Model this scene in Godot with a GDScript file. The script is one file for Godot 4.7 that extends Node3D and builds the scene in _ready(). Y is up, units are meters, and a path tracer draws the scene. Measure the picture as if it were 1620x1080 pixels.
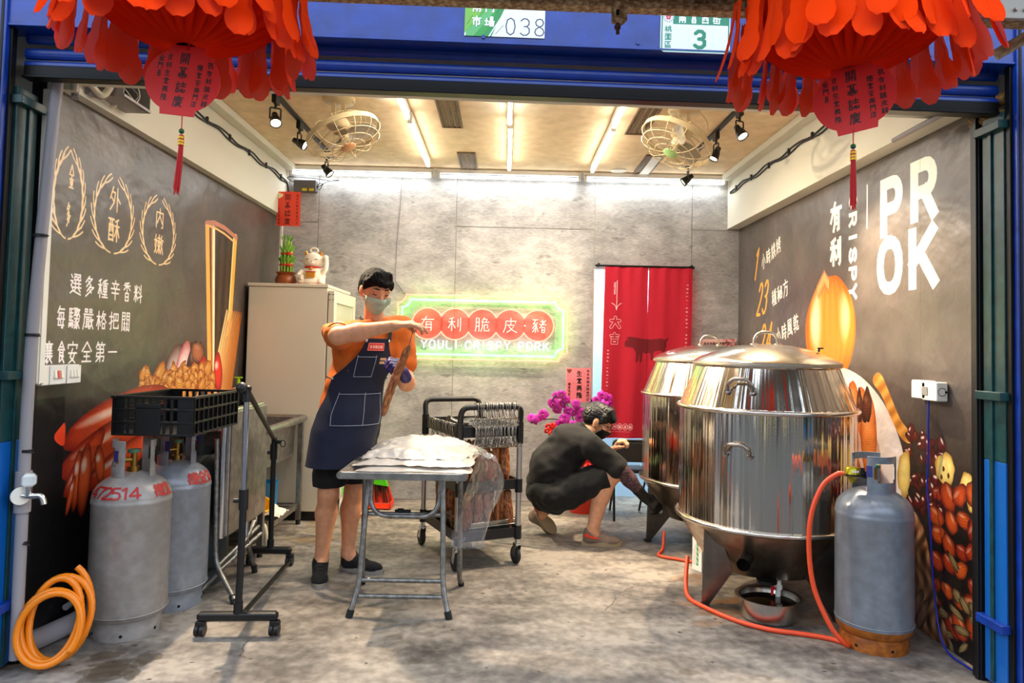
extends Node3D
# A roast pork shop front seen from the street. Metres; y up; the street is at +z, the back wall at -z.

const XL := -1.95      # inner face of the mural wall with the sink
const XR := 2.03       # inner face of the mural wall with the ovens
const ZB := -6.0       # inner face of the back wall
const ZF := -2.93      # where the side walls end at the shop front
const CEIL := 2.84

func _ready() -> void:
	view_and_light()
	materials()
	shell()
	street()
	murals()
	shop_front()
	ceiling_gear()
	back_wall_things()
	lanterns()
	ovens()
	gas_bottles()
	left_side()
	work_table()
	hook_cart()
	standing_person()
	crouching_person()
	small_things()

func view_and_light() -> void:
	var cam := Camera3D.new()
	cam.name = "camera"
	add_child(cam)
	cam.projection = Camera3D.PROJECTION_FRUSTUM
	cam.near = 0.05
	cam.far = 60.0
	var f := 1100.0
	cam.size = 1080.0 / f * cam.near
	cam.frustum_offset = Vector2(0.0, -33.905 / f * cam.near)
	cam.position = Vector3(0, 1.31, 0)
	cam.rotation = Vector3(deg_to_rad(2.3), deg_to_rad(-0.6261), 0.022)
	cam.current = true

	var we := WorldEnvironment.new()
	we.name = "environment"
	var e := Environment.new()
	e.background_mode = Environment.BG_SKY
	var sky := Sky.new()
	var sm := ProceduralSkyMaterial.new()
	sm.sky_top_color = Color(0.72, 0.78, 0.86)
	sm.sky_horizon_color = Color(0.86, 0.88, 0.90)
	sm.ground_bottom_color = Color(0.30, 0.30, 0.30)
	sm.ground_horizon_color = Color(0.60, 0.60, 0.60)
	sky.sky_material = sm
	e.sky = sky
	e.background_energy_multiplier = SKY_E
	e.tonemap_mode = Environment.TONE_MAPPER_LINEAR
	e.tonemap_exposure = 1.15
	e.sdfgi_enabled = true
	e.ssao_enabled = true
	e.ssil_enabled = true
	we.environment = e
	add_child(we)

const SKY_E := 4.2
const TUBE_LIGHT := 0.95    # scales the light of the ceiling tubes
const TUBE_GLOW := 15.0

# ------------------------------------------------------------------ mesh builder
class MB:
	var v := PackedVector3Array()
	var n := PackedVector3Array()
	var uv := PackedVector2Array()
	var c := PackedColorArray()
	var ix := PackedInt32Array()
	var col := Color.WHITE
	func pt(p: Vector3, nn: Vector3, u := Vector2.ZERO) -> int:
		v.append(p); n.append(nn); uv.append(u); c.append(col)
		return v.size() - 1
	func tri(a: int, b: int, d: int) -> void:
		var g := (v[b] - v[a]).cross(v[d] - v[a])
		if g.dot(n[a] + n[b] + n[d]) > 0.0:
			ix.append(a); ix.append(d); ix.append(b)
		else:
			ix.append(a); ix.append(b); ix.append(d)
	func face(ps: Array, nn := Vector3.ZERO, us: Array = []) -> void:
		var k := nn
		if k == Vector3.ZERO:
			k = (ps[1] - ps[0]).cross(ps[2] - ps[0]).normalized()
		var f := v.size()
		for i in ps.size():
			pt(ps[i], k, us[i] if us.size() else Vector2.ZERO)
		for i in range(1, ps.size() - 1):
			tri(f, f + i, f + i + 1)
	func box(size: Vector3, at := Vector3.ZERO, b := Basis(), bev := 0.0) -> void:
		var h := size * 0.5
		bev = minf(bev, minf(h.x, minf(h.y, h.z)) * 0.9)
		var q := h - Vector3.ONE * bev
		for ax in 3:
			var a1 := (ax + 1) % 3
			var a2 := (ax + 2) % 3
			for s in [-1.0, 1.0]:
				var ps := []
				for k in [[-1, -1], [1, -1], [1, 1], [-1, 1]]:
					var p := Vector3.ZERO
					p[ax] = h[ax] * s
					p[a1] = q[a1] * k[0]
					p[a2] = q[a2] * k[1]
					ps.append(at + b * p)
				var nn := Vector3.ZERO
				nn[ax] = s
				face(ps, b * nn, [Vector2(0, 1), Vector2(1, 1), Vector2(1, 0), Vector2(0, 0)])
		if bev <= 0.0:
			return
		for ax in 3:
			var a1 := (ax + 1) % 3
			var a2 := (ax + 2) % 3
			for s1 in [-1.0, 1.0]:
				for s2 in [-1.0, 1.0]:
					var f := v.size()
					for e in [-1.0, 1.0]:
						for w in 2:
							var p := Vector3.ZERO
							p[ax] = q[ax] * e
							p[a1] = (h[a1] if w == 0 else q[a1]) * s1
							p[a2] = (q[a2] if w == 0 else h[a2]) * s2
							var nn := Vector3.ZERO
							nn[a1 if w == 0 else a2] = s1 if w == 0 else s2
							pt(at + b * p, b * nn)
					tri(f, f + 1, f + 2); tri(f + 1, f + 3, f + 2)
		for s0 in [-1.0, 1.0]:
			for s1 in [-1.0, 1.0]:
				for s2 in [-1.0, 1.0]:
					var f := v.size()
					pt(at + b * Vector3(h.x * s0, q.y * s1, q.z * s2), b * Vector3(s0, 0, 0))
					pt(at + b * Vector3(q.x * s0, h.y * s1, q.z * s2), b * Vector3(0, s1, 0))
					pt(at + b * Vector3(q.x * s0, q.y * s1, h.z * s2), b * Vector3(0, 0, s2))
					tri(f, f + 1, f + 2)
	func bar(a: Vector3, b: Vector3, w: float, h: float, bev := 0.0, up := Vector3.UP) -> void:
		var z := (b - a)
		var l := z.length()
		z = z / l
		if absf(z.dot(up)) > 0.95:
			up = Vector3(0, 0, 1) if absf(z.z) < 0.9 else Vector3(1, 0, 0)
		var x := up.cross(z).normalized()
		box(Vector3(w, h, l), (a + b) * 0.5, Basis(x, z.cross(x), z), bev)
	func tube(path: Array, r, sides := 8, closed := false, caps := true) -> void:
		var m := path.size()
		if m < 2:
			return
		var t0: Vector3 = (path[1] - path[0]).normalized()
		var up := Vector3.UP if absf(t0.y) < 0.9 else Vector3(1, 0, 0)
		var x := up.cross(t0).normalized()
		var f := v.size()
		var rings := m + (1 if closed else 0)
		for i in rings:
			var j := i % m
			var t: Vector3
			if closed:
				t = path[(j + 1) % m] - path[(j - 1 + m) % m]
			else:
				t = path[mini(j + 1, m - 1)] - path[maxi(j - 1, 0)]
			t = t.normalized()
			x = (x - t * x.dot(t)).normalized()
			var y := t.cross(x)
			var rr: float = r[j] if r is Array else r
			for k in sides + 1:
				var a := TAU * k / sides
				var d := x * cos(a) + y * sin(a)
				pt(path[j] + d * rr, d, Vector2(float(k) / sides, float(i) / (rings - 1)))
		var st := sides + 1
		for i in rings - 1:
			for k in sides:
				var a := f + i * st + k
				tri(a, a + 1, a + st); tri(a + 1, a + st + 1, a + st)
		if caps and not closed:
			for e in [0, m - 1]:
				var d: Vector3 = (path[0] - path[1]) if e == 0 else (path[m - 1] - path[m - 2])
				d = d.normalized()
				var cc := pt(path[e], d)
				var g := v.size()
				for k in sides:
					pt(v[f + e * st + k], d)
				for k in sides:
					tri(cc, g + k, g + (k + 1) % sides)
	func cyl(a: Vector3, b: Vector3, r: float, sides := 16, r2 := -1.0) -> void:
		tube([a, b], [r, r if r2 < 0.0 else r2], sides)
	func lathe(prof: Array, segs := 32, xf := Transform3D(), a0 := 0.0, a1 := TAU) -> void:
		# prof: Vector2(radius, height) from bottom to top, outside on the right; sharp corners split
		var m := prof.size()
		var ns := []
		for i in m - 1:
			var d: Vector2 = prof[i + 1] - prof[i]
			ns.append(Vector2(d.y, -d.x).normalized())
		var len := 0.0
		for i in m - 1:
			var na: Vector2 = ns[i]
			var nb: Vector2 = ns[i]
			if i > 0 and ns[i - 1].dot(ns[i]) > 0.75:
				na = (ns[i - 1] + ns[i]).normalized()
			if i < m - 2 and ns[i + 1].dot(ns[i]) > 0.75:
				nb = (ns[i + 1] + ns[i]).normalized()
			var f := v.size()
			var l2: float = len + prof[i].distance_to(prof[i + 1])
			for k in segs + 1:
				var a := a0 + (a1 - a0) * k / segs
				var ca := cos(a)
				var sa := sin(a)
				var u := float(k) / segs
				pt(xf * Vector3(prof[i].x * ca, prof[i].y, prof[i].x * sa), xf.basis * Vector3(na.x * ca, na.y, na.x * sa), Vector2(u, len))
				pt(xf * Vector3(prof[i + 1].x * ca, prof[i + 1].y, prof[i + 1].x * sa), xf.basis * Vector3(nb.x * ca, nb.y, nb.x * sa), Vector2(u, l2))
			len = l2
			for k in segs:
				var q := f + k * 2
				if prof[i].x > 1e-6:
					tri(q, q + 2, q + 1)
				if prof[i + 1].x > 1e-6:
					tri(q + 1, q + 2, q + 3)
	func ball(at: Vector3, r: Vector3, segs := 16, rings := 10, b := Basis()) -> void:
		var f := v.size()
		for i in rings + 1:
			var p := PI * i / rings
			for k in segs + 1:
				var a := TAU * k / segs
				var d := Vector3(sin(p) * cos(a), cos(p), sin(p) * sin(a))
				pt(at + b * (d * r), (b * (d / r)).normalized(), Vector2(float(k) / segs, float(i) / rings))
		for i in rings:
			for k in segs:
				var a := f + i * (segs + 1) + k
				if i > 0:
					tri(a, a + 1, a + segs + 1)
				if i < rings - 1:
					tri(a + 1, a + segs + 2, a + segs + 1)
	func prism(poly: PackedVector2Array, depth: float, xf := Transform3D()) -> void:
		# polygon in XY, front at z = 0, back at z = -depth
		var t := Geometry2D.triangulate_polygon(poly)
		for side in 2:
			var z := 0.0 if side == 0 else -depth
			var nn := xf.basis * Vector3(0, 0, 1 if side == 0 else -1)
			var f := v.size()
			for p in poly:
				pt(xf * Vector3(p.x, p.y, z), nn, p)
			for i in range(0, t.size(), 3):
				tri(f + t[i], f + t[i + 1], f + t[i + 2])
		var m := poly.size()
		var ccw := not Geometry2D.is_polygon_clockwise(poly)
		for i in m:
			var p := poly[i]
			var q := poly[(i + 1) % m]
			var d := (q - p).normalized()
			var o := Vector2(d.y, -d.x) * (1.0 if ccw else -1.0)
			face([xf * Vector3(p.x, p.y, 0), xf * Vector3(q.x, q.y, 0), xf * Vector3(q.x, q.y, -depth), xf * Vector3(p.x, p.y, -depth)], xf.basis * Vector3(o.x, o.y, 0))
	func sheet(grid: Array, us := true, smooth := true) -> void:
		# grid[i][j] of points
		var f := v.size()
		var a := grid.size()
		var b: int = grid[0].size()
		for i in a:
			for j in b:
				var du: Vector3 = grid[mini(i + 1, a - 1)][j] - grid[maxi(i - 1, 0)][j]
				var dv: Vector3 = grid[i][mini(j + 1, b - 1)] - grid[i][maxi(j - 1, 0)]
				pt(grid[i][j], dv.cross(du).normalized(), Vector2(float(j) / (b - 1), float(i) / (a - 1)))
		for i in a - 1:
			for j in b - 1:
				var q := f + i * b + j
				tri(q, q + 1, q + b); tri(q + 1, q + b + 1, q + b)
	func mesh(colors := false) -> ArrayMesh:
		var arr := []
		arr.resize(Mesh.ARRAY_MAX)
		arr[Mesh.ARRAY_VERTEX] = v
		arr[Mesh.ARRAY_NORMAL] = n
		arr[Mesh.ARRAY_TEX_UV] = uv
		if colors:
			arr[Mesh.ARRAY_COLOR] = c
		arr[Mesh.ARRAY_INDEX] = ix
		var am := ArrayMesh.new()
		am.add_surface_from_arrays(Mesh.PRIMITIVE_TRIANGLES, arr)
		return am

# ------------------------------------------------------------------ scene helpers
var taken := {}
func numbered(base: String) -> String:
	var k: int = taken.get(base, -1) + 1
	taken[base] = k
	return base if k == 0 else "%s_%03d" % [base, k]

func tag(o: Node3D, label: String, category: String, group := "") -> Node3D:
	o.set_meta("label", label)
	o.set_meta("category", category)
	if group != "":
		o.set_meta("group", group)
	return o

func thing(called: String, label: String, category: String, at := Vector3.ZERO, turn := 0.0, group := "") -> Node3D:
	var o := Node3D.new()
	o.name = numbered(called)
	add_child(o)
	o.position = at
	o.rotation.y = turn
	return tag(o, label, category, group)

func put(called: String, m, material: Material, parent: Node3D = null, colors := false) -> MeshInstance3D:
	var o := MeshInstance3D.new()
	o.mesh = m.mesh(colors) if m is MB else m
	o.material_override = material
	if parent == null:
		o.name = numbered(called)
		add_child(o)
	else:
		var k := 0
		var nm := called
		while parent.has_node(NodePath(nm)):
			k += 1
			nm = "%s_%03d" % [called, k]
		o.name = nm
		parent.add_child(o)
	return o

func struct(called: String, m, material: Material, parent: Node3D = null) -> MeshInstance3D:
	var o := put(called, m, material, parent)
	if parent == null:
		o.set_meta("kind", "structure")
	return o

func dup(src: Node3D, at: Vector3, turn: float, label := "") -> Node3D:
	var r: Node3D = src.duplicate()
	r.name = numbered(String(src.name).rstrip("0123456789_"))
	add_child(r)
	r.position = at
	r.rotation.y = turn
	if label != "":
		r.set_meta("label", label)
	return r

func mat(color: Color, rough := 0.6, metal := 0.0) -> StandardMaterial3D:
	var m := StandardMaterial3D.new()
	m.albedo_color = color
	m.roughness = rough
	m.metallic = metal
	return m

func glow(color: Color, e: float) -> StandardMaterial3D:
	var m := mat(color, 0.5)
	m.emission_enabled = true
	m.emission = color
	m.emission_energy_multiplier = e
	return m

func glass(color: Color, a: float, rough := 0.05) -> StandardMaterial3D:
	var m := mat(Color(color.r, color.g, color.b, a), rough)
	m.transparency = BaseMaterial3D.TRANSPARENCY_ALPHA
	return m

func noise_tex(freq: float, sd: int, lo: Color, hi: Color, oct := 4, size := 512, mid := 0.5) -> NoiseTexture2D:
	var f := FastNoiseLite.new()
	f.seed = sd
	f.frequency = freq
	f.fractal_octaves = oct
	var t := NoiseTexture2D.new()
	t.width = size
	t.height = size
	t.seamless = true
	t.noise = f
	var g := Gradient.new()
	g.set_color(0, lo)
	g.set_color(1, hi)
	t.color_ramp = g
	return t

func noise_nrm(freq: float, sd: int, strength := 4.0, size := 512) -> NoiseTexture2D:
	var f := FastNoiseLite.new()
	f.seed = sd
	f.frequency = freq
	var t := NoiseTexture2D.new()
	t.width = size
	t.height = size
	t.seamless = true
	t.noise = f
	t.as_normal_map = true
	t.bump_strength = strength
	return t

func tri_tex(m: StandardMaterial3D, t: Texture2D, scale: Vector3, nrm: Texture2D = null, ns := 1.0, world := false) -> StandardMaterial3D:
	if t:
		m.albedo_texture = t
	m.uv1_triplanar = true
	m.uv1_world_triplanar = world
	m.uv1_scale = scale
	if nrm:
		m.normal_enabled = true
		m.normal_texture = nrm
		m.normal_scale = ns
	return m

func arc(c: Vector3, x: Vector3, y: Vector3, a0: float, a1: float, k: int) -> Array:
	var r := []
	for i in k + 1:
		var a := a0 + (a1 - a0) * i / k
		r.append(c + x * cos(a) + y * sin(a))
	return r

func curve(ps: Array, k := 8, closed := false) -> Array:
	# Catmull-Rom through the points
	var m := ps.size()
	var r := []
	var segs := m if closed else m - 1
	for i in segs:
		var p0: Vector3 = ps[(i - 1 + m) % m] if closed else ps[maxi(i - 1, 0)]
		var p1: Vector3 = ps[i]
		var p2: Vector3 = ps[(i + 1) % m]
		var p3: Vector3 = ps[(i + 2) % m] if closed else ps[mini(i + 2, m - 1)]
		for j in k:
			var t := float(j) / k
			r.append(p1.cubic_interpolate(p2, p0, p3, t))
	if not closed:
		r.append(ps[m - 1])
	return r

# a path with its corners rounded
func rounded(ps: Array, r: float, k := 5) -> Array:
	var o := [ps[0]]
	for i in range(1, ps.size() - 1):
		var a: Vector3 = ps[i - 1]
		var b: Vector3 = ps[i]
		var d: Vector3 = ps[i + 1]
		var l := minf(r, minf(a.distance_to(b), b.distance_to(d)) * 0.48)
		var p := b + (a - b).normalized() * l
		var q := b + (d - b).normalized() * l
		for j in k + 1:
			var t := float(j) / k
			o.append(p.lerp(b, t).lerp(b.lerp(q, t), t))
	o.append(ps[ps.size() - 1])
	return o

func rect_poly(w: float, h: float, r := 0.0, k := 4) -> PackedVector2Array:
	var o := PackedVector2Array()
	if r <= 0.0:
		for s in [[-1, -1], [1, -1], [1, 1], [-1, 1]]:
			o.append(Vector2(s[0] * w / 2, s[1] * h / 2))
		return o
	for q in 4:
		var cc := Vector2((w / 2 - r) * (1 if q == 0 or q == 3 else -1), (h / 2 - r) * (1 if q < 2 else -1))
		for i in k + 1:
			var a := PI / 2 * (q + float(i) / k)
			o.append(cc + Vector2(cos(a), sin(a)) * r)
	return o

# ------------------------------------------------------------------ computed pictures for flat prints
class Pic:
	var w: int
	var h: int
	var d: PackedByteArray
	func _init(ww: int, hh: int, col: Color) -> void:
		w = ww
		h = hh
		var im := Image.create_empty(w, h, false, Image.FORMAT_RGBA8)
		im.fill(col)
		d = im.get_data()
	func px(x: int, y: int, col: Color, a: float) -> void:
		if x < 0 or y < 0 or x >= w or y >= h or a <= 0.0:
			return
		a = minf(a, 1.0) * col.a
		var i := (y * w + x) * 4
		d[i] = int(lerpf(d[i], col.r * 255.0, a))
		d[i + 1] = int(lerpf(d[i + 1], col.g * 255.0, a))
		d[i + 2] = int(lerpf(d[i + 2], col.b * 255.0, a))
	func line(a: Vector2, b: Vector2, r: float, col: Color) -> void:
		var x0 := int(minf(a.x, b.x) - r - 1)
		var x1 := int(maxf(a.x, b.x) + r + 2)
		var y0 := int(minf(a.y, b.y) - r - 1)
		var y1 := int(maxf(a.y, b.y) + r + 2)
		var ab := b - a
		var l2 := maxf(ab.length_squared(), 1e-6)
		for y in range(maxi(y0, 0), mini(y1, h)):
			for x in range(maxi(x0, 0), mini(x1, w)):
				var p := Vector2(x + 0.5, y + 0.5)
				var t := clampf((p - a).dot(ab) / l2, 0.0, 1.0)
				var q := r + 0.5 - p.distance_to(a + ab * t)
				if q > 0.0:
					px(x, y, col, q)
	func pline(ps: Array, r: float, col: Color) -> void:
		for i in ps.size() - 1:
			line(ps[i], ps[i + 1], r, col)
	func bline(ps: Array, r: float, col: Color) -> void:
		# strokes with square ends and mitred right angles
		for i in ps.size() - 1:
			var d: Vector2 = (ps[i + 1] - ps[i]).normalized()
			var e0 := r
			var e1 := r
			if i > 0 and d.dot((ps[i] - ps[i - 1]).normalized()) > 0.6:
				e0 = 0.0
			if i < ps.size() - 2 and d.dot((ps[i + 2] - ps[i + 1]).normalized()) > 0.6:
				e1 = 0.0
			if i == 0 or i == ps.size() - 2:
				if i == 0: e0 *= 0.9
			var a: Vector2 = ps[i] - d * e0
			var b: Vector2 = ps[i + 1] + d * e1
			var w := Vector2(-d.y, d.x) * r
			poly(PackedVector2Array([a + w, b + w, b - w, a - w]), col)
			if e0 == 0.0:
				line(ps[i], ps[i], r, col)
	func poly(ps: PackedVector2Array, col: Color) -> void:
		fillp(ps, func(_x, _y): return col)
	func fillp(ps: PackedVector2Array, f: Callable) -> void:
		var y0 := h
		var y1 := 0
		for p in ps:
			y0 = mini(y0, int(p.y))
			y1 = maxi(y1, int(p.y) + 1)
		var m := ps.size()
		for y in range(maxi(y0, 0), mini(y1, h)):
			var xs := []
			var yy := y + 0.5
			for i in m:
				var a := ps[i]
				var b := ps[(i + 1) % m]
				if (a.y <= yy) != (b.y <= yy):
					xs.append(a.x + (yy - a.y) / (b.y - a.y) * (b.x - a.x))
			xs.sort()
			for k in range(0, xs.size() - 1, 2):
				var xa: float = xs[k]
				var xb: float = xs[k + 1]
				for x in range(maxi(int(xa), 0), mini(int(xb) + 1, w)):
					var cov := minf(x + 1.0, xb) - maxf(float(x), xa)
					if cov > 0.0:
						px(x, y, f.call(float(x), yy), cov)
	func rect(x0: float, y0: float, x1: float, y1: float, col: Color) -> void:
		poly(PackedVector2Array([Vector2(x0, y0), Vector2(x1, y0), Vector2(x1, y1), Vector2(x0, y1)]), col)
	func image() -> Image:
		return Image.create_from_data(w, h, false, Image.FORMAT_RGBA8, d)
	func tex() -> ImageTexture:
		return ImageTexture.create_from_image(image())

func blob(c: Vector2, rx: float, ry: float, turn := 0.0, wob := 0.0, sd := 0, k := 40) -> PackedVector2Array:
	var o := PackedVector2Array()
	for i in k:
		var a := TAU * i / k
		var q := 1.0 + wob * (sin(a * 3.0 + sd) * 0.5 + sin(a * 5.0 + sd * 2.3) * 0.35 + sin(a * 9.0 + sd * 1.7) * 0.2)
		o.append(c + Vector2(cos(a) * rx * q, sin(a) * ry * q).rotated(turn))
	return o

func spline2(ps: Array, k := 6) -> PackedVector2Array:
	var q := []
	for p in ps:
		q.append(Vector3(p.x, p.y, 0))
	var o := PackedVector2Array()
	for p in curve(q, k, true):
		o.append(Vector2(p.x, p.y))
	return o

# ------------------------------------------------------------------ smooth bodies: tapered capsules and ellipsoids, joined softly and meshed as surface nets
class Sdf:
	var k := 90.0
	var caps := []      # [a, b, ra, rb]
	var ells := []      # [centre, radii, inverse basis]
	func cap(a: Vector3, b: Vector3, ra: float, rb := -1.0) -> void:
		caps.append([a, b, ra, ra if rb < 0.0 else rb])
	func chain(ps: Array, rs: Array) -> void:
		for i in ps.size() - 1:
			cap(ps[i], ps[i + 1], rs[i], rs[i + 1])
	func ell(c: Vector3, r: Vector3, b := Basis()) -> void:
		ells.append([c, r, b.orthonormalized().inverse()])
	func eval(p: Vector3) -> float:
		var s := 0.0
		for q in caps:
			var a: Vector3 = q[0]
			var ab: Vector3 = q[1] - a
			var t := clampf((p - a).dot(ab) / maxf(ab.length_squared(), 1e-9), 0.0, 1.0)
			s += exp(-k * ((p - a - ab * t).length() - lerpf(q[2], q[3], t)))
		for q in ells:
			var l: Vector3 = q[2] * (p - q[0])
			var r: Vector3 = q[1]
			var k0 := (l / r).length()
			var k1 := (l / (r * r)).length()
			s += exp(-k * (k0 * (k0 - 1.0) / maxf(k1, 1e-6)))
		return -log(maxf(s, 1e-30)) / k
	# first point of the surface met from p along d
	func hit(p: Vector3, d: Vector3, off := 0.0, far := 1.0) -> Vector3:
		var t := 0.0
		for i in 40:
			var e := eval(p + d * t) - off
			if e < 0.0006 or t > far:
				break
			t += maxf(e * 0.9, 0.0008)
		return p + d * t
	func grad(p: Vector3) -> Vector3:
		var h := 0.003
		return Vector3(eval(p + Vector3(h, 0, 0)) - eval(p - Vector3(h, 0, 0)), eval(p + Vector3(0, h, 0)) - eval(p - Vector3(0, h, 0)), eval(p + Vector3(0, 0, h)) - eval(p - Vector3(0, 0, h))).normalized()
	func mesh(cell: float, m: MB, off := 0.0, clips := [], amp := 0.0, nf := 8.0, sd := 0, squash := Vector3(1, 1, 1)) -> void:
		var lo := Vector3(1e9, 1e9, 1e9)
		var hi := -lo
		for q in caps:
			var r: float = maxf(q[2], q[3])
			var rv := Vector3(r, r, r)
			lo = lo.min((q[0] - rv).min(q[1] - rv))
			hi = hi.max((q[0] + rv).max(q[1] + rv))
		for q in ells:
			var r: float = maxf(q[1].x, maxf(q[1].y, q[1].z))
			lo = lo.min(q[0] - Vector3(r, r, r))
			hi = hi.max(q[0] + Vector3(r, r, r))
		var mg := off + amp + 0.012 + cell * 2.0
		lo -= Vector3(mg, mg, mg)
		hi += Vector3(mg, mg, mg)
		var nx := int((hi.x - lo.x) / cell) + 2
		var ny := int((hi.y - lo.y) / cell) + 2
		var nz := int((hi.z - lo.z) / cell) + 2
		var sx := nx * ny
		var f := PackedFloat32Array()
		f.resize(nx * ny * nz)
		var reach := mg + 2.5 / k
		for q in caps:
			var a: Vector3 = q[0]
			var b: Vector3 = q[1]
			var ra: float = q[2]
			var rb: float = q[3]
			var r := maxf(ra, rb) + reach
			var rv := Vector3(r, r, r)
			var p0 := ((a.min(b) - rv - lo) / cell).max(Vector3.ZERO)
			var p1 := ((a.max(b) + rv - lo) / cell)
			var ab := b - a
			var l2 := maxf(ab.length_squared(), 1e-9)
			var x1 := mini(int(p1.x) + 1, nx)
			for z in range(int(p0.z), mini(int(p1.z) + 1, nz)):
				for y in range(int(p0.y), mini(int(p1.y) + 1, ny)):
					var row := z * sx + y * nx
					for x in range(int(p0.x), x1):
						var p := lo + Vector3(x, y, z) * cell - a
						var t := clampf(p.dot(ab) / l2, 0.0, 1.0)
						var d := (p - ab * t).length() - ra - (rb - ra) * t
						if d < reach:
							f[row + x] += exp(-k * d)
		for q in ells:
			var c: Vector3 = q[0]
			var er: Vector3 = q[1]
			var ib: Basis = q[2]
			var er2 := er * er
			var r := maxf(er.x, maxf(er.y, er.z)) + reach
			var rv := Vector3(r, r, r)
			var p0 := ((c - rv - lo) / cell).max(Vector3.ZERO)
			var p1 := ((c + rv - lo) / cell)
			var x1 := mini(int(p1.x) + 1, nx)
			for z in range(int(p0.z), mini(int(p1.z) + 1, nz)):
				for y in range(int(p0.y), mini(int(p1.y) + 1, ny)):
					var row := z * sx + y * nx
					for x in range(int(p0.x), x1):
						var p := ib * (lo + Vector3(x, y, z) * cell - c)
						var k0 := (p / er).length()
						var d := k0 * (k0 - 1.0) / maxf((p / er2).length(), 1e-6)
						if d < reach:
							f[row + x] += exp(-k * d)
		var noise := FastNoiseLite.new()
		noise.seed = sd
		noise.frequency = nf
		noise.fractal_octaves = 2
		var nclip := clips.size()
		var tiny := exp(-k * (reach))
		for z in nz:
			for y in ny:
				var row := z * sx + y * nx
				for x in nx:
					var s := f[row + x]
					if s < tiny:
						f[row + x] = 1.0
						continue
					var d := -log(s) / k - off
					if amp > 0.0 or nclip > 0:
						var p := lo + Vector3(x, y, z) * cell
						if amp > 0.0 and d > -0.03:
							d += amp * noise.get_noise_3d(p.x * squash.x, p.y * squash.y, p.z * squash.z)
						for c in clips:
							d = maxf(d, c.normal.dot(p) - c.d)
					f[row + x] = d
		var vid := PackedInt32Array()
		vid.resize(nx * ny * nz)
		vid.fill(-1)
		var o := PackedInt32Array([0, 1, nx, nx + 1, sx, sx + 1, sx + nx, sx + nx + 1])
		for z in nz - 1:
			for y in ny - 1:
				var row := z * sx + y * nx
				for x in nx - 1:
					var i := row + x
					var d0 := f[i]
					if d0 > cell * 3.0 or d0 < -cell * 3.0:
						continue
					var d1 := f[i + 1]
					var d2 := f[i + nx]
					var d3 := f[i + nx + 1]
					var d4 := f[i + sx]
					var d5 := f[i + sx + 1]
					var d6 := f[i + sx + nx]
					var d7 := f[i + sx + nx + 1]
					var c := int(d0 < 0) + int(d1 < 0) + int(d2 < 0) + int(d3 < 0) + int(d4 < 0) + int(d5 < 0) + int(d6 < 0) + int(d7 < 0)
					if c == 0 or c == 8:
						continue
					var s := Vector3.ZERO
					var n := 0
					if (d0 < 0) != (d1 < 0): s += Vector3(d0 / (d0 - d1), 0, 0); n += 1
					if (d2 < 0) != (d3 < 0): s += Vector3(d2 / (d2 - d3), 1, 0); n += 1
					if (d4 < 0) != (d5 < 0): s += Vector3(d4 / (d4 - d5), 0, 1); n += 1
					if (d6 < 0) != (d7 < 0): s += Vector3(d6 / (d6 - d7), 1, 1); n += 1
					if (d0 < 0) != (d2 < 0): s += Vector3(0, d0 / (d0 - d2), 0); n += 1
					if (d1 < 0) != (d3 < 0): s += Vector3(1, d1 / (d1 - d3), 0); n += 1
					if (d4 < 0) != (d6 < 0): s += Vector3(0, d4 / (d4 - d6), 1); n += 1
					if (d5 < 0) != (d7 < 0): s += Vector3(1, d5 / (d5 - d7), 1); n += 1
					if (d0 < 0) != (d4 < 0): s += Vector3(0, 0, d0 / (d0 - d4)); n += 1
					if (d1 < 0) != (d5 < 0): s += Vector3(1, 0, d1 / (d1 - d5)); n += 1
					if (d2 < 0) != (d6 < 0): s += Vector3(0, 1, d2 / (d2 - d6)); n += 1
					if (d3 < 0) != (d7 < 0): s += Vector3(1, 1, d3 / (d3 - d7)); n += 1
					s /= n
					var g := Vector3(d1 - d0 + d3 - d2 + d5 - d4 + d7 - d6, d2 - d0 + d3 - d1 + d6 - d4 + d7 - d5, d4 - d0 + d5 - d1 + d6 - d2 + d7 - d3).normalized()
					vid[i] = m.pt(lo + (Vector3(x, y, z) + s) * cell, g)
		for z in range(1, nz - 1):
			for y in range(1, ny - 1):
				var row := z * sx + y * nx
				for x in range(1, nx - 1):
					var i := row + x
					if vid[i] < 0:
						continue
					var a := f[i] < 0
					if a != (f[i + 1] < 0):
						quad(m, vid[i], vid[i - nx], vid[i - nx - sx], vid[i - sx])
					if a != (f[i + nx] < 0):
						quad(m, vid[i], vid[i - 1], vid[i - 1 - sx], vid[i - sx])
					if a != (f[i + sx] < 0):
						quad(m, vid[i], vid[i - 1], vid[i - 1 - nx], vid[i - nx])
	func quad(m: MB, a: int, b: int, c: int, d: int) -> void:
		if a < 0 or b < 0 or c < 0 or d < 0:
			return
		m.tri(a, b, c)
		m.tri(a, c, d)

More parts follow.
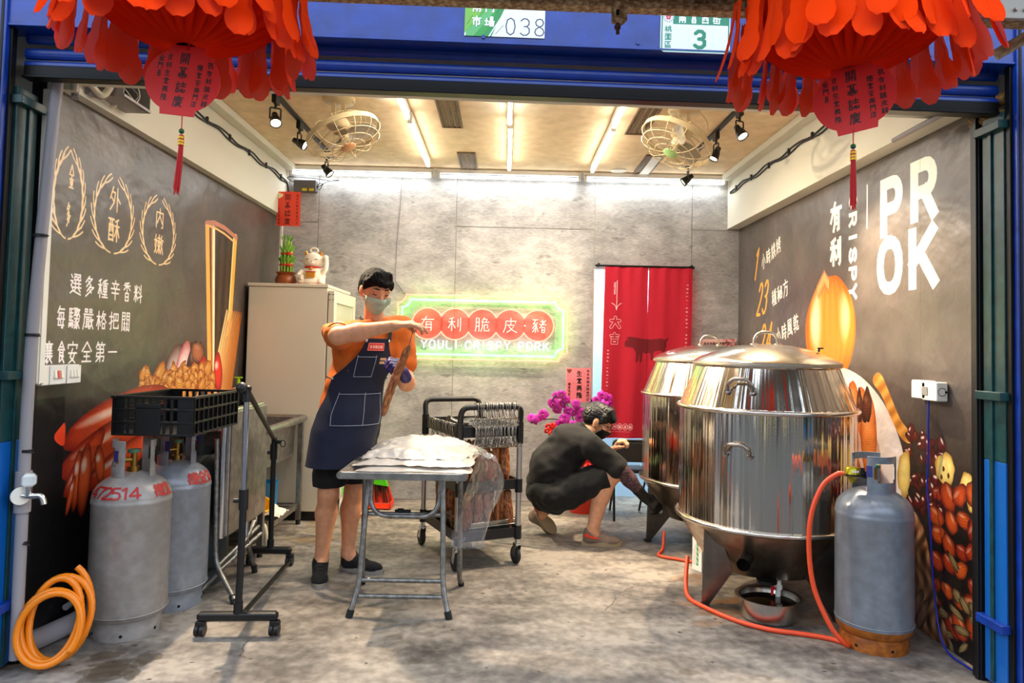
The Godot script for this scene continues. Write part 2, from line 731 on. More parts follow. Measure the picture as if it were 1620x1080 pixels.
# a hand: palm of four bones, four fingers of three joints, thumb from the side of the palm
func hand_shape(s: Sdf, wrist: Vector3, d: Vector3, palm: Vector3, left: bool, curl: Array, thumb_out: float, thumb_curl: float, fat := 1.0) -> void:
	d = d.normalized()
	palm = (palm - d * palm.dot(d)).normalized()
	var side := palm.cross(d) if left else d.cross(palm)
	var lens := [[0.042, 0.026, 0.020], [0.046, 0.029, 0.021], [0.043, 0.027, 0.020], [0.034, 0.021, 0.018]]
	for j in 4:
		var off := side * (0.028 - j * 0.0185)
		var base := wrist + d * (0.088 - absf(j - 1.2) * 0.004) + off
		s.cap(wrist + d * 0.012 + off * 0.65, base, 0.0135 * fat, 0.0115 * fat)
		var dir := d.rotated(palm, 0.0) + side * (0.10 - j * 0.07)
		dir = dir.normalized()
		var p := base
		var r := 0.0092 * fat
		for q in 3:
			var ax := dir.cross(palm).normalized() if absf(dir.dot(palm)) < 0.95 else side
			if q > 0:
				ax = side * (1.0 if side.dot(dir.cross(palm)) >= 0.0 else -1.0)
			dir = dir.rotated(-side if not left else side, curl[j] * [0.8, 1.1, 0.8][q]) if false else (dir * cos(curl[j] * [0.8, 1.1, 0.8][q]) + perp(dir, palm, d) * sin(curl[j] * [0.8, 1.1, 0.8][q])).normalized()
			var e: Vector3 = p + dir * lens[j][q] * fat
			s.cap(p, e, r, r * 0.93)
			p = e
			r *= 0.93
	var tb := wrist + d * 0.022 + side * 0.024
	var td := (side * thumb_out + d * 0.75 + palm * 0.30).normalized()
	s.cap(wrist + d * 0.01 + side * 0.012, tb + td * 0.030, 0.016 * fat, 0.0125 * fat)
	var t1 := tb + td * 0.034
	var td2 := (td + palm * thumb_curl * 0.6 - side * thumb_curl * 0.5 + d * thumb_curl * 0.4).normalized()
	s.cap(t1, t1 + td2 * 0.030, 0.0112 * fat, 0.0102 * fat)
	var td3 := (td2 + palm * thumb_curl * 0.4 - side * thumb_curl * 0.4).normalized()
	s.cap(t1 + td2 * 0.030, t1 + td2 * 0.030 + td3 * 0.026, 0.0102 * fat, 0.0085 * fat)

# the direction a finger bends to: turned from its own direction towards the palm
func perp(dir: Vector3, palm: Vector3, d: Vector3) -> Vector3:
	# in the plane of d and palm, a quarter turn on from dir
	var u := dir.dot(d)
	var v := dir.dot(palm)
	return (palm * u - d * v).normalized()

# a shell laid over a body: for every (u, v) a ray runs inwards from from.call(u, v)[0] along [1]
func draped(s: Sdf, nu: int, nv: int, from: Callable, off: float, thick: float) -> MB:
	var g := []
	for i in nv + 1:
		var row := []
		for j in nu + 1:
			var q: Array = from.call(float(j) / nu, float(i) / nv)
			row.append(s.hit(q[0], q[1], off, 0.6))
		g.append(row)
	# soften the drape
	for pass_ in 2:
		var h := []
		for i in nv + 1:
			var row := []
			for j in nu + 1:
				if i == 0 or j == 0 or i == nv or j == nu:
					row.append(g[i][j])
				else:
					row.append(g[i][j] * 0.4 + (g[i - 1][j] + g[i + 1][j] + g[i][j - 1] + g[i][j + 1]) * 0.15)
			h.append(row)
		g = h
	var m := MB.new()
	m.sheet(g)
	var out := 0.0
	for i in m.v.size():
		var q: Array = from.call(m.uv[i].x, m.uv[i].y)
		out += -m.n[i].dot(q[1])
	if out < 0.0:
		for i in m.n.size():
			m.n[i] = -m.n[i]
		var t := m.ix.duplicate()
		for i in range(0, t.size(), 3):
			m.ix[i + 1] = t[i + 2]
			m.ix[i + 2] = t[i + 1]
	var b := m.v.size()
	for i in b:
		m.v.append(m.v[i] - m.n[i] * thick); m.n.append(-m.n[i]); m.uv.append(m.uv[i]); m.c.append(Color.WHITE)
	var cnt := m.ix.size()
	for i in range(0, cnt, 3):
		m.ix.append(m.ix[i] + b); m.ix.append(m.ix[i + 2] + b); m.ix.append(m.ix[i + 1] + b)
	# rim
	var st := nu + 1
	var edge := []
	for j in nu: edge.append([j, j + 1]); edge.append([nv * st + j, nv * st + j + 1])
	for i in nv: edge.append([i * st, (i + 1) * st]); edge.append([i * st + nu, (i + 1) * st + nu])
	for e in edge:
		m.face([m.v[e[0]], m.v[e[1]], m.v[e[1] + b], m.v[e[0] + b]])
	return m

# ------------------------------------------------------------------ lettering: strokes on a square of 100, parts are placed by their corner numbers
const GLYPHS := {
	"口": "15,20 15,85;15,20 85,20 85,85;15,82 85,82",
	"日": "20,8 20,95;20,8 80,8 80,95;20,50 80,50;20,92 80,92",
	"木": "8,32 92,32;50,5 50,98;48,34 8,80;52,34 94,80",
	"禾": "75,5 20,15;8,34 92,34;50,12 50,98;48,36 8,78;52,36 94,78",
	"火": "50,5 48,50 10,95;50,45 92,95;20,25 32,50;82,22 66,48",
	"土": "15,38 85,38;50,8 50,92;5,92 95,92",
	"言": "42,3 55,14;8,22 92,22;22,38 78,38;22,54 78,54;22,68 22,98;22,68 78,68 78,98;22,96 78,96",
	"馬": "20,5 20,62;20,5 85,5;20,24 80,24;20,43 80,43;50,5 50,60;20,62 90,62 86,92 76,96;14,75 8,94;32,74 34,90;50,73 54,88;66,72 72,84",
	"門": "10,5 10,98;10,5 40,5 40,40;10,22 40,22;10,40 40,40;90,5 90,98 80,94;90,5 60,5 60,40;60,22 90,22;60,40 90,40",
	"酉": "5,8 95,8;35,8 35,35;65,8 65,35;15,32 15,98;15,32 85,32 85,98;38,34 34,60;62,34 64,56 80,58;15,76 85,76;15,95 85,95",
	"月": "25,5 25,60 10,98;25,5 78,5 78,92 66,96;25,34 78,34;25,62 78,62",
	"女": "48,5 25,60 80,98;75,30 55,75 12,98;5,34 96,34",
	"刂": "25,15 25,70;75,5 75,92 58,98",
	"扌": "5,28 95,28;55,4 55,90 35,96;5,66 92,50",
	"彳": "75,4 20,32;80,30 10,66;48,50 48,98",
	"攵": "38,5 12,42;30,28 92,28;72,30 10,98;28,42 92,98",
	"艹": "3,35 97,35;32,5 32,65;68,5 68,65",
	"心": "15,45 8,80;32,38 38,85 75,85 80,68;50,35 56,58;82,42 92,68",
	"豕": "8,8 92,8;55,8 15,42;40,28 60,60 55,95 42,90;46,46 8,70;54,62 10,94;88,26 60,46;62,40 95,92",
	"有": "8,24 92,24;42,4 6,66;月 24 36 88 100",
	"利": "禾 2 4 56 98;刂 62 4 96 98",
	"危": "42,3 12,34;38,14 72,14 56,32;15,34 96,34;22,34 20,66 4,98;40,52 78,52 76,72 66,72;40,52 40,92 92,92 92,78",
	"脆": "月 0 4 36 98;危 38 2 100 98",
	"皮": "22,24 20,62 5,98;22,24 90,24 84,40;55,4 55,50;28,50 80,50 58,78 28,98;38,54 62,80 96,98",
	"者": "18,20 74,20;46,4 46,40;4,40 96,40;86,10 8,66;日 28 56 84 98",
	"豬": "豕 0 4 44 98;者 46 4 100 98",
	"南": "10,18 90,18;50,3 50,35;12,36 12,98;12,36 88,36 88,94 78,98;36,42 42,52;64,42 58,52;28,56 72,56;24,72 76,72;50,56 50,96",
	"市": "50,3 50,18;6,22 94,22;20,40 20,84;20,40 80,40 80,80 68,82;50,22 50,98",
	"昜": "日 22 0 84 40;4,50 96,50;34,50 8,76;32,64 92,64 84,96 70,98;54,64 24,94;74,64 46,98",
	"場": "土 0 18 36 90;昜 38 4 100 98",
	"昌": "日 22 2 78 46;日 12 52 88 100",
	"西": "6,10 94,10;38,10 38,40;62,10 62,40;14,36 14,98;14,36 86,36 86,98;38,38 34,66;62,38 64,62 82,62;14,92 86,92",
	"街": "彳 0 2 28 98;土 30 4 66 46;土 30 50 66 98;72,18 96,18;68,42 98,42;84,42 84,94 74,98",
	"兆": "36,5 34,60 8,98;64,4 64,90 96,90 96,74;12,22 24,40;6,66 30,52;90,18 74,38;72,48 94,66",
	"桃": "木 0 4 42 98;兆 42 4 100 98",
	"園": "8,4 8,98;8,4 92,4 92,98;8,95 92,95;28,20 72,20;50,12 50,32;20,32 80,32;34,44 34,60 66,60 66,44 34,44;48,62 24,86;46,70 46,90 56,84;52,64 80,88;72,66 60,74",
	"區": "92,5 8,5 8,95 94,95;口 34 14 72 44;口 18 52 50 88;口 56 52 90 88",
	"外": "32,4 8,52;28,24 50,24 42,64 10,96;20,46 40,62;70,4 70,98;72,42 96,60",
	"酥": "酉 0 4 52 98;禾 54 4 100 98",
	"內": "14,24 14,98;14,24 86,24 86,92 74,96;50,4 50,40 24,76;50,40 78,74",
	"束": "8,20 92,20;50,3 50,98;18,36 18,62 82,62 82,36 18,36;46,64 8,92;54,64 92,92",
	"嫩": "女 0 4 34 98;束 34 4 70 98;攵 68 4 100 98",
	"宣": "50,0 50,10;8,28 8,14 92,14 88,28;24,30 76,30;日 26 40 74 84;4,95 96,95",
	"己": "10,8 85,8 85,45;15,45 85,45;15,45 15,92 95,92 95,75",
	"選": "10,8 20,20;6,36 26,36 10,56 26,72;4,92 26,80 96,96;己 34 2 62 32;己 66 2 94 32;32,46 96,46;28,64 98,64;48,34 48,64;78,34 78,64;52,68 36,82;74,68 92,82",
	"多": "45,3 12,32;38,14 70,14 20,52;36,26 50,38;62,42 26,74;54,54 88,54 16,98;50,66 66,80",
	"重": "80,3 20,12;4,22 96,22;50,10 50,94;22,34 22,66 78,66 78,34 22,34;22,50 78,50;14,80 86,80;4,95 96,95",
	"種": "禾 0 2 42 98;重 42 4 100 98",
	"辛": "50,2 50,14;14,18 86,18;32,22 40,40;68,22 60,40;4,44 96,44;14,66 86,66;50,44 50,98",
	"香": "禾 8 0 92 52;日 22 54 78 100",
	"米": "8,45 92,45;50,5 50,98;20,12 34,36;82,10 64,36;46,48 8,88;54,48 92,86",
	"料": "米 0 4 50 98;58,14 72,28;56,38 70,52;50,74 98,62;84,4 84,98",
	"每": "32,2 8,30;28,14 90,14;28,30 18,86 88,86;28,30 82,30 74,98 60,96;6,58 96,58;46,38 54,50;42,64 50,76",
	"取": "4,8 56,8;16,8 16,80;46,8 46,96;16,30 46,30;16,52 46,52;4,82 56,70;62,18 94,18 56,92;64,32 98,92",
	"驟": "馬 0 4 46 98;取 46 2 100 46;豕 48 48 100 100",
	"敢": "4,12 54,12;14,28 14,86;44,28 44,96;14,28 44,28;14,46 44,46;14,64 44,64;2,84 54,78;攵 54 4 100 98",
	"嚴": "口 14 0 44 20;口 56 0 86 20;8,28 94,28;14,28 12,70 2,98;敢 22 34 100 98",
	"各": "42,3 10,40;34,18 80,18 8,62;30,26 96,62;口 22 60 80 100",
	"格": "木 0 4 42 98;各 42 4 100 98",
	"巴": "10,8 88,8 88,46;10,46 88,46;48,8 48,46;10,8 10,90 96,90 96,72",
	"把": "扌 0 4 38 98;巴 42 8 100 96",
	"關": "門 0 0 100 100;36,50 28,62 42,62 32,76;66,50 58,62 72,62 62,76;28,80 28,92;42,78 42,98;60,78 60,98;72,80 72,92;28,92 42,92;60,92 72,92",
	"襄": "50,0 50,8;6,12 94,12;口 16 18 44 34;口 56 18 84 34;12,42 88,42;12,54 88,54;36,36 36,66;64,36 64,66;4,66 96,66;44,68 10,92;30,78 30,98 46,90;50,68 94,98;84,72 62,82",
	"讓": "言 0 4 36 98;襄 38 2 100 98",
	"食": "50,2 6,40;50,2 94,40;40,26 60,26;28,38 28,92 52,84;28,38 74,38 74,64;28,51 74,51;28,64 74,64;50,64 92,96;82,68 62,78",
	"安": "50,2 50,12;10,32 10,16 90,16 84,32;女 12 30 90 100",
	"全": "50,2 6,46;50,2 94,46;22,48 78,48;50,48 50,94;24,70 76,70;8,94 92,94",
	"第": "28,2 10,28;22,14 48,14;34,14 40,26;66,2 52,26;62,14 96,14;74,14 82,26;18,36 84,36 84,54 18,54 14,72 90,72 86,94 76,94;50,30 50,98;48,74 12,96",
	"一": "6,50 94,50",
	"小": "50,4 50,92 36,96;26,34 8,72;74,32 94,70",
	"寺": "16,18 84,18;50,2 50,36;4,38 96,38;4,60 96,60;70,44 70,94 54,98;24,70 36,84",
	"時": "日 2 10 34 86;寺 38 4 100 98",
	"共": "10,26 90,26;32,5 32,62;68,5 68,62;2,62 98,62;36,70 10,96;64,70 92,96",
	"烘": "火 0 4 42 98;共 44 4 100 98",
	"考": "16,18 74,18;46,3 46,38;4,38 96,38;88,8 8,70;40,54 84,52;44,54 40,72 80,72 74,96 58,98",
	"烤": "火 0 4 40 98;考 42 4 100 98",
	"必": "8,40 2,72;28,30 32,90 84,90 88,68;48,8 58,26;90,12 18,94;80,40 96,66",
	"秘": "禾 0 4 44 98;必 46 10 100 92",
	"方": "50,2 54,16;6,22 94,22;40,22 36,56 8,98;38,46 82,46 76,92 58,98",
	"風": "16,6 14,60 4,98;16,6 82,6 82,80 96,96 96,80;68,18 30,24;30,36 30,62 70,62 70,36 30,36;50,20 50,82;24,84 74,80;64,70 78,88",
	"乾": "4,14 52,14;28,2 28,26;12,28 12,60 46,60 46,28 12,28;12,44 46,44;2,76 56,76;28,60 28,98;70,4 58,32;66,20 96,20;62,44 90,44 60,88 98,88 98,74",
	"大": "6,34 94,34;50,4 48,38 8,96;50,40 94,96",
	"吉": "10,22 90,22;50,2 50,44;20,44 80,44;口 16 54 84 100",
	"開": "門 0 0 100 100;28,54 72,54;22,72 78,72;40,54 38,80 26,96;60,54 60,96",
	"幕": "艹 10 0 90 26;日 26 26 74 54;8,62 92,62;46,54 8,84;54,62 94,82;28,76 28,96;28,76 72,76 72,94;50,66 50,100",
	"誌": "言 0 4 40 98;44,20 98,20;70,2 70,42;48,42 94,42;心 42 48 100 100",
	"慶": "50,0 52,10;14,14 94,14;14,14 12,64 2,98;24,28 90,28;40,16 40,42;66,16 66,42;24,42 88,42;心 24 44 92 70;46,68 24,90;44,76 78,76 28,100;44,80 92,100",
	"生": "28,6 10,44;22,26 88,26;50,3 50,94;18,58 84,58;4,94 96,94",
	"意": "50,0 50,8;16,12 84,12;34,14 38,24;66,14 62,24;6,28 94,28;日 26 34 74 66;心 8 66 94 100",
	"興": "18,8 14,62;18,8 30,8;14,34 30,34;82,8 86,62;70,8 82,8;70,34 86,34;36,10 36,60;36,10 64,10 64,60;42,22 58,22;44,32 44,48 56,48 56,32 44,32;2,66 98,66;36,72 10,98;64,72 92,98",
	"隆": "8,6 8,98;8,6 36,6 22,32 34,52 14,62;62,2 42,28;56,14 88,14 46,48;54,18 96,46;50,60 92,60;72,44 72,94;50,76 90,76;40,94 100,94",
	"德": "彳 0 2 30 98;34,14 98,14;66,2 66,28;38,28 38,48 94,48 94,28 38,28;56,28 56,48;76,28 76,48;34,58 98,58;心 34 60 100 98",
	"祝": "24,2 30,12;6,20 44,20 8,60;26,42 26,98;30,46 42,58;口 50 6 92 44;62,46 56,74 38,98;78,46 78,90 98,90 98,74",
	"店": "50,0 54,10;12,14 94,14;16,14 14,60 4,98;56,22 56,54;56,36 88,36;口 30 52 88 100",
	"金": "50,2 6,42;50,2 94,42;28,42 72,42;14,60 86,60;50,42 50,92;26,68 34,84;74,68 66,84;6,94 94,94",
	"A": "4,98 50,3 96,98;22,64 78,64", "C": "92,24 76,8 48,2 20,12 6,38 6,62 20,88 48,98 76,92 92,76", "I": "50,2 50,98", "K": "10,2 10,98;90,2 12,60;40,42 94,98",
	"L": "12,2 12,96 90,96", "N": "10,98 10,3 90,97 90,2", "O": "50,2 31,5 16,15 8,31 5,50 8,69 16,85 31,95 50,98 69,95 84,85 92,69 95,50 92,31 84,15 69,5 50,2",
	"P": "12,98 12,4 60,4 73,6 84,13 90,22 91,30 89,39 83,47 73,53 60,55 12,55", "R": "12,98 12,4 60,4 73,6 84,13 90,22 91,30 89,39 83,47 73,53 60,55 12,55;56,55 92,98",
	"S": "88,20 74,6 50,2 24,6 10,22 16,38 34,47 66,54 84,62 92,78 78,94 50,98 24,94 8,80", "T": "4,4 96,4;50,4 50,98", "U": "10,2 10,66 22,90 50,98 78,90 90,66 90,2",
	"Y": "4,2 50,52 96,2;50,52 50,98", "B": "12,4 12,96;12,4 62,4 82,14 82,36 62,47 12,47;62,47 90,58 90,84 64,96 12,96", "E": "90,4 12,4 12,96 90,96;12,48 78,48",
	"0": "50,2 20,14 8,50 20,86 50,98 80,86 92,50 80,14 50,2", "1": "22,22 56,3 56,98", "2": "10,24 26,6 56,3 84,14 86,36 60,62 10,97 92,97",
	"3": "12,16 36,3 66,4 86,16 86,36 66,47 42,48;66,47 90,60 90,82 68,96 36,98 8,86", "4": "70,98 70,3 6,70 96,70", "5": "84,4 22,4 16,44 50,38 82,48 92,70 80,92 48,98 12,90",
	"7": "6,4 92,4 40,98", "8": "50,47 22,38 14,22 26,7 50,2 74,7 86,22 78,38 50,47 18,60 8,78 22,94 50,98 78,94 92,78 82,60 50,47",
	"·": "46,48 54,52", ".": "46,56 54,58",
}
var glyph_cache := {}
func strokes(ch: String) -> Array:
	if glyph_cache.has(ch):
		return glyph_cache[ch]
	var out := []
	for e in GLYPHS.get(ch, "").split(";", false):
		if e[0] in "0123456789":
			var s := PackedVector2Array()
			for p in e.split(" "):
				var q: PackedStringArray = p.split(",")
				s.append(Vector2(float(q[0]), float(q[1])) / 100.0)
			out.append(s)
		else:
			var q: PackedStringArray = e.split(" ")
			var a := Vector2(float(q[1]), float(q[2])) / 100.0
			var b := Vector2(float(q[3]), float(q[4])) / 100.0
			for s in strokes(q[0]):
				var t := PackedVector2Array()
				for p in s:
					t.append(a + p * (b - a))
				out.append(t)
	glyph_cache[ch] = out
	return out

# draw text into a picture; step moves from one letter to the next
func write_on(pic: Pic, text: String, at: Vector2, size: Vector2, step: Vector2, r: float, col: Color, turn := 0.0, slant := 0.0, square := false) -> void:
	var p := at
	for ch in text:
		if ch != " ":
			for s in strokes(ch):
				var ps := []
				for q in s:
					var w: Vector2 = Vector2((q.x - 0.5) * size.x - (q.y - 0.5) * size.y * slant, (q.y - 0.5) * size.y)
					ps.append(p + w.rotated(turn))
				if square:
					pic.bline(ps, r, col)
				else:
					pic.pline(ps, r, col)
		p += step

# ------------------------------------------------------------------ shared materials
var M = {}
func materials() -> void:
	M.steel = mat(Color(0.80, 0.78, 0.75), 0.24, 1.0)
	M.steel_soft = tri_tex(mat(Color(0.74, 0.73, 0.71), 0.36, 1.0), noise_tex(0.02, 3, Color(0.72, 0.72, 0.72), Color(1, 1, 1), 4, 256), Vector3(2, 2, 2))
	M.chrome = mat(Color(0.82, 0.82, 0.82), 0.14, 1.0)
	M.zinc = tri_tex(mat(Color(0.66, 0.66, 0.65), 0.42, 0.9), noise_tex(0.03, 5, Color(0.6, 0.58, 0.55), Color(1, 1, 1), 4, 256), Vector3(3, 3, 3))
	M.alu = mat(Color(0.80, 0.80, 0.80), 0.35, 1.0)
	M.black = mat(Color(0.045, 0.045, 0.05), 0.42)
	M.black_soft = mat(Color(0.05, 0.05, 0.052), 0.7)
	M.dark_metal = mat(Color(0.10, 0.095, 0.09), 0.4, 0.6)
	M.rubber = mat(Color(0.06, 0.06, 0.06), 0.8)
	M.white = mat(Color(0.88, 0.87, 0.84), 0.45)
	M.white_plastic = mat(Color(0.90, 0.88, 0.83), 0.35)
	M.grey_pipe = mat(Color(0.55, 0.53, 0.54), 0.45)
	M.blue = tri_tex(mat(Color(0.0, 0.22, 0.60), 0.32), noise_tex(0.02, 8, Color(0.75, 0.75, 0.78), Color(1, 1, 1), 4, 256), Vector3(1.5, 1.5, 1.5), noise_nrm(0.02, 9, 2.0, 256), 0.25)
	M.blue.clearcoat_enabled = true
	M.blue.clearcoat = 0.15
	M.teal = tri_tex(mat(Color(0.06, 0.26, 0.27), 0.35), noise_tex(0.03, 4, Color(0.65, 0.68, 0.68), Color(1, 1, 1), 5, 256), Vector3(2, 2, 2))
	M.cream = mat(Color(0.83, 0.80, 0.72), 0.42)
	M.cable = mat(Color(0.14, 0.13, 0.12), 0.6)
	M.red = mat(Color(0.80, 0.05, 0.06), 0.45)
	M.rust = tri_tex(mat(Color(0.86, 0.77, 0.60), 0.65, 0.1), noise_tex(0.04, 12, Color(0.45, 0.3, 0.2), Color(0.95, 0.95, 0.95), 5, 256), Vector3(4, 4, 4))
	M.black_hole = mat(Color(0.02, 0.02, 0.02), 0.9)
	M.cardboard = mat(Color(0.62, 0.48, 0.30), 0.8)
	M.plaster = tri_tex(mat(Color(0.92, 0.83, 0.68), 0.8), noise_tex(0.02, 21, Color(0.90, 0.88, 0.86), Color(1, 1, 1), 5, 512), Vector3(0.7, 0.7, 0.7), noise_nrm(0.03, 22, 2.0, 256), 0.3)
	M.beam = mat(Color(0.84, 0.83, 0.77), 0.7)

func noise_img(w: int, h: int, freq: float, sd: int, oct := 4) -> PackedByteArray:
	var f = FastNoiseLite.new()
	f.seed = sd
	f.frequency = freq
	f.fractal_octaves = oct
	return f.get_image(w, h, false, false, true).get_data()

func stretched(w: int, h: int, sx: float, sy: float, freq: float, sd: int, oct := 4) -> PackedByteArray:
	var f = FastNoiseLite.new()
	f.seed = sd
	f.frequency = freq
	f.fractal_octaves = oct
	var im = f.get_image(int(w * sx), int(h * sy), false, false, true)
	im.resize(w, h, Image.INTERPOLATE_CUBIC)
	return im.get_data()

func floor_material() -> StandardMaterial3D:
	# worn screed: pale broom strokes across, dark damp patches, cracks and specks; 4.4 x 4.4 m
	var s = 1280
	var a = noise_img(s, s, 0.0035, 1, 5)
	var b = stretched(s, s, 0.45, 1.0, 0.016, 2, 5)
	var c = noise_img(s, s, 0.05, 3, 3)
	var d = noise_img(s, s, 0.009, 4, 4)
	var pic = Pic.new(s, s, Color(0.6, 0.57, 0.53))
	var light = Vector3(0.60, 0.565, 0.52)
	var dark = Vector3(0.23, 0.21, 0.195)
	var wet = Vector3(0.23, 0.19, 0.14)
	var o = pic.d
	for i in s * s:
		var t = (a[i] - 128) * 0.0026 + (b[i] - 128) * 0.0030 + (c[i] - 128) * 0.0022 + 0.36
		t = clampf(t, 0.0, 1.0)
		var q = light.lerp(dark, t)
		var w = clampf((d[i] - 214) * 0.02, 0.0, 0.4)
		if w > 0.0:
			q = q.lerp(wet, w)
		o[i * 4] = int(q.x * 255)
		o[i * 4 + 1] = int(q.y * 255)
		o[i * 4 + 2] = int(q.z * 255)
	pic.d = o
	# pixel of a floor point
	var at = func(x: float, z: float): return Vector2((x + 2.2) / 4.4 * s, (-z - 1.9) / 4.4 * s)
	var rng = RandomNumberGenerator.new()
	rng.seed = 7
	# the damp stain by the gas bottles and the brown patches by the sink
	for k in 9:
		var p: Vector2 = at.call(-1.52 + rng.randf_range(-0.12, 0.10), -2.86 + rng.randf_range(-0.10, 0.10))
		pic.poly(blob(p, rng.randf_range(8, 30), rng.randf_range(6, 20), 0.3, 0.25, k), Color(0.22, 0.17, 0.10, 0.45))
	for k in 16:
		var p: Vector2 = at.call(-1.20 + rng.randf_range(-0.2, 0.24), -4.85 + rng.randf_range(-0.5, 0.35))
		pic.poly(blob(p, rng.randf_range(10, 46), rng.randf_range(6, 22), 0.2, 0.3, k), Color(0.44, 0.33, 0.16, 0.22))
	for k in 14:  # orange patches put the warm glow under the front oven into the floor colour
		var p: Vector2 = at.call(1.35 + rng.randf_range(-0.35, 0.4), -3.75 + rng.randf_range(-0.4, 0.35))
		pic.poly(blob(p, rng.randf_range(14, 60), rng.randf_range(8, 30), 0.2, 0.3, k), Color(0.56, 0.34, 0.16, 0.26))
	for k in 18:
		var p: Vector2 = at.call(0.95 + rng.randf_range(-0.3, 0.3), -4.95 + rng.randf_range(-0.35, 0.25))
		pic.poly(blob(p, rng.randf_range(8, 40), rng.randf_range(5, 14), 0.15, 0.35, k), Color(0.20, 0.19, 0.18, 0.20))
	for k in 420:
		var p: Vector2 = at.call(rng.randf_range(-2, 2), rng.randf_range(-5.8, -2.2))
		pic.poly(blob(p, rng.randf_range(0.8, 4), rng.randf_range(0.8, 3), 0.0, 0.4, k, 8), Color(0.16, 0.13, 0.10, rng.randf_range(0.3, 0.85)))
	for ck in [[Vector2(0.55, -3.55), Vector2(0.63, -3.78), Vector2(0.78, -3.93)], [Vector2(0.55, -3.9), Vector2(0.95, -3.62), Vector2(1.5, -3.45)], [Vector2(-1.05, -2.95), Vector2(-1.10, -3.05), Vector2(-1.08, -3.15)], [Vector2(0.85, -4.7), Vector2(0.98, -4.45), Vector2(1.06, -4.3)]]:
		var ps = []
		for i in ck.size() - 1:
			for j in 6:
				var q: Vector2 = ck[i].lerp(ck[i + 1], j / 6.0) + Vector2(rng.randf_range(-0.012, 0.012), rng.randf_range(-0.01, 0.01))
				ps.append(at.call(q.x, q.y))
		pic.pline(ps, 0.7, Color(0.18, 0.15, 0.12, 0.7))
	var m = mat(Color.WHITE, 0.55)
	m.albedo_texture = pic.tex()
	var nz = noise_nrm(0.03, 31, 3.0, 512)
	m.normal_enabled = true
	m.normal_texture = nz
	m.normal_scale = 0.25
	m.roughness_texture = noise_tex(0.006, 33, Color(0.55, 0.55, 0.55), Color(1, 1, 1), 4, 512)
	m.roughness = 0.78
	return m

func concrete_material() -> StandardMaterial3D:
	# grey cement board print on the back wall, 4 x 2.85 m
	var w = 1024
	var h = 768
	var a = noise_img(w, h, 0.010, 41, 5)
	var b = stretched(w, h, 0.35, 1.0, 0.05, 42, 5)
	var c = noise_img(w, h, 0.004, 43, 3)
	var e = stretched(w, h, 0.22, 1.0, 0.35, 44, 3)
	var pic = Pic.new(w, h, Color.GRAY)
	var o = pic.d
	for i in w * h:
		var t = clampf(0.5 + (a[i] - 128) * 0.0026 + (b[i] - 128) * 0.0022 + (c[i] - 128) * 0.0014, 0.0, 1.0)
		var k = 0.54 + t * 0.24 + (e[i] - 128) * 0.0007
		if b[i] > 176 and a[i] < 120:
			k -= (b[i] - 176) * 0.003
		o[i * 4] = int(k * 255 * 1.0)
		o[i * 4 + 1] = int(k * 255 * 0.985)
		o[i * 4 + 2] = int(k * 255 * 0.965)
	pic.d = o
	var m = mat(Color.WHITE, 0.62)
	m.albedo_texture = pic.tex()
	return m

# ------------------------------------------------------------------ the room
func slab(a: Vector3, b: Vector3) -> MB:
	var m = MB.new()
	m.box((b - a).abs(), (a + b) * 0.5)
	return m

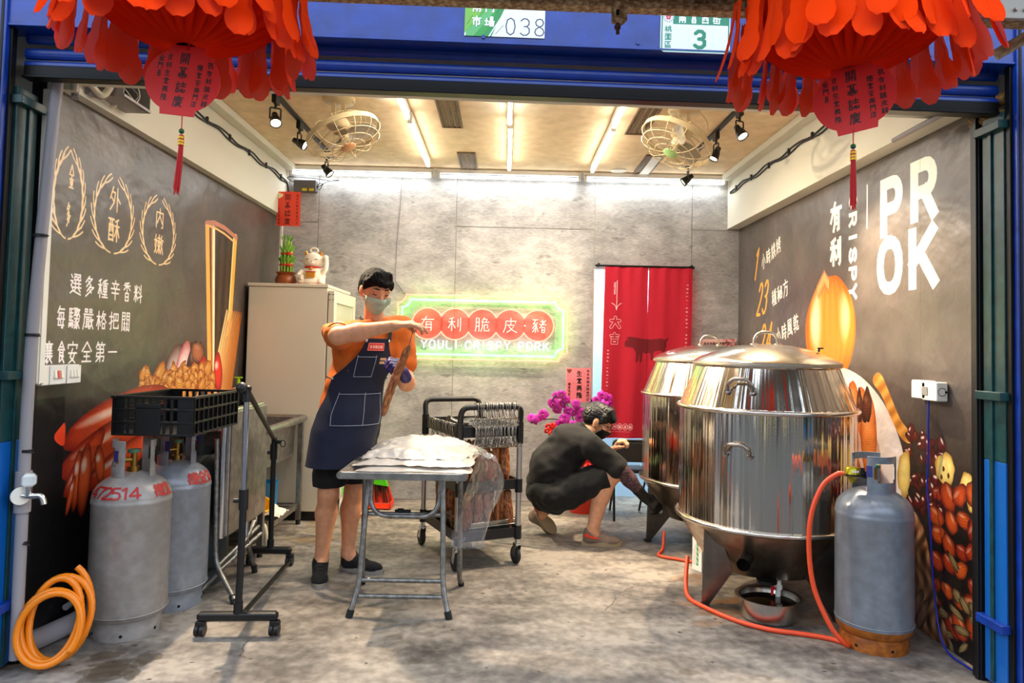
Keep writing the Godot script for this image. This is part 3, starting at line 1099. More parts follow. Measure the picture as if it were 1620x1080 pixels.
func shell() -> void:
	# floor of the shop and the pavement just before it (one screed)
	var f = MB.new()
	var x0 = -2.2
	var x1 = 2.2
	f.face([Vector3(x0, 0, -6.3), Vector3(x1, 0, -6.3), Vector3(x1, 0, -1.9), Vector3(x0, 0, -1.9)], Vector3.UP, [Vector2(0, 1), Vector2(1, 1), Vector2(1, 0), Vector2(0, 0)])
	for e in [[Vector3(x0, 0, -6.3), Vector3(x1, 0, -6.3), Vector3(0, 0, -1)], [Vector3(x1, 0, -6.3), Vector3(x1, 0, -1.9), Vector3(1, 0, 0)], [Vector3(x1, 0, -1.9), Vector3(x0, 0, -1.9), Vector3(0, 0, 1)], [Vector3(x0, 0, -1.9), Vector3(x0, 0, -6.3), Vector3(-1, 0, 0)]]:
		f.face([e[0], e[1], e[1] - Vector3(0, 0.15, 0), e[0] - Vector3(0, 0.15, 0)], e[2])
	f.face([Vector3(x0, -0.15, -6.3), Vector3(x1, -0.15, -6.3), Vector3(x1, -0.15, -1.9), Vector3(x0, -0.15, -1.9)], Vector3.DOWN)
	struct("floor", f, floor_material())

	struct("ceiling", slab(Vector3(-2.3, CEIL, -6.3), Vector3(2.35, CEIL + 0.2, -2.95)), M.plaster)
	struct("wall_left", slab(Vector3(XL - 0.2, 0, -6.2), Vector3(XL, CEIL, ZF)), M.beam)
	struct("wall_right", slab(Vector3(XR, 0, -6.2), Vector3(XR + 0.2, CEIL, ZF)), M.beam)
	# back wall in pieces round the doorway, faced with cement boards that are parts of it
	var bw = MB.new()
	var dx0 = 0.775
	var dx1 = 1.60
	var dy = 2.02
	bw.box(Vector3(dx0 - XL + 0.2, CEIL, 0.14), Vector3((dx0 + XL - 0.2) * 0.5, CEIL * 0.5, ZB - 0.08))
	bw.box(Vector3(XR + 0.2 - dx1, CEIL, 0.14), Vector3((XR + 0.2 + dx1) * 0.5, CEIL * 0.5, ZB - 0.08))
	bw.box(Vector3(dx1 - dx0, CEIL - dy, 0.14), Vector3((dx0 + dx1) * 0.5, (CEIL + dy) * 0.5, ZB - 0.08))
	var back = struct("wall_back", bw, M.beam)
	var cm = concrete_material()
	for r in [[XL, 0.0, -1.63, 2.36], [XL, 2.36, -1.63, CEIL], [-1.63, 0.0, -0.435, CEIL], [-0.435, 0.0, 0.765, 2.352], [-0.435, 2.352, 0.765, CEIL], [0.765, dy, 1.615, CEIL], [1.615, 0.0, XR, 2.37], [1.615, 2.37, XR, CEIL]]:
		var g: float = 0.0025
		var bx = MB.new()
		var p0 = Vector3(r[0] + g, r[1] + g, ZB - 0.010)
		var p1 = Vector3(r[2] - g, r[3] - g, ZB)
		bx.box(p1 - p0, (p0 + p1) * 0.5, Basis(), 0.001)
		for i in bx.v.size():
			bx.uv[i] = Vector2((bx.v[i].x - XL) / 4.0, 1.0 - bx.v[i].y / 2.85)
		put("cement_board", bx, cm, back)
	# side beams under the ceiling
	struct("trim_1", slab(Vector3(XL - 0.01, 2.385, ZB + 0.001), Vector3(XL + 0.055, CEIL, -2.99)), M.beam)
	struct("trim_2", slab(Vector3(XR - 0.105, 2.385, ZB + 0.001), Vector3(XR + 0.01, CEIL, -2.99)), M.beam)
	struct("trim_4", slab(Vector3(XL, 0.0, ZB + 0.001), Vector3(XL + 0.018, 2.385, ZB + 0.03)), M.white)
	# the lintel behind the shutter
	var lint = MB.new()
	lint.box(Vector3(4.38, 0.72, 0.22), Vector3(0.04, 2.385 + 0.36 + 0.024, -2.97), Basis(Vector3(0, 0, 1), -0.0125))
	struct("trim_3", lint, M.beam)
	# the back room behind the curtain
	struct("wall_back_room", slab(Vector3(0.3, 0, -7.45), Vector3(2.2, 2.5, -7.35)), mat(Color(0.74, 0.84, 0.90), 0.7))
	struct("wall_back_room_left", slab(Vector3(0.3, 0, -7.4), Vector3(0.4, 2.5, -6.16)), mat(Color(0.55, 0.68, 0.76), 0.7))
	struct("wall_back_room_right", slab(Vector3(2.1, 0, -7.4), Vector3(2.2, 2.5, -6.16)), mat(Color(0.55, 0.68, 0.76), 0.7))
	struct("ceiling_back_room", slab(Vector3(0.3, 2.5, -7.45), Vector3(2.2, 2.6, -6.16)), M.beam)
	struct("floor_back_room", slab(Vector3(0.3, -0.1, -7.45), Vector3(2.2, 0.0, -6.301)), mat(Color(0.50, 0.56, 0.60), 0.35))
	var bl = OmniLight3D.new()
	bl.name = "back_room_light"
	bl.position = Vector3(1.3, 2.3, -6.9)
	bl.light_color = Color(0.90, 0.96, 1.0)
	bl.light_energy = 2.6
	bl.light_size = 0.1
	bl.shadow_enabled = true
	bl.omni_range = 4.0
	bl.omni_attenuation = 2.0
	add_child(bl)

func street() -> void:
	var asphalt = tri_tex(mat(Color(0.34, 0.34, 0.34), 0.85), noise_tex(0.05, 51, Color(0.7, 0.7, 0.7), Color(1, 1, 1), 4, 256), Vector3(1, 1, 1))
	struct("ground_street", slab(Vector3(-14, -0.3, -1.9), Vector3(14, -0.004, 12)), asphalt)
	struct("ground_side_1", slab(Vector3(-14, -0.3, -6.3), Vector3(-2.2, -0.004, -1.9)), asphalt)
	struct("ground_side_2", slab(Vector3(2.2, -0.3, -6.3), Vector3(14, -0.004, -1.9)), asphalt)
	# facade pillars beside the opening and the storey above
	struct("wall_front_left", slab(Vector3(-8, 0, -3.3), Vector3(XL - 0.215, 6.0, -2.72)), M.beam)
	struct("wall_front_right", slab(Vector3(XR + 0.03, 0, -3.3), Vector3(8, 6.0, -2.72)), mat(Color(0.72, 0.71, 0.68), 0.8))
	struct("wall_front_upper", slab(Vector3(XL - 0.1, 3.05, -3.3), Vector3(XR + 0.03, 6.0, -2.72)), M.beam)
	# the houses over the street, which the steel mirrors
	var cols = [Color(0.30, 0.27, 0.25), Color(0.80, 0.78, 0.74), Color(0.10, 0.10, 0.11), Color(0.72, 0.60, 0.38), Color(0.12, 0.34, 0.24), Color(0.86, 0.86, 0.84), Color(0.14, 0.13, 0.14), Color(0.58, 0.52, 0.46), Color(0.80, 0.70, 0.50), Color(0.16, 0.15, 0.15)]
	var xs = [-14.0, -7.0, -4.6, -3.2, -1.6, -0.4, 1.0, 2.4, 4.0, 6.2, 14.0]
	for k in 10:
		struct("wall_street_%d" % (k + 1), slab(Vector3(xs[k], 0, 8.0 + 0.1 * (k % 3)), Vector3(xs[k + 1], 5.2 + 0.5 * (k % 3), 8.8)), mat(cols[k], 0.8))

# ------------------------------------------------------------------ printed vinyl on the side walls
const PX := 500.0

func food(pic: Pic, c: Vector2, rx: float, ry: float, turn: float, edge: Color, mid: Color, wob := 0.08, sd := 0, shine := 0.6, streak := 0.0) -> void:
	# one printed piece of food with the modelling of its photograph
	var ps = blob(c, rx, ry, turn, wob, sd)
	pic.fillp(ps, func(x, y):
		var q = (Vector2(x, y) - c).rotated(-turn)
		var u = q.x / rx
		var v = q.y / ry
		var r = clampf(u * u + v * v, 0.0, 1.0)
		var col = mid.lerp(edge, r * r * 0.8 + 0.2 * r)
		if streak > 0.0:
			col = col.darkened(streak * (0.5 + 0.5 * sin(q.y * 0.9 + sin(q.x * 0.05 + sd) * 3.0 + sin(q.x * 0.21) * 1.2)))
		var hx = u + 0.28
		var hy = v + 0.38
		var hl = clampf(1.0 - (hx * hx * 3.0 + hy * hy * 14.0), 0.0, 1.0) * shine
		return col.lerp(Color(1, 0.97, 0.9), hl))

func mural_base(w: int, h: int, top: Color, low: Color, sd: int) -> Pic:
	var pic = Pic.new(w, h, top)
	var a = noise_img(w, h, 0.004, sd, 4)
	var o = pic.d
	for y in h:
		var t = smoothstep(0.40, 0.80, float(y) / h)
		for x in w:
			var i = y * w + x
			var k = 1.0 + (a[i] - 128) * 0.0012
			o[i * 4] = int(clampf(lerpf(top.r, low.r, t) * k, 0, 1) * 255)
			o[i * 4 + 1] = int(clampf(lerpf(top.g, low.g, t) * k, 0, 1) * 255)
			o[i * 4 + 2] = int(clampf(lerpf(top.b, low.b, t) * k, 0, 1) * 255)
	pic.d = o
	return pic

func wreath(pic: Pic, c: Vector2, rx: float, ry: float, col: Color) -> void:
	for s in [-1.0, 1.0]:
		var ps = []
		for i in 25:
			var a = PI * 0.5 + s * (0.10 + i / 24.0 * 2.45)
			ps.append(c + Vector2(cos(a) * rx, sin(a) * ry))
		pic.pline(ps, 2.0, col)
		for i in range(3, 25, 3):
			var p: Vector2 = ps[i]
			var d: Vector2 = (ps[i] - ps[i - 1]).normalized()
			for w in [-0.42, 0.42]:
				var l = []
				for j in 6:
					l.append(p + d.rotated(w * (1.0 - j * 0.14)) * j * 8.0)
				pic.pline(l, 2.0, col)

func mural_sheet(called: String, pic: Pic, left: bool, label: String) -> void:
	var m = MB.new()
	var x = XL + 0.002 if left else XR - 0.002
	var s = 1.0 if left else -1.0
	var z0 = ZF - 0.004
	var z1 = ZB + 0.003
	var y1 = 2.385
	var w = pic.w / PX
	# a skin of two millimetres, with a little unevenness of the wall under it
	var rows = 22
	var cols = 30
	var g = []
	for i in rows + 1:
		var row = []
		for j in cols + 1:
			var z = lerpf(z0, z1, float(j) / cols)
			row.append(Vector3(x, y1 * (1.0 - float(i) / rows) + 0.001, z))
		g.append(row)
	m.sheet(g)
	for i in m.v.size():
		var u = (z0 - m.v[i].z) / w
		m.uv[i] = Vector2(u if left else 1.0 - (m.v[i].z - z0 + w) / w * 0.0 - u, (y1 - m.v[i].y) * PX / pic.h)
		m.n[i] = Vector3(s, 0, 0)
	if left:
		for i in range(0, m.ix.size(), 3):
			var k = m.ix[i + 1]
			m.ix[i + 1] = m.ix[i + 2]
			m.ix[i + 2] = k
	m.face([Vector3(x - s * 0.002, 0, z0), Vector3(x, 0, z0), Vector3(x, y1, z0), Vector3(x - s * 0.002, y1, z0)], Vector3(0, 0, 1), [Vector2(0.001 if left else 0.999, 0.5), Vector2(0.001 if left else 0.999, 0.5), Vector2(0.001 if left else 0.999, 0.5), Vector2(0.001 if left else 0.999, 0.5)])
	var mt = mat(Color.WHITE, 0.36)
	mt.albedo_texture = pic.tex()
	mt.normal_enabled = true
	mt.normal_texture = noise_nrm(0.012, 71 if left else 72, 6.0, 512)
	mt.normal_scale = 0.35
	mt.metallic_specular = 0.6
	var o = put(called, m, mt)
	tag(o, label, "wall mural")

func murals() -> void:
	var w = int((-ZB + ZF) * PX)
	var h = int(2.385 * PX)
	# ---------------- the wall with the sink: position from metres of (z, y)
	var pic = mural_base(w, h, Color(0.33, 0.29, 0.26), Color(0.055, 0.045, 0.042), 81)  # top tone is lightened to carry the sheen of street light on the vinyl
	var L = func(z: float, y: float): return Vector2((-z + ZF) * PX, (2.385 - y) * PX)
	var gold = Color(0.98, 0.84, 0.62)
	var wht = Color(0.98, 0.94, 0.93)
	wreath(pic, L.call(-3.085, 1.935), 0.105 * PX, 0.185 * PX, gold)
	wreath(pic, L.call(-3.445, 1.915), 0.165 * PX, 0.180 * PX, gold)
	wreath(pic, L.call(-3.895, 1.91), 0.175 * PX, 0.178 * PX, gold)
	write_on(pic, "金", L.call(-3.10, 2.03), Vector2(0.035, 0.11) * PX, Vector2.ZERO, 2.0, gold)
	write_on(pic, "多", L.call(-3.09, 1.86), Vector2(0.03, 0.11) * PX, Vector2.ZERO, 2.0, gold)
	write_on(pic, "外酥", L.call(-3.45, 2.005), Vector2(0.10, 0.125) * PX, Vector2(0, 0.15 * PX), 2.6, gold)
	write_on(pic, "內嫩", L.call(-3.90, 1.995), Vector2(0.10, 0.115) * PX, Vector2(0, 0.145 * PX), 2.3, gold)
	var cs = Vector2(0.083, 0.098) * PX
	var st = Vector2(0.1075, 0) * PX
	write_on(pic, "選多種辛香料", L.call(-3.165, 1.555), cs, st, 2.1, wht)
	write_on(pic, "每", L.call(-3.072, 1.402), Vector2(0.055, 0.098) * PX, st, 2.1, wht)
	write_on(pic, "驟嚴格把關", L.call(-3.165, 1.402), cs, st, 2.1, wht)
	write_on(pic, "讓", L.call(-2.985, 1.247), cs, st, 2.1, wht)
	write_on(pic, "食", L.call(-3.085, 1.247), Vector2(0.05, 0.098) * PX, st, 2.1, wht)
	write_on(pic, "安全第一", L.call(-3.165, 1.247), cs, st, 2.1, wht)
	# the overlap of two lengths of vinyl
	pic.line(L.call(-3.115, 2.385), L.call(-3.135, 0.0), 0.7, Color(0.2, 0.17, 0.15, 0.6))
	# jar of noodles: dark glass with golden edges
	var jar = PackedVector2Array([L.call(-4.50, 2.06), L.call(-4.72, 2.10), L.call(-5.02, 2.07), L.call(-4.95, 1.0), L.call(-4.63, 1.0)])
	pic.fillp(jar, func(x, y): return Color(0.15, 0.105, 0.075).lerp(Color(0.30, 0.2, 0.1), 0.5 + 0.5 * sin(x * 0.11 + y * 0.004)))
	for e in [[-4.52, -4.645, 0.030, Color(0.96, 0.70, 0.32)], [-4.62, -4.70, 0.022, Color(1.0, 0.93, 0.75)], [-4.585, -4.685, 0.010, Color(0.80, 0.45, 0.15)], [-5.00, -4.93, 0.028, Color(0.97, 0.68, 0.25)], [-4.965, -4.90, 0.010, Color(1.0, 0.90, 0.6)]]:
		pic.line(L.call(e[0], 2.06), L.call(e[1], 1.08), e[2] * PX, e[3])
	pic.pline([L.call(-4.50, 2.075), L.call(-4.62, 2.10), L.call(-4.80, 2.095), L.call(-5.02, 2.06)], 8.0, Color(0.78, 0.50, 0.40))
	pic.pline([L.call(-4.50, 2.06), L.call(-4.62, 2.07), L.call(-4.80, 2.055), L.call(-5.01, 2.02)], 4.0, Color(0.98, 0.75, 0.45))
	# noodles leaning out of the dark
	for k in 26:
		var t = k / 25.0
		pic.line(L.call(lerpf(-4.88, -5.16, t), 1.50 + 0.03 * sin(k * 2.1)), L.call(lerpf(-4.66, -5.02, t), 0.96), 5.0, Color(0.98, 0.80, 0.52).lerp(Color(0.72, 0.40, 0.12), clampf(t * 1.1 + 0.15 * sin(k * 4.0), 0, 1)))
	# sliced onion, plum shadow, chillies
	food(pic, L.call(-4.14, 1.06), 0.14 * PX, 0.24 * PX, 0.35, Color(0.30, 0.12, 0.12), Color(0.80, 0.72, 0.70), 0.04, 1, 0.2)
	food(pic, L.call(-4.24, 1.08), 0.10 * PX, 0.24 * PX, 0.35, Color(0.75, 0.30, 0.32), Color(0.97, 0.90, 0.88), 0.03, 2, 0.3)
	food(pic, L.call(-4.37, 1.15), 0.07 * PX, 0.17 * PX, 0.4, Color(0.16, 0.05, 0.05), Color(0.30, 0.15, 0.14), 0.03, 2, 0.3)
	food(pic, L.call(-4.45, 1.24), 0.10 * PX, 0.07 * PX, 0.2, Color(0.25, 0.12, 0.06), Color(0.70, 0.40, 0.25), 0.3, 4, 0.2)
	food(pic, L.call(-4.52, 1.09), 0.07 * PX, 0.13 * PX, 0.25, Color(0.52, 0.04, 0.03), Color(0.93, 0.22, 0.13), 0.05, 5, 0.7)
	food(pic, L.call(-4.78, 1.10), 0.07 * PX, 0.14 * PX, -0.2, Color(0.50, 0.03, 0.03), Color(0.92, 0.20, 0.12), 0.05, 6, 0.8)
	var rng = RandomNumberGenerator.new()
	rng.seed = 5
	for k in 60:
		var z = -3.80 - k % 20 * 0.047 + rng.randf_range(-0.03, 0.03)
		var y: float = 1.13 - (k / 20) * 0.05 + rng.randf_range(-0.05, 0.03) - absf(z + 4.2) * 0.06
		food(pic, L.call(z, y), rng.randf_range(0.03, 0.07) * PX, rng.randf_range(0.025, 0.055) * PX, rng.randf_range(-1, 1), Color(0.66, 0.30, 0.07), Color(0.97, 0.66, 0.26), 0.25, k, 0.35, 0.25)
	# big red peppers over each other
	pass
	for pp in [[-3.62, 0.925, 0.50, 0.115, -0.16, 0], [-3.52, 0.80, 0.42, 0.105, -0.22, 1], [-3.30, 0.735, 0.20, 0.06, -0.75, 2], [-3.62, 0.69, 0.32, 0.08, -0.25, 3]]:
		food(pic, L.call(pp[0], pp[1]), pp[2] * PX, pp[3] * PX, pp[4], Color(0.50, 0.09, 0.03), Color(0.93, 0.33, 0.15), 0.03, pp[5], 0.75)
	for pp in [[-3.24, 0.66, 0.035, 0.14, 0.10], [-3.30, 0.655, 0.05, 0.17, 0.08], [-3.42, 0.70, 0.04, 0.10, -0.2], [-3.20, 0.60, 0.02, 0.09, 0.3]]:
		food(pic, L.call(pp[0], pp[1]), pp[2] * PX, pp[3] * PX, pp[4], Color(0.48, 0.10, 0.03), Color(0.96, 0.40, 0.18), 0.03, 3, 0.8)
	# the last length of vinyl overlaps: its part of the picture is dark but for one tip
	pic.fillp(PackedVector2Array([L.call(-2.93, 1.05), L.call(-3.128, 1.05), L.call(-3.136, 0.0), L.call(-2.93, 0.0)]), func(x, y): return Color(0.10, 0.08, 0.07).lerp(Color(0.045, 0.038, 0.036), smoothstep(1.3, 1.75, y / PX)))
	pic.fillp(spline2([L.call(-3.136, 0.93), L.call(-3.10, 0.915), L.call(-3.065, 0.885), L.call(-3.08, 0.855), L.call(-3.136, 0.835)], 4), func(x, y): return Color(0.90, 0.26, 0.12))
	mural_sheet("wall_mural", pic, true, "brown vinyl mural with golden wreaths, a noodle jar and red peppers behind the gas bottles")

	# ---------------- the wall with the ovens
	pic = mural_base(w, h, Color(0.35, 0.32, 0.30), Color(0.085, 0.06, 0.05), 82)  # here too the upper tone is raised for sheen on the vinyl
	var R = func(z: float, y: float): return Vector2((z - ZB - 0.0) * PX, (2.385 - y) * PX)
	var amb = Color(0.95, 0.66, 0.24)
	var cream = Color(0.99, 0.95, 0.89)
	# the words
	for e in [["P", -3.620, 2.105, 0.185, 0.270], ["R", -3.338, 2.13, 0.190, 0.260], ["O", -3.634, 1.79, 0.200, 0.255], ["K", -3.345, 1.798, 0.205, 0.255]]:
		write_on(pic, e[0], R.call(e[1], e[2]), Vector2(e[3], e[4]) * PX, Vector2.ZERO, 0.033 * PX, cream, 0.0, 0.0, true)
	pic.line(R.call(-3.86, 2.27), R.call(-3.86, 2.03), 3.0, cream)
	write_on(pic, "CRISPY", R.call(-4.02, 2.215), Vector2(0.075, 0.078) * PX, Vector2(0, 0.1065 * PX), 0.0115 * PX, cream, PI / 2, 0.0, true)
	write_on(pic, "有利", R.call(-4.228, 2.165), Vector2(0.145, 0.175) * PX, Vector2(0, 0.215 * PX), 0.013 * PX, cream, 0.0, 0.0, true)
	write_on(pic, "1", R.call(-5.565, 2.03), Vector2(0.09, 0.25) * PX, Vector2.ZERO, 6.0, amb, 0.0, 0.35)
	write_on(pic, "小時烘烤", R.call(-5.42, 2.035), Vector2(0.082, 0.125) * PX, Vector2(0.098, -0.028) * PX, 2.6, cream, -0.22, 0.1)
	write_on(pic, "23", R.call(-5.49, 1.74), Vector2(0.085, 0.26) * PX, Vector2(0.115, -0.01) * PX, 6.0, amb, 0.0, 0.30)
	write_on(pic, "種秘方", R.call(-5.20, 1.735), Vector2(0.09, 0.125) * PX, Vector2(0.105, -0.026) * PX, 2.6, cream, -0.22, 0.1)
	write_on(pic, "24", R.call(-5.42, 1.42), Vector2(0.085, 0.24) * PX, Vector2(0.125, -0.01) * PX, 6.0, amb, 0.0, 0.30)
	write_on(pic, "小時風乾", R.call(-5.115, 1.445), Vector2(0.085, 0.125) * PX, Vector2(0.102, -0.027) * PX, 2.6, cream, -0.22, 0.1)
	# golden onion
	var oc: Vector2 = R.call(-4.32, 1.50)
	var onion = spline2([R.call(-4.385, 1.80), R.call(-4.52, 1.72), R.call(-4.645, 1.54), R.call(-4.62, 1.32), R.call(-4.44, 1.16), R.call(-4.22, 1.14), R.call(-4.04, 1.28), R.call(-3.985, 1.50), R.call(-4.06, 1.68), R.call(-4.20, 1.79), R.call(-4.30, 1.80)])
	pic.fillp(onion, func(x, y):
		var u: float = (x - oc.x) / (0.335 * PX)
		var v: float = (y - oc.y) / (0.33 * PX)
		var r = clampf(u * u + v * v, 0, 1)
		var bend = u / maxf(0.25, sqrt(maxf(0.02, 1.0 - v * v * 0.85)))
		var c = Color(0.97, 0.62, 0.22).lerp(Color(0.80, 0.36, 0.06), clampf(r * r * 0.9 - 0.25 * v + 0.12 * sin(bend * 26.0) + 0.06 * sin(bend * 61.0), 0, 1))
		var hl = clampf(1.0 - pow((bend + 0.55) * 3.4, 2.0) - pow(v * 1.35 + 0.1, 2.0), 0, 1) * 0.9
		var h2 = clampf(1.0 - pow((bend - 0.62) * 4.2, 2.0) - pow(v * 1.9 + 0.25, 2.0), 0, 1) * 0.7
		return c.lerp(Color(1.0, 0.95, 0.82), clampf(hl + h2, 0, 1)))
	for k in 9:
		food(pic, R.call(-4.47 + k * 0.018, 1.80 - absf(k - 5) * 0.016), 0.011 * PX, 0.055 * PX, -0.25 + k * 0.04, Color(0.55, 0.25, 0.10), Color(0.98, 0.75, 0.45), 0.1, k, 0.3)
	# plate with sliced roast pork
	var plate = blob(R.call(-4.22, 0.62), 0.755 * PX, 0.62 * PX, 0.0, 0.0, 0, 80)
	var pc: Vector2 = R.call(-4.22, 0.62)
	pic.fillp(plate, func(x, y):
		var u: float = (x - pc.x) / (0.755 * PX)
		var v: float = (y - pc.y) / (0.62 * PX)
		var r = sqrt(u * u + v * v)
		return Color(0.90, 0.86, 0.85).lerp(Color(0.80, 0.74, 0.73), clampf((0.72 - r) * 8.0, 0, 0.5) + clampf((r - 0.93) * 8.0, 0, 0.5)))
	food(pic, R.call(-3.92, 0.62), 0.20 * PX, 0.30 * PX, 0.3, Color(0.80, 0.62, 0.56), Color(0.86, 0.76, 0.70), 0.05, 3, 0.0)
	for e in [[-4.00, 1.04, 0.06, 0.13, -0.25], [-3.91, 0.98, 0.06, 0.16, -0.1], [-4.06, 0.80, 0.09, 0.24, 0.12], [-3.84, 0.86, 0.085, 0.25, -0.05], [-4.00, 0.60, 0.10, 0.25, -0.35], [-4.10, 0.55, 0.13, 0.25, 0.2]]:
		food(pic, R.call(e[0], e[1]), e[2] * PX, e[3] * PX, e[4], Color(0.70, 0.30, 0.08), Color(0.93, 0.56, 0.26), 0.06, int(e[1] * 100), 0.25, 0.12)
	for e in [[-3.94, 1.02, 0.035, 0.10, 0.0], [-3.86, 1.03, 0.05, 0.10, 0.1], [-4.03, 1.02, 0.03, 0.09, -0.2]]:
		food(pic, R.call(e[0], e[1]), e[2] * PX, e[3] * PX, e[4], Color(0.12, 0.04, 0.02), Color(0.45, 0.18, 0.08), 0.15, 7, 0.2, 0.5)
	# ginger
	pic.fillp(spline2([R.call(-3.80, 1.17), R.call(-3.755, 1.22), R.call(-3.70, 1.20), R.call(-3.62, 1.10), R.call(-3.54, 1.0), R.call(-3.47, 0.95), R.call(-3.42, 0.92), R.call(-3.45, 0.88), R.call(-3.53, 0.90), R.call(-3.62, 0.99), R.call(-3.71, 1.10)]), func(x, y): return Color(0.88, 0.62, 0.28).lerp(Color(0.68, 0.42, 0.14), 0.5 + 0.5 * sin(x * 0.09 + y * 0.13)))
	# glossy dark dates, lotus slices, red dates, bark
	for k in 46:
		food(pic, R.call(-3.47 + rng.randf_range(0.0, 0.30), 0.86 + rng.randf_range(-0.30, 0.10)), rng.randf_range(0.02, 0.05) * PX, rng.randf_range(0.015, 0.04) * PX, rng.randf_range(-1, 1), Color(0.10, 0.02, 0.02), Color(0.36, 0.07, 0.06), 0.15, k, 0.9)
	for e in [[-3.50, 0.72, 0.055, 0.12, 0.1], [-3.175, 0.80, 0.07, 0.075, 0.0], [-3.02, 0.76, 0.05, 0.05, 0.4], [-2.97, 0.70, 0.06, 0.06, 0.2]]:
		food(pic, R.call(e[0], e[1]), e[2] * PX, e[3] * PX, e[4], Color(0.66, 0.50, 0.20), Color(0.90, 0.80, 0.46), 0.16, int(e[1] * 77), 0.1)
	for e in [[-3.185, 0.80], [-3.15, 0.775], [-3.20, 0.76]]:
		food(pic, R.call(e[0], e[1]), 0.008 * PX, 0.012 * PX, 0.0, Color(0.30, 0.15, 0.05), Color(0.35, 0.18, 0.06), 0.1, 1, 0.0)
	for k in 24:
		var z = -3.235 + (k % 4) * 0.085 + rng.randf_range(-0.02, 0.02)
		var y = 0.70 - (k / 4) * 0.115 + rng.randf_range(-0.03, 0.03)
		var big = rng.randf_range(0.045, 0.072)
		var hue = rng.randf()
		food(pic, R.call(z, y), big * PX, big * 0.74 * PX, rng.randf_range(-1.2, 1.2), Color(0.26, 0.04, 0.02).lerp(Color(0.36, 0.10, 0.02), hue), Color(0.66, 0.18, 0.07).lerp(Color(0.84, 0.36, 0.10), hue), 0.14, k, 0.35, 0.16)
	for k in 12:
		food(pic, R.call(-3.10 + rng.randf_range(-0.12, 0.15), 0.22 + rng.randf_range(-0.2, 0.2)), rng.randf_range(0.03, 0.06) * PX, rng.randf_range(0.015, 0.03) * PX, rng.randf_range(-1, 1), Color(0.16, 0.10, 0.05), Color(0.62, 0.52, 0.32), 0.25, k, 0.1, 0.3)
	pic.fillp(spline2([R.call(-3.50, 0.50), R.call(-3.43, 0.56), R.call(-3.33, 0.48), R.call(-3.27, 0.30), R.call(-3.21, 0.15), R.call(-3.14, 0.03), R.call(-3.22, 0.0), R.call(-3.40, 0.0), R.call(-3.48, 0.2)]), func(x, y):
		var n = sin(x * 0.16 + sin(y * 0.045) * 2.6) * sin(y * 0.062 + x * 0.02)
		return Color(0.50, 0.32, 0.20).lerp(Color(0.13, 0.07, 0.05) if n > 0.0 else Color(0.80, 0.62, 0.46), absf(n) * 0.9))
	for k in 7:
		food(pic, R.call(-3.62 + k * 0.045, 0.26 - k * 0.03), 0.03 * PX, 0.10 * PX, 0.5, Color(0.20, 0.10, 0.08), Color(0.62, 0.45, 0.38), 0.2, k, 0.1, 0.3)
	pic.line(R.call(-3.36, 2.385), R.call(-3.36, 0.0), 0.6, Color(0.1, 0.08, 0.07, 0.5))
	mural_sheet("wall_mural", pic, false, "dark vinyl mural with cream PR OK letters and a golden onion behind the ovens")

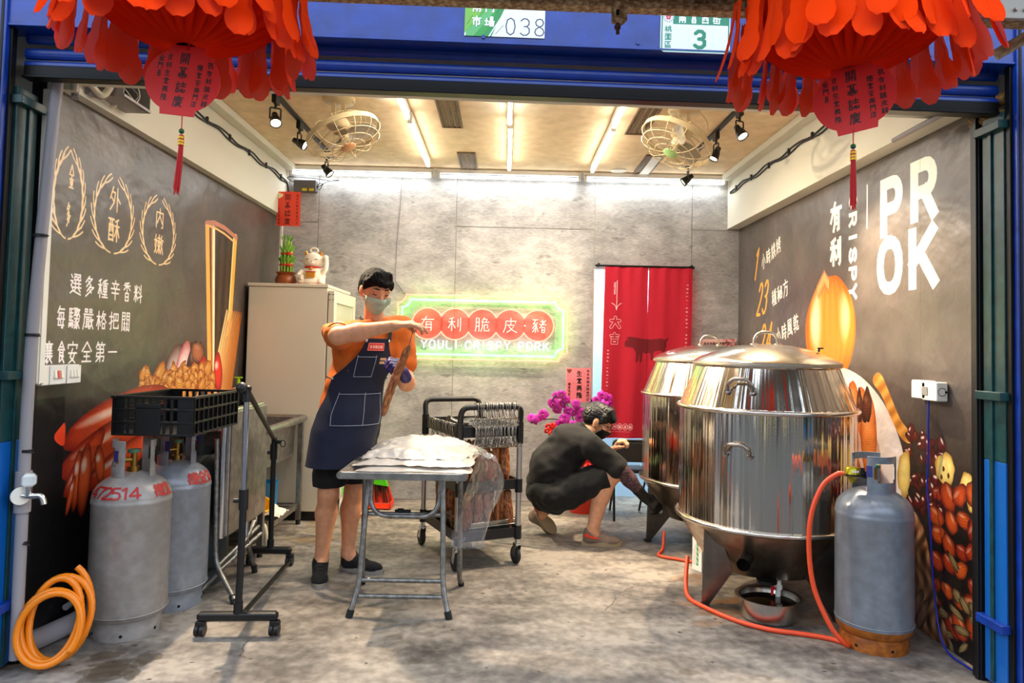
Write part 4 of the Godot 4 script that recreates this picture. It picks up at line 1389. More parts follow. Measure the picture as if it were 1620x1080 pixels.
# ------------------------------------------------------------------ shutter, posts, signs, awning rail
func shop_front() -> void:
	# rolled-up shutter: a few slats still hang below the box
	var sh = thing("rolling_shutter", "blue rolling shutter drawn up under its blue box across the shop opening", "shutter", Vector3(0.02, 2.322, -2.775))
	sh.rotation.z = -0.0125
	var prof = PackedVector2Array()
	for i in 7:
		var a = PI * i / 6.0
		prof.append(Vector2(0.0 + 0.014 * sin(a), -0.030 * cos(a)))
	prof.append(Vector2(-0.004, 0.030))
	prof.append(Vector2(-0.004, -0.030))
	var xf = Basis(Vector3(0, 0, 1), Vector3(0, 1, 0), Vector3(-1, 0, 0))
	for k in 3:
		var m = MB.new()
		m.prism(prof, 3.93, Transform3D(xf, Vector3(-1.965, 0.088 * [1.0, 1.0, 1.0][k], 0)))
		var s = put("slat", m, M.blue, sh)
		s.position.y = [-0.008, 0.036, 0.088][k]
		s.scale.y = [0.70, 0.75, 0.95][k]
	var bb = MB.new()
	bb.box(Vector3(3.93, 0.052, 0.04), Vector3(0, 0.026, 0), Basis(), 0.006)
	bb.box(Vector3(3.93, 0.012, 0.055), Vector3(0, 0.004, 0.0), Basis(), 0.003)
	put("bottom_bar", bb, M.dark_metal, sh)
	var hd = MB.new()
	hd.box(Vector3(4.20, 0.62, 0.006), Vector3(-0.09, 2.785, -2.690))
	hd.box(Vector3(4.20, 0.006, 0.10), Vector3(-0.09, 2.478, -2.738), Basis())
	hd.box(Vector3(4.20, 0.012, 0.010), Vector3(-0.09, 2.480, -2.688), Basis(), 0.003)
	for x in [-1.3, -0.17, 0.44, 0.98, 1.6]:
		hd.cyl(Vector3(x, 2.502, -2.690), Vector3(x, 2.502, -2.682), 0.008, 10)
	var hb = put("shutter_box", hd, M.blue)
	hb.rotation.z = -0.0125
	hb.position = Vector3(0.031, 0.024, 0.0)
	tag(hb, "blue sheet metal box above the opening with a row of bolts", "shutter box")
	# guide posts
	for s in [-1.0, 1.0]:
		var g = thing("guide_post", "blue guide post of the shutter on the " + ("yellow hose" if s < 0 else "blue cable") + " side of the opening", "post", Vector3(-2.06 if s < 0 else 2.02, 0, -2.70))
		var m = MB.new()
		if s < 0:
			m.box(Vector3(0.20, 3.0, 0.05), Vector3(0, 1.5, 0), Basis(), 0.004)
		else:
			m.box(Vector3(0.062, 3.0, 0.05), Vector3(0.008, 1.5, 0), Basis(), 0.004)
		put("post", m, M.blue, g)
		var ch = MB.new()
		var ix: float = 0.105 if s < 0 else -0.030
		ch.box(Vector3(0.012, 3.0, 0.03), Vector3(ix, 1.5, -0.012), Basis(), 0.002)
		ch.box(Vector3(0.012, 3.0, 0.012), Vector3(ix + 0.02 * s, 1.5, 0.022), Basis(), 0.002)
		put("guide_channel", ch, M.dark_metal, g)
		for k in 5:
			var bt = MB.new()
			bt.cyl(Vector3(0.02, 0.3 + k * 0.5, 0.024), Vector3(0.02, 0.3 + k * 0.5, 0.031), 0.007, 8)
			put("bolt", bt, M.steel_soft, g)
	var leaf_blue = mat(Color(0.0, 0.33, 0.64), 0.35)
	# side door leaves folded against the jambs: teal above, blue below
	for s in [-1.0, 1.0]:
		var x: float = -1.952 if s < 0 else 1.992
		var d = thing("side_door_leaf", ("teal and blue steel door leaf in the jamb beside the grey water pipe" if s < 0 else "teal and blue steel door leaf in the jamb beside the dates of the mural"), "door leaf", Vector3(x, 0, -2.785))
		var up = MB.new()
		var k: float = -s
		up.box(Vector3(0.03, 1.40, 0.125), Vector3(0, 1.60, 0), Basis(), 0.003)
		put("upper_panel", up, M.teal, d)
		var lo = MB.new()
		lo.box(Vector3(0.03, 0.88, 0.125), Vector3(0, 0.46, 0), Basis(), 0.003)
		put("lower_panel", lo, leaf_blue, d)
		var rb = MB.new()
		rb.box(Vector3(0.012, 2.24, 0.02), Vector3(k * 0.018, 1.15, -0.01), Basis(), 0.003)
		put("rib", rb, M.teal, d)
		for y in [2.245, 1.16, 0.26]:
			var cr = MB.new()
			cr.box(Vector3(0.05, 0.035, 0.15), Vector3(k * 0.02, y, 0.0), Basis(), 0.003)
			put("cross_rail", cr, M.teal if y > 1.0 else M.blue, d)
		var ps = thing("door_post", "black steel post between the " + ("mural and door leaf by the water pipe" if s < 0 else "mural of dates and the door leaf"), "post", Vector3(x + (0.0 if s < 0 else 0.004), 0, -2.888))
		var pm = MB.new()
		pm.box(Vector3(0.05, 2.38, 0.055), Vector3(0, 1.19, 0), Basis(), 0.003)
		pm.box(Vector3(0.012, 2.38, 0.02), Vector3(k * 0.028, 1.19, 0.012), Basis(), 0.002)
		put("post", pm, M.black, ps)
	signs()
	awning()
	pipes()

func plate_sign(called: String, pic: Pic, w: float, h: float, at: Vector3, roll: float, r: float, label: String, category: String) -> MeshInstance3D:
	var m = MB.new()
	m.prism(rect_poly(w, h, r), 0.003)
	var mt = mat(Color.WHITE, 0.3)
	mt.albedo_texture = pic.tex()
	for i in m.v.size():
		m.uv[i] = Vector2(m.v[i].x / w + 0.5, 0.5 - m.v[i].y / h)
	var o = put(called, m, mt)
	o.position = at
	o.rotation.z = roll
	tag(o, label, category)
	return o

func signs() -> void:
	# stall number
	var pic = Pic.new(620, 420, Color(0.93, 0.94, 0.93))
	pic.poly(PackedVector2Array([Vector2(0, 0), Vector2(360, 0), Vector2(0, 400)]), Color(0.50, 0.74, 0.20))
	pic.poly(PackedVector2Array([Vector2(390, 0), Vector2(210, 420), Vector2(70, 420), Vector2(330, 90), Vector2(300, 0)]), Color(0.10, 0.56, 0.24))
	pic.poly(PackedVector2Array([Vector2(400, 0), Vector2(330, 60), Vector2(140, 420), Vector2(10, 420), Vector2(10, 380), Vector2(280, 0)]), Color(0.18, 0.62, 0.22, 0.75))
	pic.poly(PackedVector2Array([Vector2(0, 400), Vector2(300, 0), Vector2(0, 0)]), Color(0.47, 0.72, 0.22))
	for e in [[400, 60, 240, 230], [420, 40, 330, 130], [470, 30, 420, 90], [600, 20, 560, 80], [300, 330, 240, 400], [60, 260, 20, 330]]:
		pic.line(Vector2(e[0], e[1]), Vector2(e[2], e[3]), 1.8, Color(0.10, 0.30, 0.20))
	pic.line(Vector2(440, 0), Vector2(190, 420), 5, Color(0.93, 0.94, 0.93))
	for o in [Vector2(4, 4), Vector2.ZERO]:
		var c: Color = Color(0.15, 0.35, 0.12) if o.x > 0 else Color.WHITE
		write_on(pic, "南門", Vector2(92, 188) + o, Vector2(72, 78), Vector2(100, 0), 5.5, c)
		write_on(pic, "市場", Vector2(92, 302) + o, Vector2(72, 78), Vector2(100, 0), 5.5, c)
	write_on(pic, "038", Vector2(355, 336), Vector2(84, 138), Vector2(112, 0), 4.2, Color(0.10, 0.16, 0.30))
	plate_sign("stall_sign", pic, 0.315, 0.213, Vector3(-0.024, 2.635, -2.683), -0.011, 0.0, "green and white stall plate reading 南門市場 038 on the blue shutter box", "sign")
	# house number
	pic = Pic.new(560, 400, Color(0.90, 0.91, 0.92))
	var gr = Color(0.05, 0.50, 0.36)
	for i in 4:
		var e = 8.0
		var cs = [Vector2(12, 12), Vector2(548, 12), Vector2(548, 388), Vector2(12, 388)]
		pic.line(cs[i], cs[(i + 1) % 4], 5.0, gr)
	pic.rect(100, 14, 546, 172, gr)
	write_on(pic, "南昌西街", Vector2(175, 124), Vector2(60, 70), Vector2(92, 0), 4.4, Color.WHITE)
	pic.poly(blob(Vector2(62, 118), 44, 44), Color(0.88, 0.86, 0.88))
	for i in 14:
		pic.line(Vector2(62, 118) + Vector2.from_angle(TAU * i / 14) * 34, Vector2(62, 118) + Vector2.from_angle(TAU * i / 14) * 42, 3, Color(0.45, 0.55, 0.50))
	for i in 5:
		pic.poly(blob(Vector2(62, 118) + Vector2.from_angle(TAU * i / 5 - PI / 2) * 13, 9, 9, 0, 0, 0, 14), Color(0.80, 0.20, 0.28))
	write_on(pic, "桃園區", Vector2(62, 212), Vector2(52, 54), Vector2(0, 64), 3.0, gr)
	write_on(pic, "3", Vector2(318, 290), Vector2(92, 140), Vector2.ZERO, 15.0, gr)
	plate_sign("house_number_sign", pic, 0.275, 0.197, Vector3(0.7265, 2.584, -2.683), -0.011, 0.018, "white house number plate with green rim, 南昌西街 and a big green 3", "sign")

func awning() -> void:
	# steel of the folded awning that hangs before the signs
	var t = thing("folded_awning", "rusty beige awning rail with cross pieces hanging before the two signs", "awning frame", Vector3(0, 2.511, -2.20))
	var rl = MB.new()
	rl.box(Vector3(4.6, 0.022, 0.05), Vector3(0.2, -0.092, 0.0), Basis(Vector3(0, 0, 1), -0.012), 0.003)
	rl.box(Vector3(4.6, 0.05, 0.006), Vector3(0.2, -0.060, -0.02), Basis(Vector3(0, 0, 1), -0.012), 0.002)
	put("rail", rl, M.rust, t)
	for x in [-0.53, -0.13, 0.30, 0.62, 0.98]:
		var c = MB.new()
		c.bar(Vector3(x - 0.02, -0.072, 0.0), Vector3(x + 0.02, 0.02, 0.30), 0.036, 0.02, 0.003)
		put("cross_piece", c, M.rust, t)
	var r2 = MB.new()
	r2.box(Vector3(4.6, 0.03, 0.04), Vector3(0.2, 0.02, 0.22), Basis(Vector3(0, 0, 1), -0.012), 0.003)
	put("rail", r2, M.rust, t)
	var ga = mat(Color(0.60, 0.58, 0.54), 0.45, 0.4)
	var pl = MB.new()
	pl.box(Vector3(4.8, 0.010, 0.9), Vector3(0.2, 0.10, 0.35), Basis(Vector3(1, 0, 0), -0.05))
	put("roof_sheet", pl, ga, t)
	# the perforated angle that sticks down
	var an = thing("perforated_angle", "short perforated steel angle with a rusty bolt hanging from the awning rail", "bracket", Vector3(0.345, 2.42, -2.17))
	var pa = MB.new()
	var pts = PackedVector2Array([Vector2(-0.022, 0.16), Vector2(-0.026, -0.07), Vector2(0.010, -0.075), Vector2(0.018, 0.16)])
	pa.prism(pts, 0.004, Transform3D(Basis(), Vector3.ZERO))
	pa.prism(PackedVector2Array([Vector2(0.018, 0.16), Vector2(0.010, -0.075), Vector2(0.024, -0.06), Vector2(0.034, 0.16)]), 0.004, Transform3D(Basis(), Vector3(0, 0, 0.001)))
	put("angle", pa, M.rust, an)
	for k in 4:
		var ho = MB.new()
		ho.prism(rect_poly(0.011, 0.020, 0.005), 0.002, Transform3D(Basis(), Vector3(-0.006 + k * 0.003, -0.035 + k * 0.048, 0.0015)))
		put("slot", ho, M.black_hole, an)
	var bo = MB.new()
	bo.cyl(Vector3(-0.006, -0.07, 0), Vector3(-0.005, -0.105, 0), 0.006, 8)
	bo.cyl(Vector3(-0.006, -0.078, 0), Vector3(-0.006, -0.088, 0), 0.011, 6)
	put("bolt", bo, mat(Color(0.30, 0.16, 0.10), 0.8), an)
	# the bigger grey valance and bracket in the corner over the oven side
	var v = MB.new()
	v.box(Vector3(0.9, 0.16, 0.012), Vector3.ZERO, Basis(), 0.004)
	for k in 2:
		v.cyl(Vector3(-0.36 + k * 0.025, -0.055, 0.006), Vector3(-0.36 + k * 0.025, -0.055, 0.012), 0.005, 8)
	var vo = put("awning_valance", v, ga)
	vo.position = Vector3(1.66, 2.185 + 0.08, -1.75)
	tag(vo, "grey riveted sheet edge of the awning beside the red lantern on the oven side", "awning edge")
	var br = MB.new()
	br.bar(Vector3(1.585, 2.30, -2.22), Vector3(1.75, 2.40, -2.10), 0.035, 0.03, 0.004)
	var bo2 = put("awning_bracket", br, M.rust)
	tag(bo2, "rusty awning arm end sticking out below the grey awning edge", "bracket")

func pipes() -> void:
	# water pipe with tap, white trunking, grey conduits
	var wp = thing("water_pipe", "grey plastic water pipe standing at the wall end beside the teal door leaf", "pipe", Vector3(-1.863, 0.0, -2.80))
	var m = MB.new()
	m.tube(curve([Vector3(-0.024, 0.05, 0), Vector3(-0.026, 0.6, 0), Vector3(-0.028, 1.2, -0.005), Vector3(-0.008, 1.8, -0.012), Vector3(0.017, 2.36, -0.02)], 6), 0.022, 14)
	put("pipe", m, M.grey_pipe, wp)
	for y in [1.72, 1.32, 0.86, 0.50]:
		var tie = MB.new()
		var tx = -0.026 if y < 1.4 else -0.012
		tie.cyl(Vector3(tx, y - 0.006, -0.006), Vector3(tx, y + 0.006, -0.006), 0.026, 14)
		tie.cyl(Vector3(tx + 0.02, y, 0.016), Vector3(tx + 0.05, y - 0.004, 0.02), 0.003, 6)
		put("cable_tie", tie, M.black, wp)
	var tee = MB.new()
	tee.cyl(Vector3(-0.0262, 0.62, 0), Vector3(-0.0265, 0.78, 0), 0.029, 14)
	put("pipe_socket", tee, M.grey_pipe, wp)
	var tap = thing("water_tap", "chrome tap with a clear handle on the grey water pipe", "tap", Vector3(-1.890, 0.692, -2.772))
	var b = MB.new()
	b.cyl(Vector3(-0.02, 0, -0.01), Vector3(0.015, 0, 0.012), 0.020, 14)
	b.tube(rounded([Vector3(0.01, 0, 0.01), Vector3(0.06, 0.0, 0.014), Vector3(0.105, 0.004, 0.016), Vector3(0.115, -0.03, 0.018)], 0.02), 0.011, 10)
	b.cyl(Vector3(0.05, 0.0, 0.014), Vector3(0.05, 0.035, 0.014), 0.013, 12)
	put("spout", b, M.chrome, tap)
	var fl = MB.new()
	fl.cyl(Vector3(0.016, 0, 0.012), Vector3(0.024, 0, 0.018), 0.034, 20)
	put("flange", fl, M.white_plastic, tap)
	var hn = MB.new()
	hn.box(Vector3(0.05, 0.05, 0.05), Vector3(0.05, 0.062, 0.014), Basis(Vector3.UP, 0.5), 0.012)
	put("handle", hn, glass(Color(0.92, 0.95, 0.95), 0.45, 0.15), tap)
	var tk = MB.new()
	tk.box(Vector3(0.035, 1.22, 0.05), Vector3.ZERO, Basis(), 0.004)
	tk.box(Vector3(0.008, 1.22, 0.006), Vector3(0.018, 0, 0.014), Basis())
	var to = put("wall_trunking", tk, M.white_plastic)
	to.position = Vector3(-1.915, 1.73, -2.885)
	tag(to, "white cable trunking running down the mural edge to the switch boxes", "trunking")
	# water main on the floor along the wall
	var fp = MB.new()
	fp.tube(rounded([Vector3(-2.12, 0.045, -2.78), Vector3(-1.95, 0.045, -2.92), Vector3(-1.885, 0.045, -3.2), Vector3(-1.885, 0.045, -4.2)], 0.12), 0.042, 14)
	var fo = put("floor_pipe", fp, M.grey_pipe)
	tag(fo, "thick grey drain pipe lying on the floor along the mural wall behind the hose", "pipe")
	var f2 = MB.new()
	f2.tube([Vector3(-1.915, 0.12, -3.15), Vector3(-1.915, 0.13, -3.6), Vector3(-1.915, 0.14, -4.2)], 0.014, 10)
	f2.tube([Vector3(-1.90, 0.17, -3.18), Vector3(-1.90, 0.18, -3.6), Vector3(-1.90, 0.19, -4.2)], 0.011, 10)
	var f2o = put("thin_pipe", f2, M.grey_pipe)
	tag(f2o, "pair of thin grey pipes above the drain pipe behind the gas bottles", "pipe")
	# switch boxes
	for k in 2:
		var sb = thing("switch_box", ["white surface switch box with a pilot lamp, at the foot of the trunking", "white switch box with three rockers beside the pilot lamp box"][k], "switch", Vector3(XL + 0.004, 1.152, [-2.975, -3.105][k]))
		var a = MB.new()
		a.box(Vector3(0.045, 0.085, [0.15, 0.105][k]), Vector3(0.022, 0, 0), Basis(), 0.006)
		put("box", a, M.white_plastic, sb)
		var pl = MB.new()
		pl.box(Vector3(0.006, 0.078, [0.105, 0.098][k]), Vector3(0.047, 0, [-0.02, 0.0][k]), Basis(), 0.002)
		put("face_plate", pl, M.white, sb)
		for j in 3:
			var rk = MB.new()
			rk.box(Vector3(0.008, 0.034, 0.016), Vector3(0.052, 0.003, (j - 1) * 0.022 + [-0.02, 0.0][k]), Basis(Vector3(0, 0, 1), 0.12), 0.002)
			put("rocker", rk, M.white_plastic if k == 1 or j != 1 else mat(Color(0.85, 0.35, 0.3), 0.4), sb)
	# grey conduits and the open wire box high in the corner
	var cd = thing("conduit_bundle", "tangle of grey conduits bending under the shutter towards the open wire box", "conduits", Vector3(-1.865, 2.445, -3.03))
	var lists = [
		[Vector3(0.035, -0.1, 0.125), Vector3(0.03, 0.0, 0.104), Vector3(0.02, 0.045, 0.026), Vector3(0.0, 0.0, -0.042), Vector3(0.02, -0.03, -0.104), Vector3(0.05, 0.06, -0.135), Vector3(0.05, 0.2, -0.135)],
		[Vector3(0.03, -0.12, 0.109), Vector3(0.01, -0.03, 0.078), Vector3(0.0, 0.03, 0.031), Vector3(0.0, 0.0, -0.042), Vector3(0.0, -0.03, -0.125), Vector3(0.03, 0.05, -0.172), Vector3(0.03, 0.2, -0.182)],
		[Vector3(0.05, 0.2, 0.052), Vector3(0.04, 0.09, 0.000), Vector3(0.02, 0.05, -0.031), Vector3(0.04, 0.09, -0.083), Vector3(0.03, 0.2, -0.104)],
		[Vector3(-0.02, -0.03, -0.052), Vector3(-0.03, -0.02, -0.130), Vector3(-0.02, 0.0, -0.198), Vector3(0.0, 0.06, -0.229), Vector3(0.01, 0.16, -0.239)],
		[Vector3(-0.04, 0.0, -0.062), Vector3(-0.05, -0.01, -0.156), Vector3(-0.05, -0.035, -0.239), Vector3(-0.02, 0.0, -0.281), Vector3(-0.02, 0.12, -0.281)],
		[Vector3(0.06, 0.2, 0.073), Vector3(0.05, 0.12, 0.021), Vector3(0.03, 0.06, -0.021), Vector3(0.05, 0.06, -0.062)],
	]
	for i in lists.size():
		var cm = MB.new()
		cm.tube(curve(lists[i], 6), 0.015 if i != 2 else 0.010, 10)
		put("conduit", cm, [M.cream, M.grey_pipe, M.grey_pipe, M.grey_pipe, M.cream, M.grey_pipe][i], cd)
	var wb = thing("wire_box", "open metal box full of loose wires on the beam below the shutter", "wire box", Vector3(-1.905, 2.579, -3.295))
	var wm = MB.new()
	wm.box(Vector3(0.13, 0.004, 0.24), Vector3(0.065, -0.15, 0))
	wm.box(Vector3(0.13, 0.30, 0.004), Vector3(0.065, 0, 0.118))
	wm.box(Vector3(0.13, 0.30, 0.004), Vector3(0.065, 0, -0.118))
	wm.box(Vector3(0.012, 0.012, 0.24), Vector3(0.13, -0.146, 0))
	put("case", wm, mat(Color(0.62, 0.60, 0.60), 0.45, 0.5), wb)
	var bk = MB.new()
	bk.box(Vector3(0.008, 0.29, 0.25), Vector3(0.01, 0, 0))
	put("back_plate", bk, M.black_hole, wb)
	var rng = RandomNumberGenerator.new()
	rng.seed = 3
	for k in 9:
		var ps = []
		for j in 5:
			ps.append(Vector3(rng.randf_range(0.03, 0.12), -0.14 + j * 0.06 + rng.randf_range(-0.02, 0.02), rng.randf_range(-0.10, 0.10)))
		var w = MB.new()
		w.tube(curve(ps, 4), 0.003, 5)
		put("wire", w, M.cream if k % 3 else M.grey_pipe, wb)
	# dangling cable stub and foam of the oven side corner
	var fo2 = MB.new()
	var rg2 = RandomNumberGenerator.new()
	rg2.seed = 9
	for k in 12:
		fo2.ball(Vector3(rg2.randf_range(-0.03, 0.02), rg2.randf_range(-0.045, 0.03), rg2.randf_range(-0.09, 0.09)), Vector3(0.028, 0.024, 0.03) * rg2.randf_range(0.6, 1.2), 8, 6)
	var foo = put("foam_filling", fo2, tri_tex(mat(Color(0.72, 0.55, 0.26), 0.9), noise_tex(0.05, 77, Color(0.4, 0.35, 0.3), Color(1, 1, 1), 4, 128), Vector3(9, 9, 9)))
	foo.position = Vector3(2.0, 2.345, -2.86)
	tag(foo, "crumbling yellow foam in the top corner between mural and shutter", "foam")
	var rp = MB.new()
	for k in 3:
		rp.cyl(Vector3(0.02 * k, 0.012 * k, -0.25), Vector3(0.02 * k, 0.012 * k, 0.22), 0.012, 10)
	var rpo = put("conduit_stub", rp, M.grey_pipe)
	rpo.position = Vector3(1.86, 2.352, -3.05)
	tag(rpo, "short grey conduits under the beam by the crumbling foam", "conduits")

# ------------------------------------------------------------------ lamps, fans and cables under the ceiling
func tube_lamp(at: Vector3, along: Vector3, length: float, face: Vector3, color: Color, e: float, label: String, group: String, shine: float = TUBE_GLOW) -> void:
	var t = thing("tube_light", label, "tube light", at, 0.0, group)
	var side = along.cross(face).normalized()
	var b = Basis(side, -face, along)
	var bt = MB.new()
	bt.box(Vector3(0.030, 0.036, length), -face * 0.014, b, 0.004)
	put("batten", bt, M.white, t)
	var tb = MB.new()
	tb.cyl(-along * (length * 0.5 - 0.03) + face * 0.030, along * (length * 0.5 - 0.03) + face * 0.030, 0.014, 12)
	put("tube", tb, glow(color, shine), t)
	for s in [-1.0, 1.0]:
		var ec = MB.new()
		ec.box(Vector3(0.03, 0.055, 0.022), along * s * (length * 0.5 - 0.014) + face * 0.014, b, 0.004)
		put("lamp_holder", ec, M.white_plastic, t)
	var l = AreaLight3D.new()
	l.name = "lamp"
	l.area_size = Vector2(0.03, length - 0.08)
	l.light_color = color
	l.light_energy = e * TUBE_LIGHT
	l.shadow_enabled = true
	l.area_range = 9.0
	l.area_attenuation = 2.0
	t.add_child(l)
	# an area light shines along its own -z
	l.transform = Transform3D(Basis(side, along, -face).orthonormalized(), face * 0.047)

func spot(at: Vector3, aim: Vector3, lit: float, where: String) -> void:
	var t = thing("track_spotlight", where, "spotlight", at, 0.0, "spotlights on the ceiling tracks")
	var d = (aim - at).normalized()
	var x = d.cross(Vector3.UP).normalized()
	var b = Basis(x, -d, x.cross(-d))
	var ad = MB.new()
	ad.box(Vector3(0.03, 0.05, 0.075), Vector3(0, 0.115, 0), Basis(), 0.004)
	put("adapter", ad, M.black, t)
	var yk = MB.new()
	yk.tube(rounded([x * 0.032 + Vector3(0, -0.005, 0), x * 0.032 + Vector3(0, 0.065, 0), -x * 0.032 + Vector3(0, 0.065, 0), -x * 0.032 + Vector3(0, -0.005, 0)], 0.01), 0.005, 6)
	yk.cyl(Vector3(0, 0.06, 0), Vector3(0, 0.10, 0), 0.008, 8)
	put("yoke", yk, M.black, t)
	var body = MB.new()
	body.lathe([Vector2(0.0, 0.045), Vector2(0.018, 0.045), Vector2(0.020, 0.02), Vector2(0.028, 0.0), Vector2(0.036, -0.045), Vector2(0.036, -0.05), Vector2(0.031, -0.05), Vector2(0.026, -0.035), Vector2(0.0, -0.034)], 20, Transform3D(b, Vector3.ZERO))
	# the lathe runs from the back to the mouth; its outside is on the other side, both sides are drawn
	put("lamp_body", body, M.black, t)
	var fc = MB.new()
	fc.lathe([Vector2(0.0, -0.040), Vector2(0.030, -0.042)], 20, Transform3D(b, Vector3.ZERO))
	put("lamp_lens", fc, glow(Color(1.0, 0.93, 0.82), 9.0 if lit > 0.5 else 2.0), t)
	var l = SpotLight3D.new()
	l.name = "lamp"
	l.light_color = Color(1.0, 0.90, 0.76)
	l.light_energy = 9.0 * lit
	l.light_size = 0.025
	l.spot_angle = 30.0
	l.spot_angle_attenuation = 0.7
	l.spot_range = 9.0
	l.spot_attenuation = 2.0
	l.shadow_enabled = true
	t.add_child(l)
	l.transform = Transform3D(Basis(x, x.cross(d) * -1.0, -d).orthonormalized(), d * 0.06)

func fan(mount: Vector3, head: Vector3, face: Vector3, label: String, badge: Color) -> void:
	var t = thing("ceiling_fan", label, "fan", mount)
	var cream = mat(Color(0.80, 0.72, 0.56), 0.45)
	var plate = MB.new()
	plate.lathe([Vector2(0.0, -0.035), Vector2(0.085, -0.033), Vector2(0.10, -0.02), Vector2(0.10, 0.0), Vector2(0.0, 0.0)], 28)
	put("mounting_plate", plate, cream, t)
	var h = head - mount
	var fw = face.normalized()
	var x = fw.cross(Vector3(0, 0, -1)).normalized()
	if x.x < 0.0:
		x = -x
	var y = fw.cross(x)
	var B = Basis(x, fw, x.cross(fw))   # the local y runs out of the fan's face
	var back = h - fw * 0.07
	var arm = MB.new()
	arm.bar(Vector3(-0.028, -0.03, 0.01), Vector3(-0.028, back.y + 0.01, 0.02), 0.026, 0.012, 0.002)
	arm.bar(Vector3(0.028, -0.03, -0.01), Vector3(0.028, back.y + 0.02, 0.0), 0.026, 0.012, 0.002)
	arm.cyl(Vector3(-0.04, back.y + 0.03, 0.01), Vector3(0.04, back.y + 0.03, 0.01), 0.022, 12)
	put("arm", arm, cream, t)
	var mo = MB.new()
	mo.lathe([Vector2(0.0, -0.13), Vector2(0.03, -0.128), Vector2(0.052, -0.11), Vector2(0.058, -0.07), Vector2(0.055, -0.03), Vector2(0.03, -0.015), Vector2(0.012, -0.01), Vector2(0.012, 0.02)], 24, Transform3D(B, h))
	put("motor", mo, cream, t)
	var hub = MB.new()
	hub.lathe([Vector2(0.0, 0.035), Vector2(0.022, 0.03), Vector2(0.03, 0.01), Vector2(0.03, -0.012)], 20, Transform3D(B, h))
	put("hub", hub, cream, t)
	var bm = mat(Color(0.60, 0.56, 0.48), 0.5)
	for k in 3:
		var bl = MB.new()
		var g = []
		for i in 9:
			var row = []
			var r = 0.028 + i * 0.0205
			var wdt = 0.030 + 0.075 * sin(PI * (0.12 + 0.80 * i / 8.0))
			for j in 7:
				var a: float = (j / 6.0 - 0.5) * wdt / r * 1.0 if r > 0.06 else (j / 6.0 - 0.5) * 0.8
				a = clampf(a, -0.62, 0.62) + k * TAU / 3 + 0.4
				var lift = (j / 6.0 - 0.5) * 0.055 + 0.005
				row.append(h + B * Vector3(cos(a) * r, lift, sin(a) * r))
			g.append(row)
		bl.sheet(g)
		put("blade", bl, bm, t)
	var R = 0.225
	var band = MB.new()
	band.lathe([Vector2(R - 0.003, -0.016), Vector2(R + 0.003, -0.016), Vector2(R + 0.003, 0.016), Vector2(R - 0.003, 0.016), Vector2(R - 0.003, -0.016)], 48, Transform3D(B, h))
	put("cage_rim", band, cream, t)
	var wires = MB.new()
	for k in 12:
		var a = TAU * k / 12
		var d = Vector3(cos(a), 0, sin(a))
		var fr = []
		for p in [Vector2(0.045, 0.088), Vector2(0.10, 0.092), Vector2(0.16, 0.085), Vector2(0.205, 0.062), Vector2(0.228, 0.03), Vector2(R, 0.0)]:
			fr.append(h + B * (d * p.x + Vector3(0, p.y, 0)))
		wires.tube(curve(fr, 3), 0.0026, 5)
		var bk = []
		for p in [Vector2(R, 0.0), Vector2(0.215, -0.035), Vector2(0.16, -0.066), Vector2(0.058, -0.08)]:
			bk.append(h + B * (d * p.x + Vector3(0, p.y, 0)))
		wires.tube(curve(bk, 3), 0.0026, 5)
	for rg in [Vector2(0.10, 0.092), Vector2(0.155, 0.086), Vector2(0.20, 0.066), Vector2(0.16, -0.066)]:
		wires.tube(arc(h + B * Vector3(0, rg.y, 0), B.x * rg.x, B.z * rg.x, 0, TAU * 39 / 40, 39), 0.0026, 5, true)
	put("cage", wires, cream, t)
	var cap = MB.new()
	cap.lathe([Vector2(0.0, 0.098), Vector2(0.040, 0.096), Vector2(0.047, 0.09), Vector2(0.047, 0.084), Vector2(0.0, 0.084)], 28, Transform3D(B, h))
	put("cage_badge", cap, mat(badge, 0.4), t)
	var cb = MB.new()
	cb.tube(curve([Vector3(0.08, -0.02, 0.02), Vector3(0.14, -0.10, 0.02), Vector3(0.12, -0.19, 0.0), back + Vector3(0.03, 0.03, 0)], 6), 0.004, 6)
	put("cable", cb, cream, t)

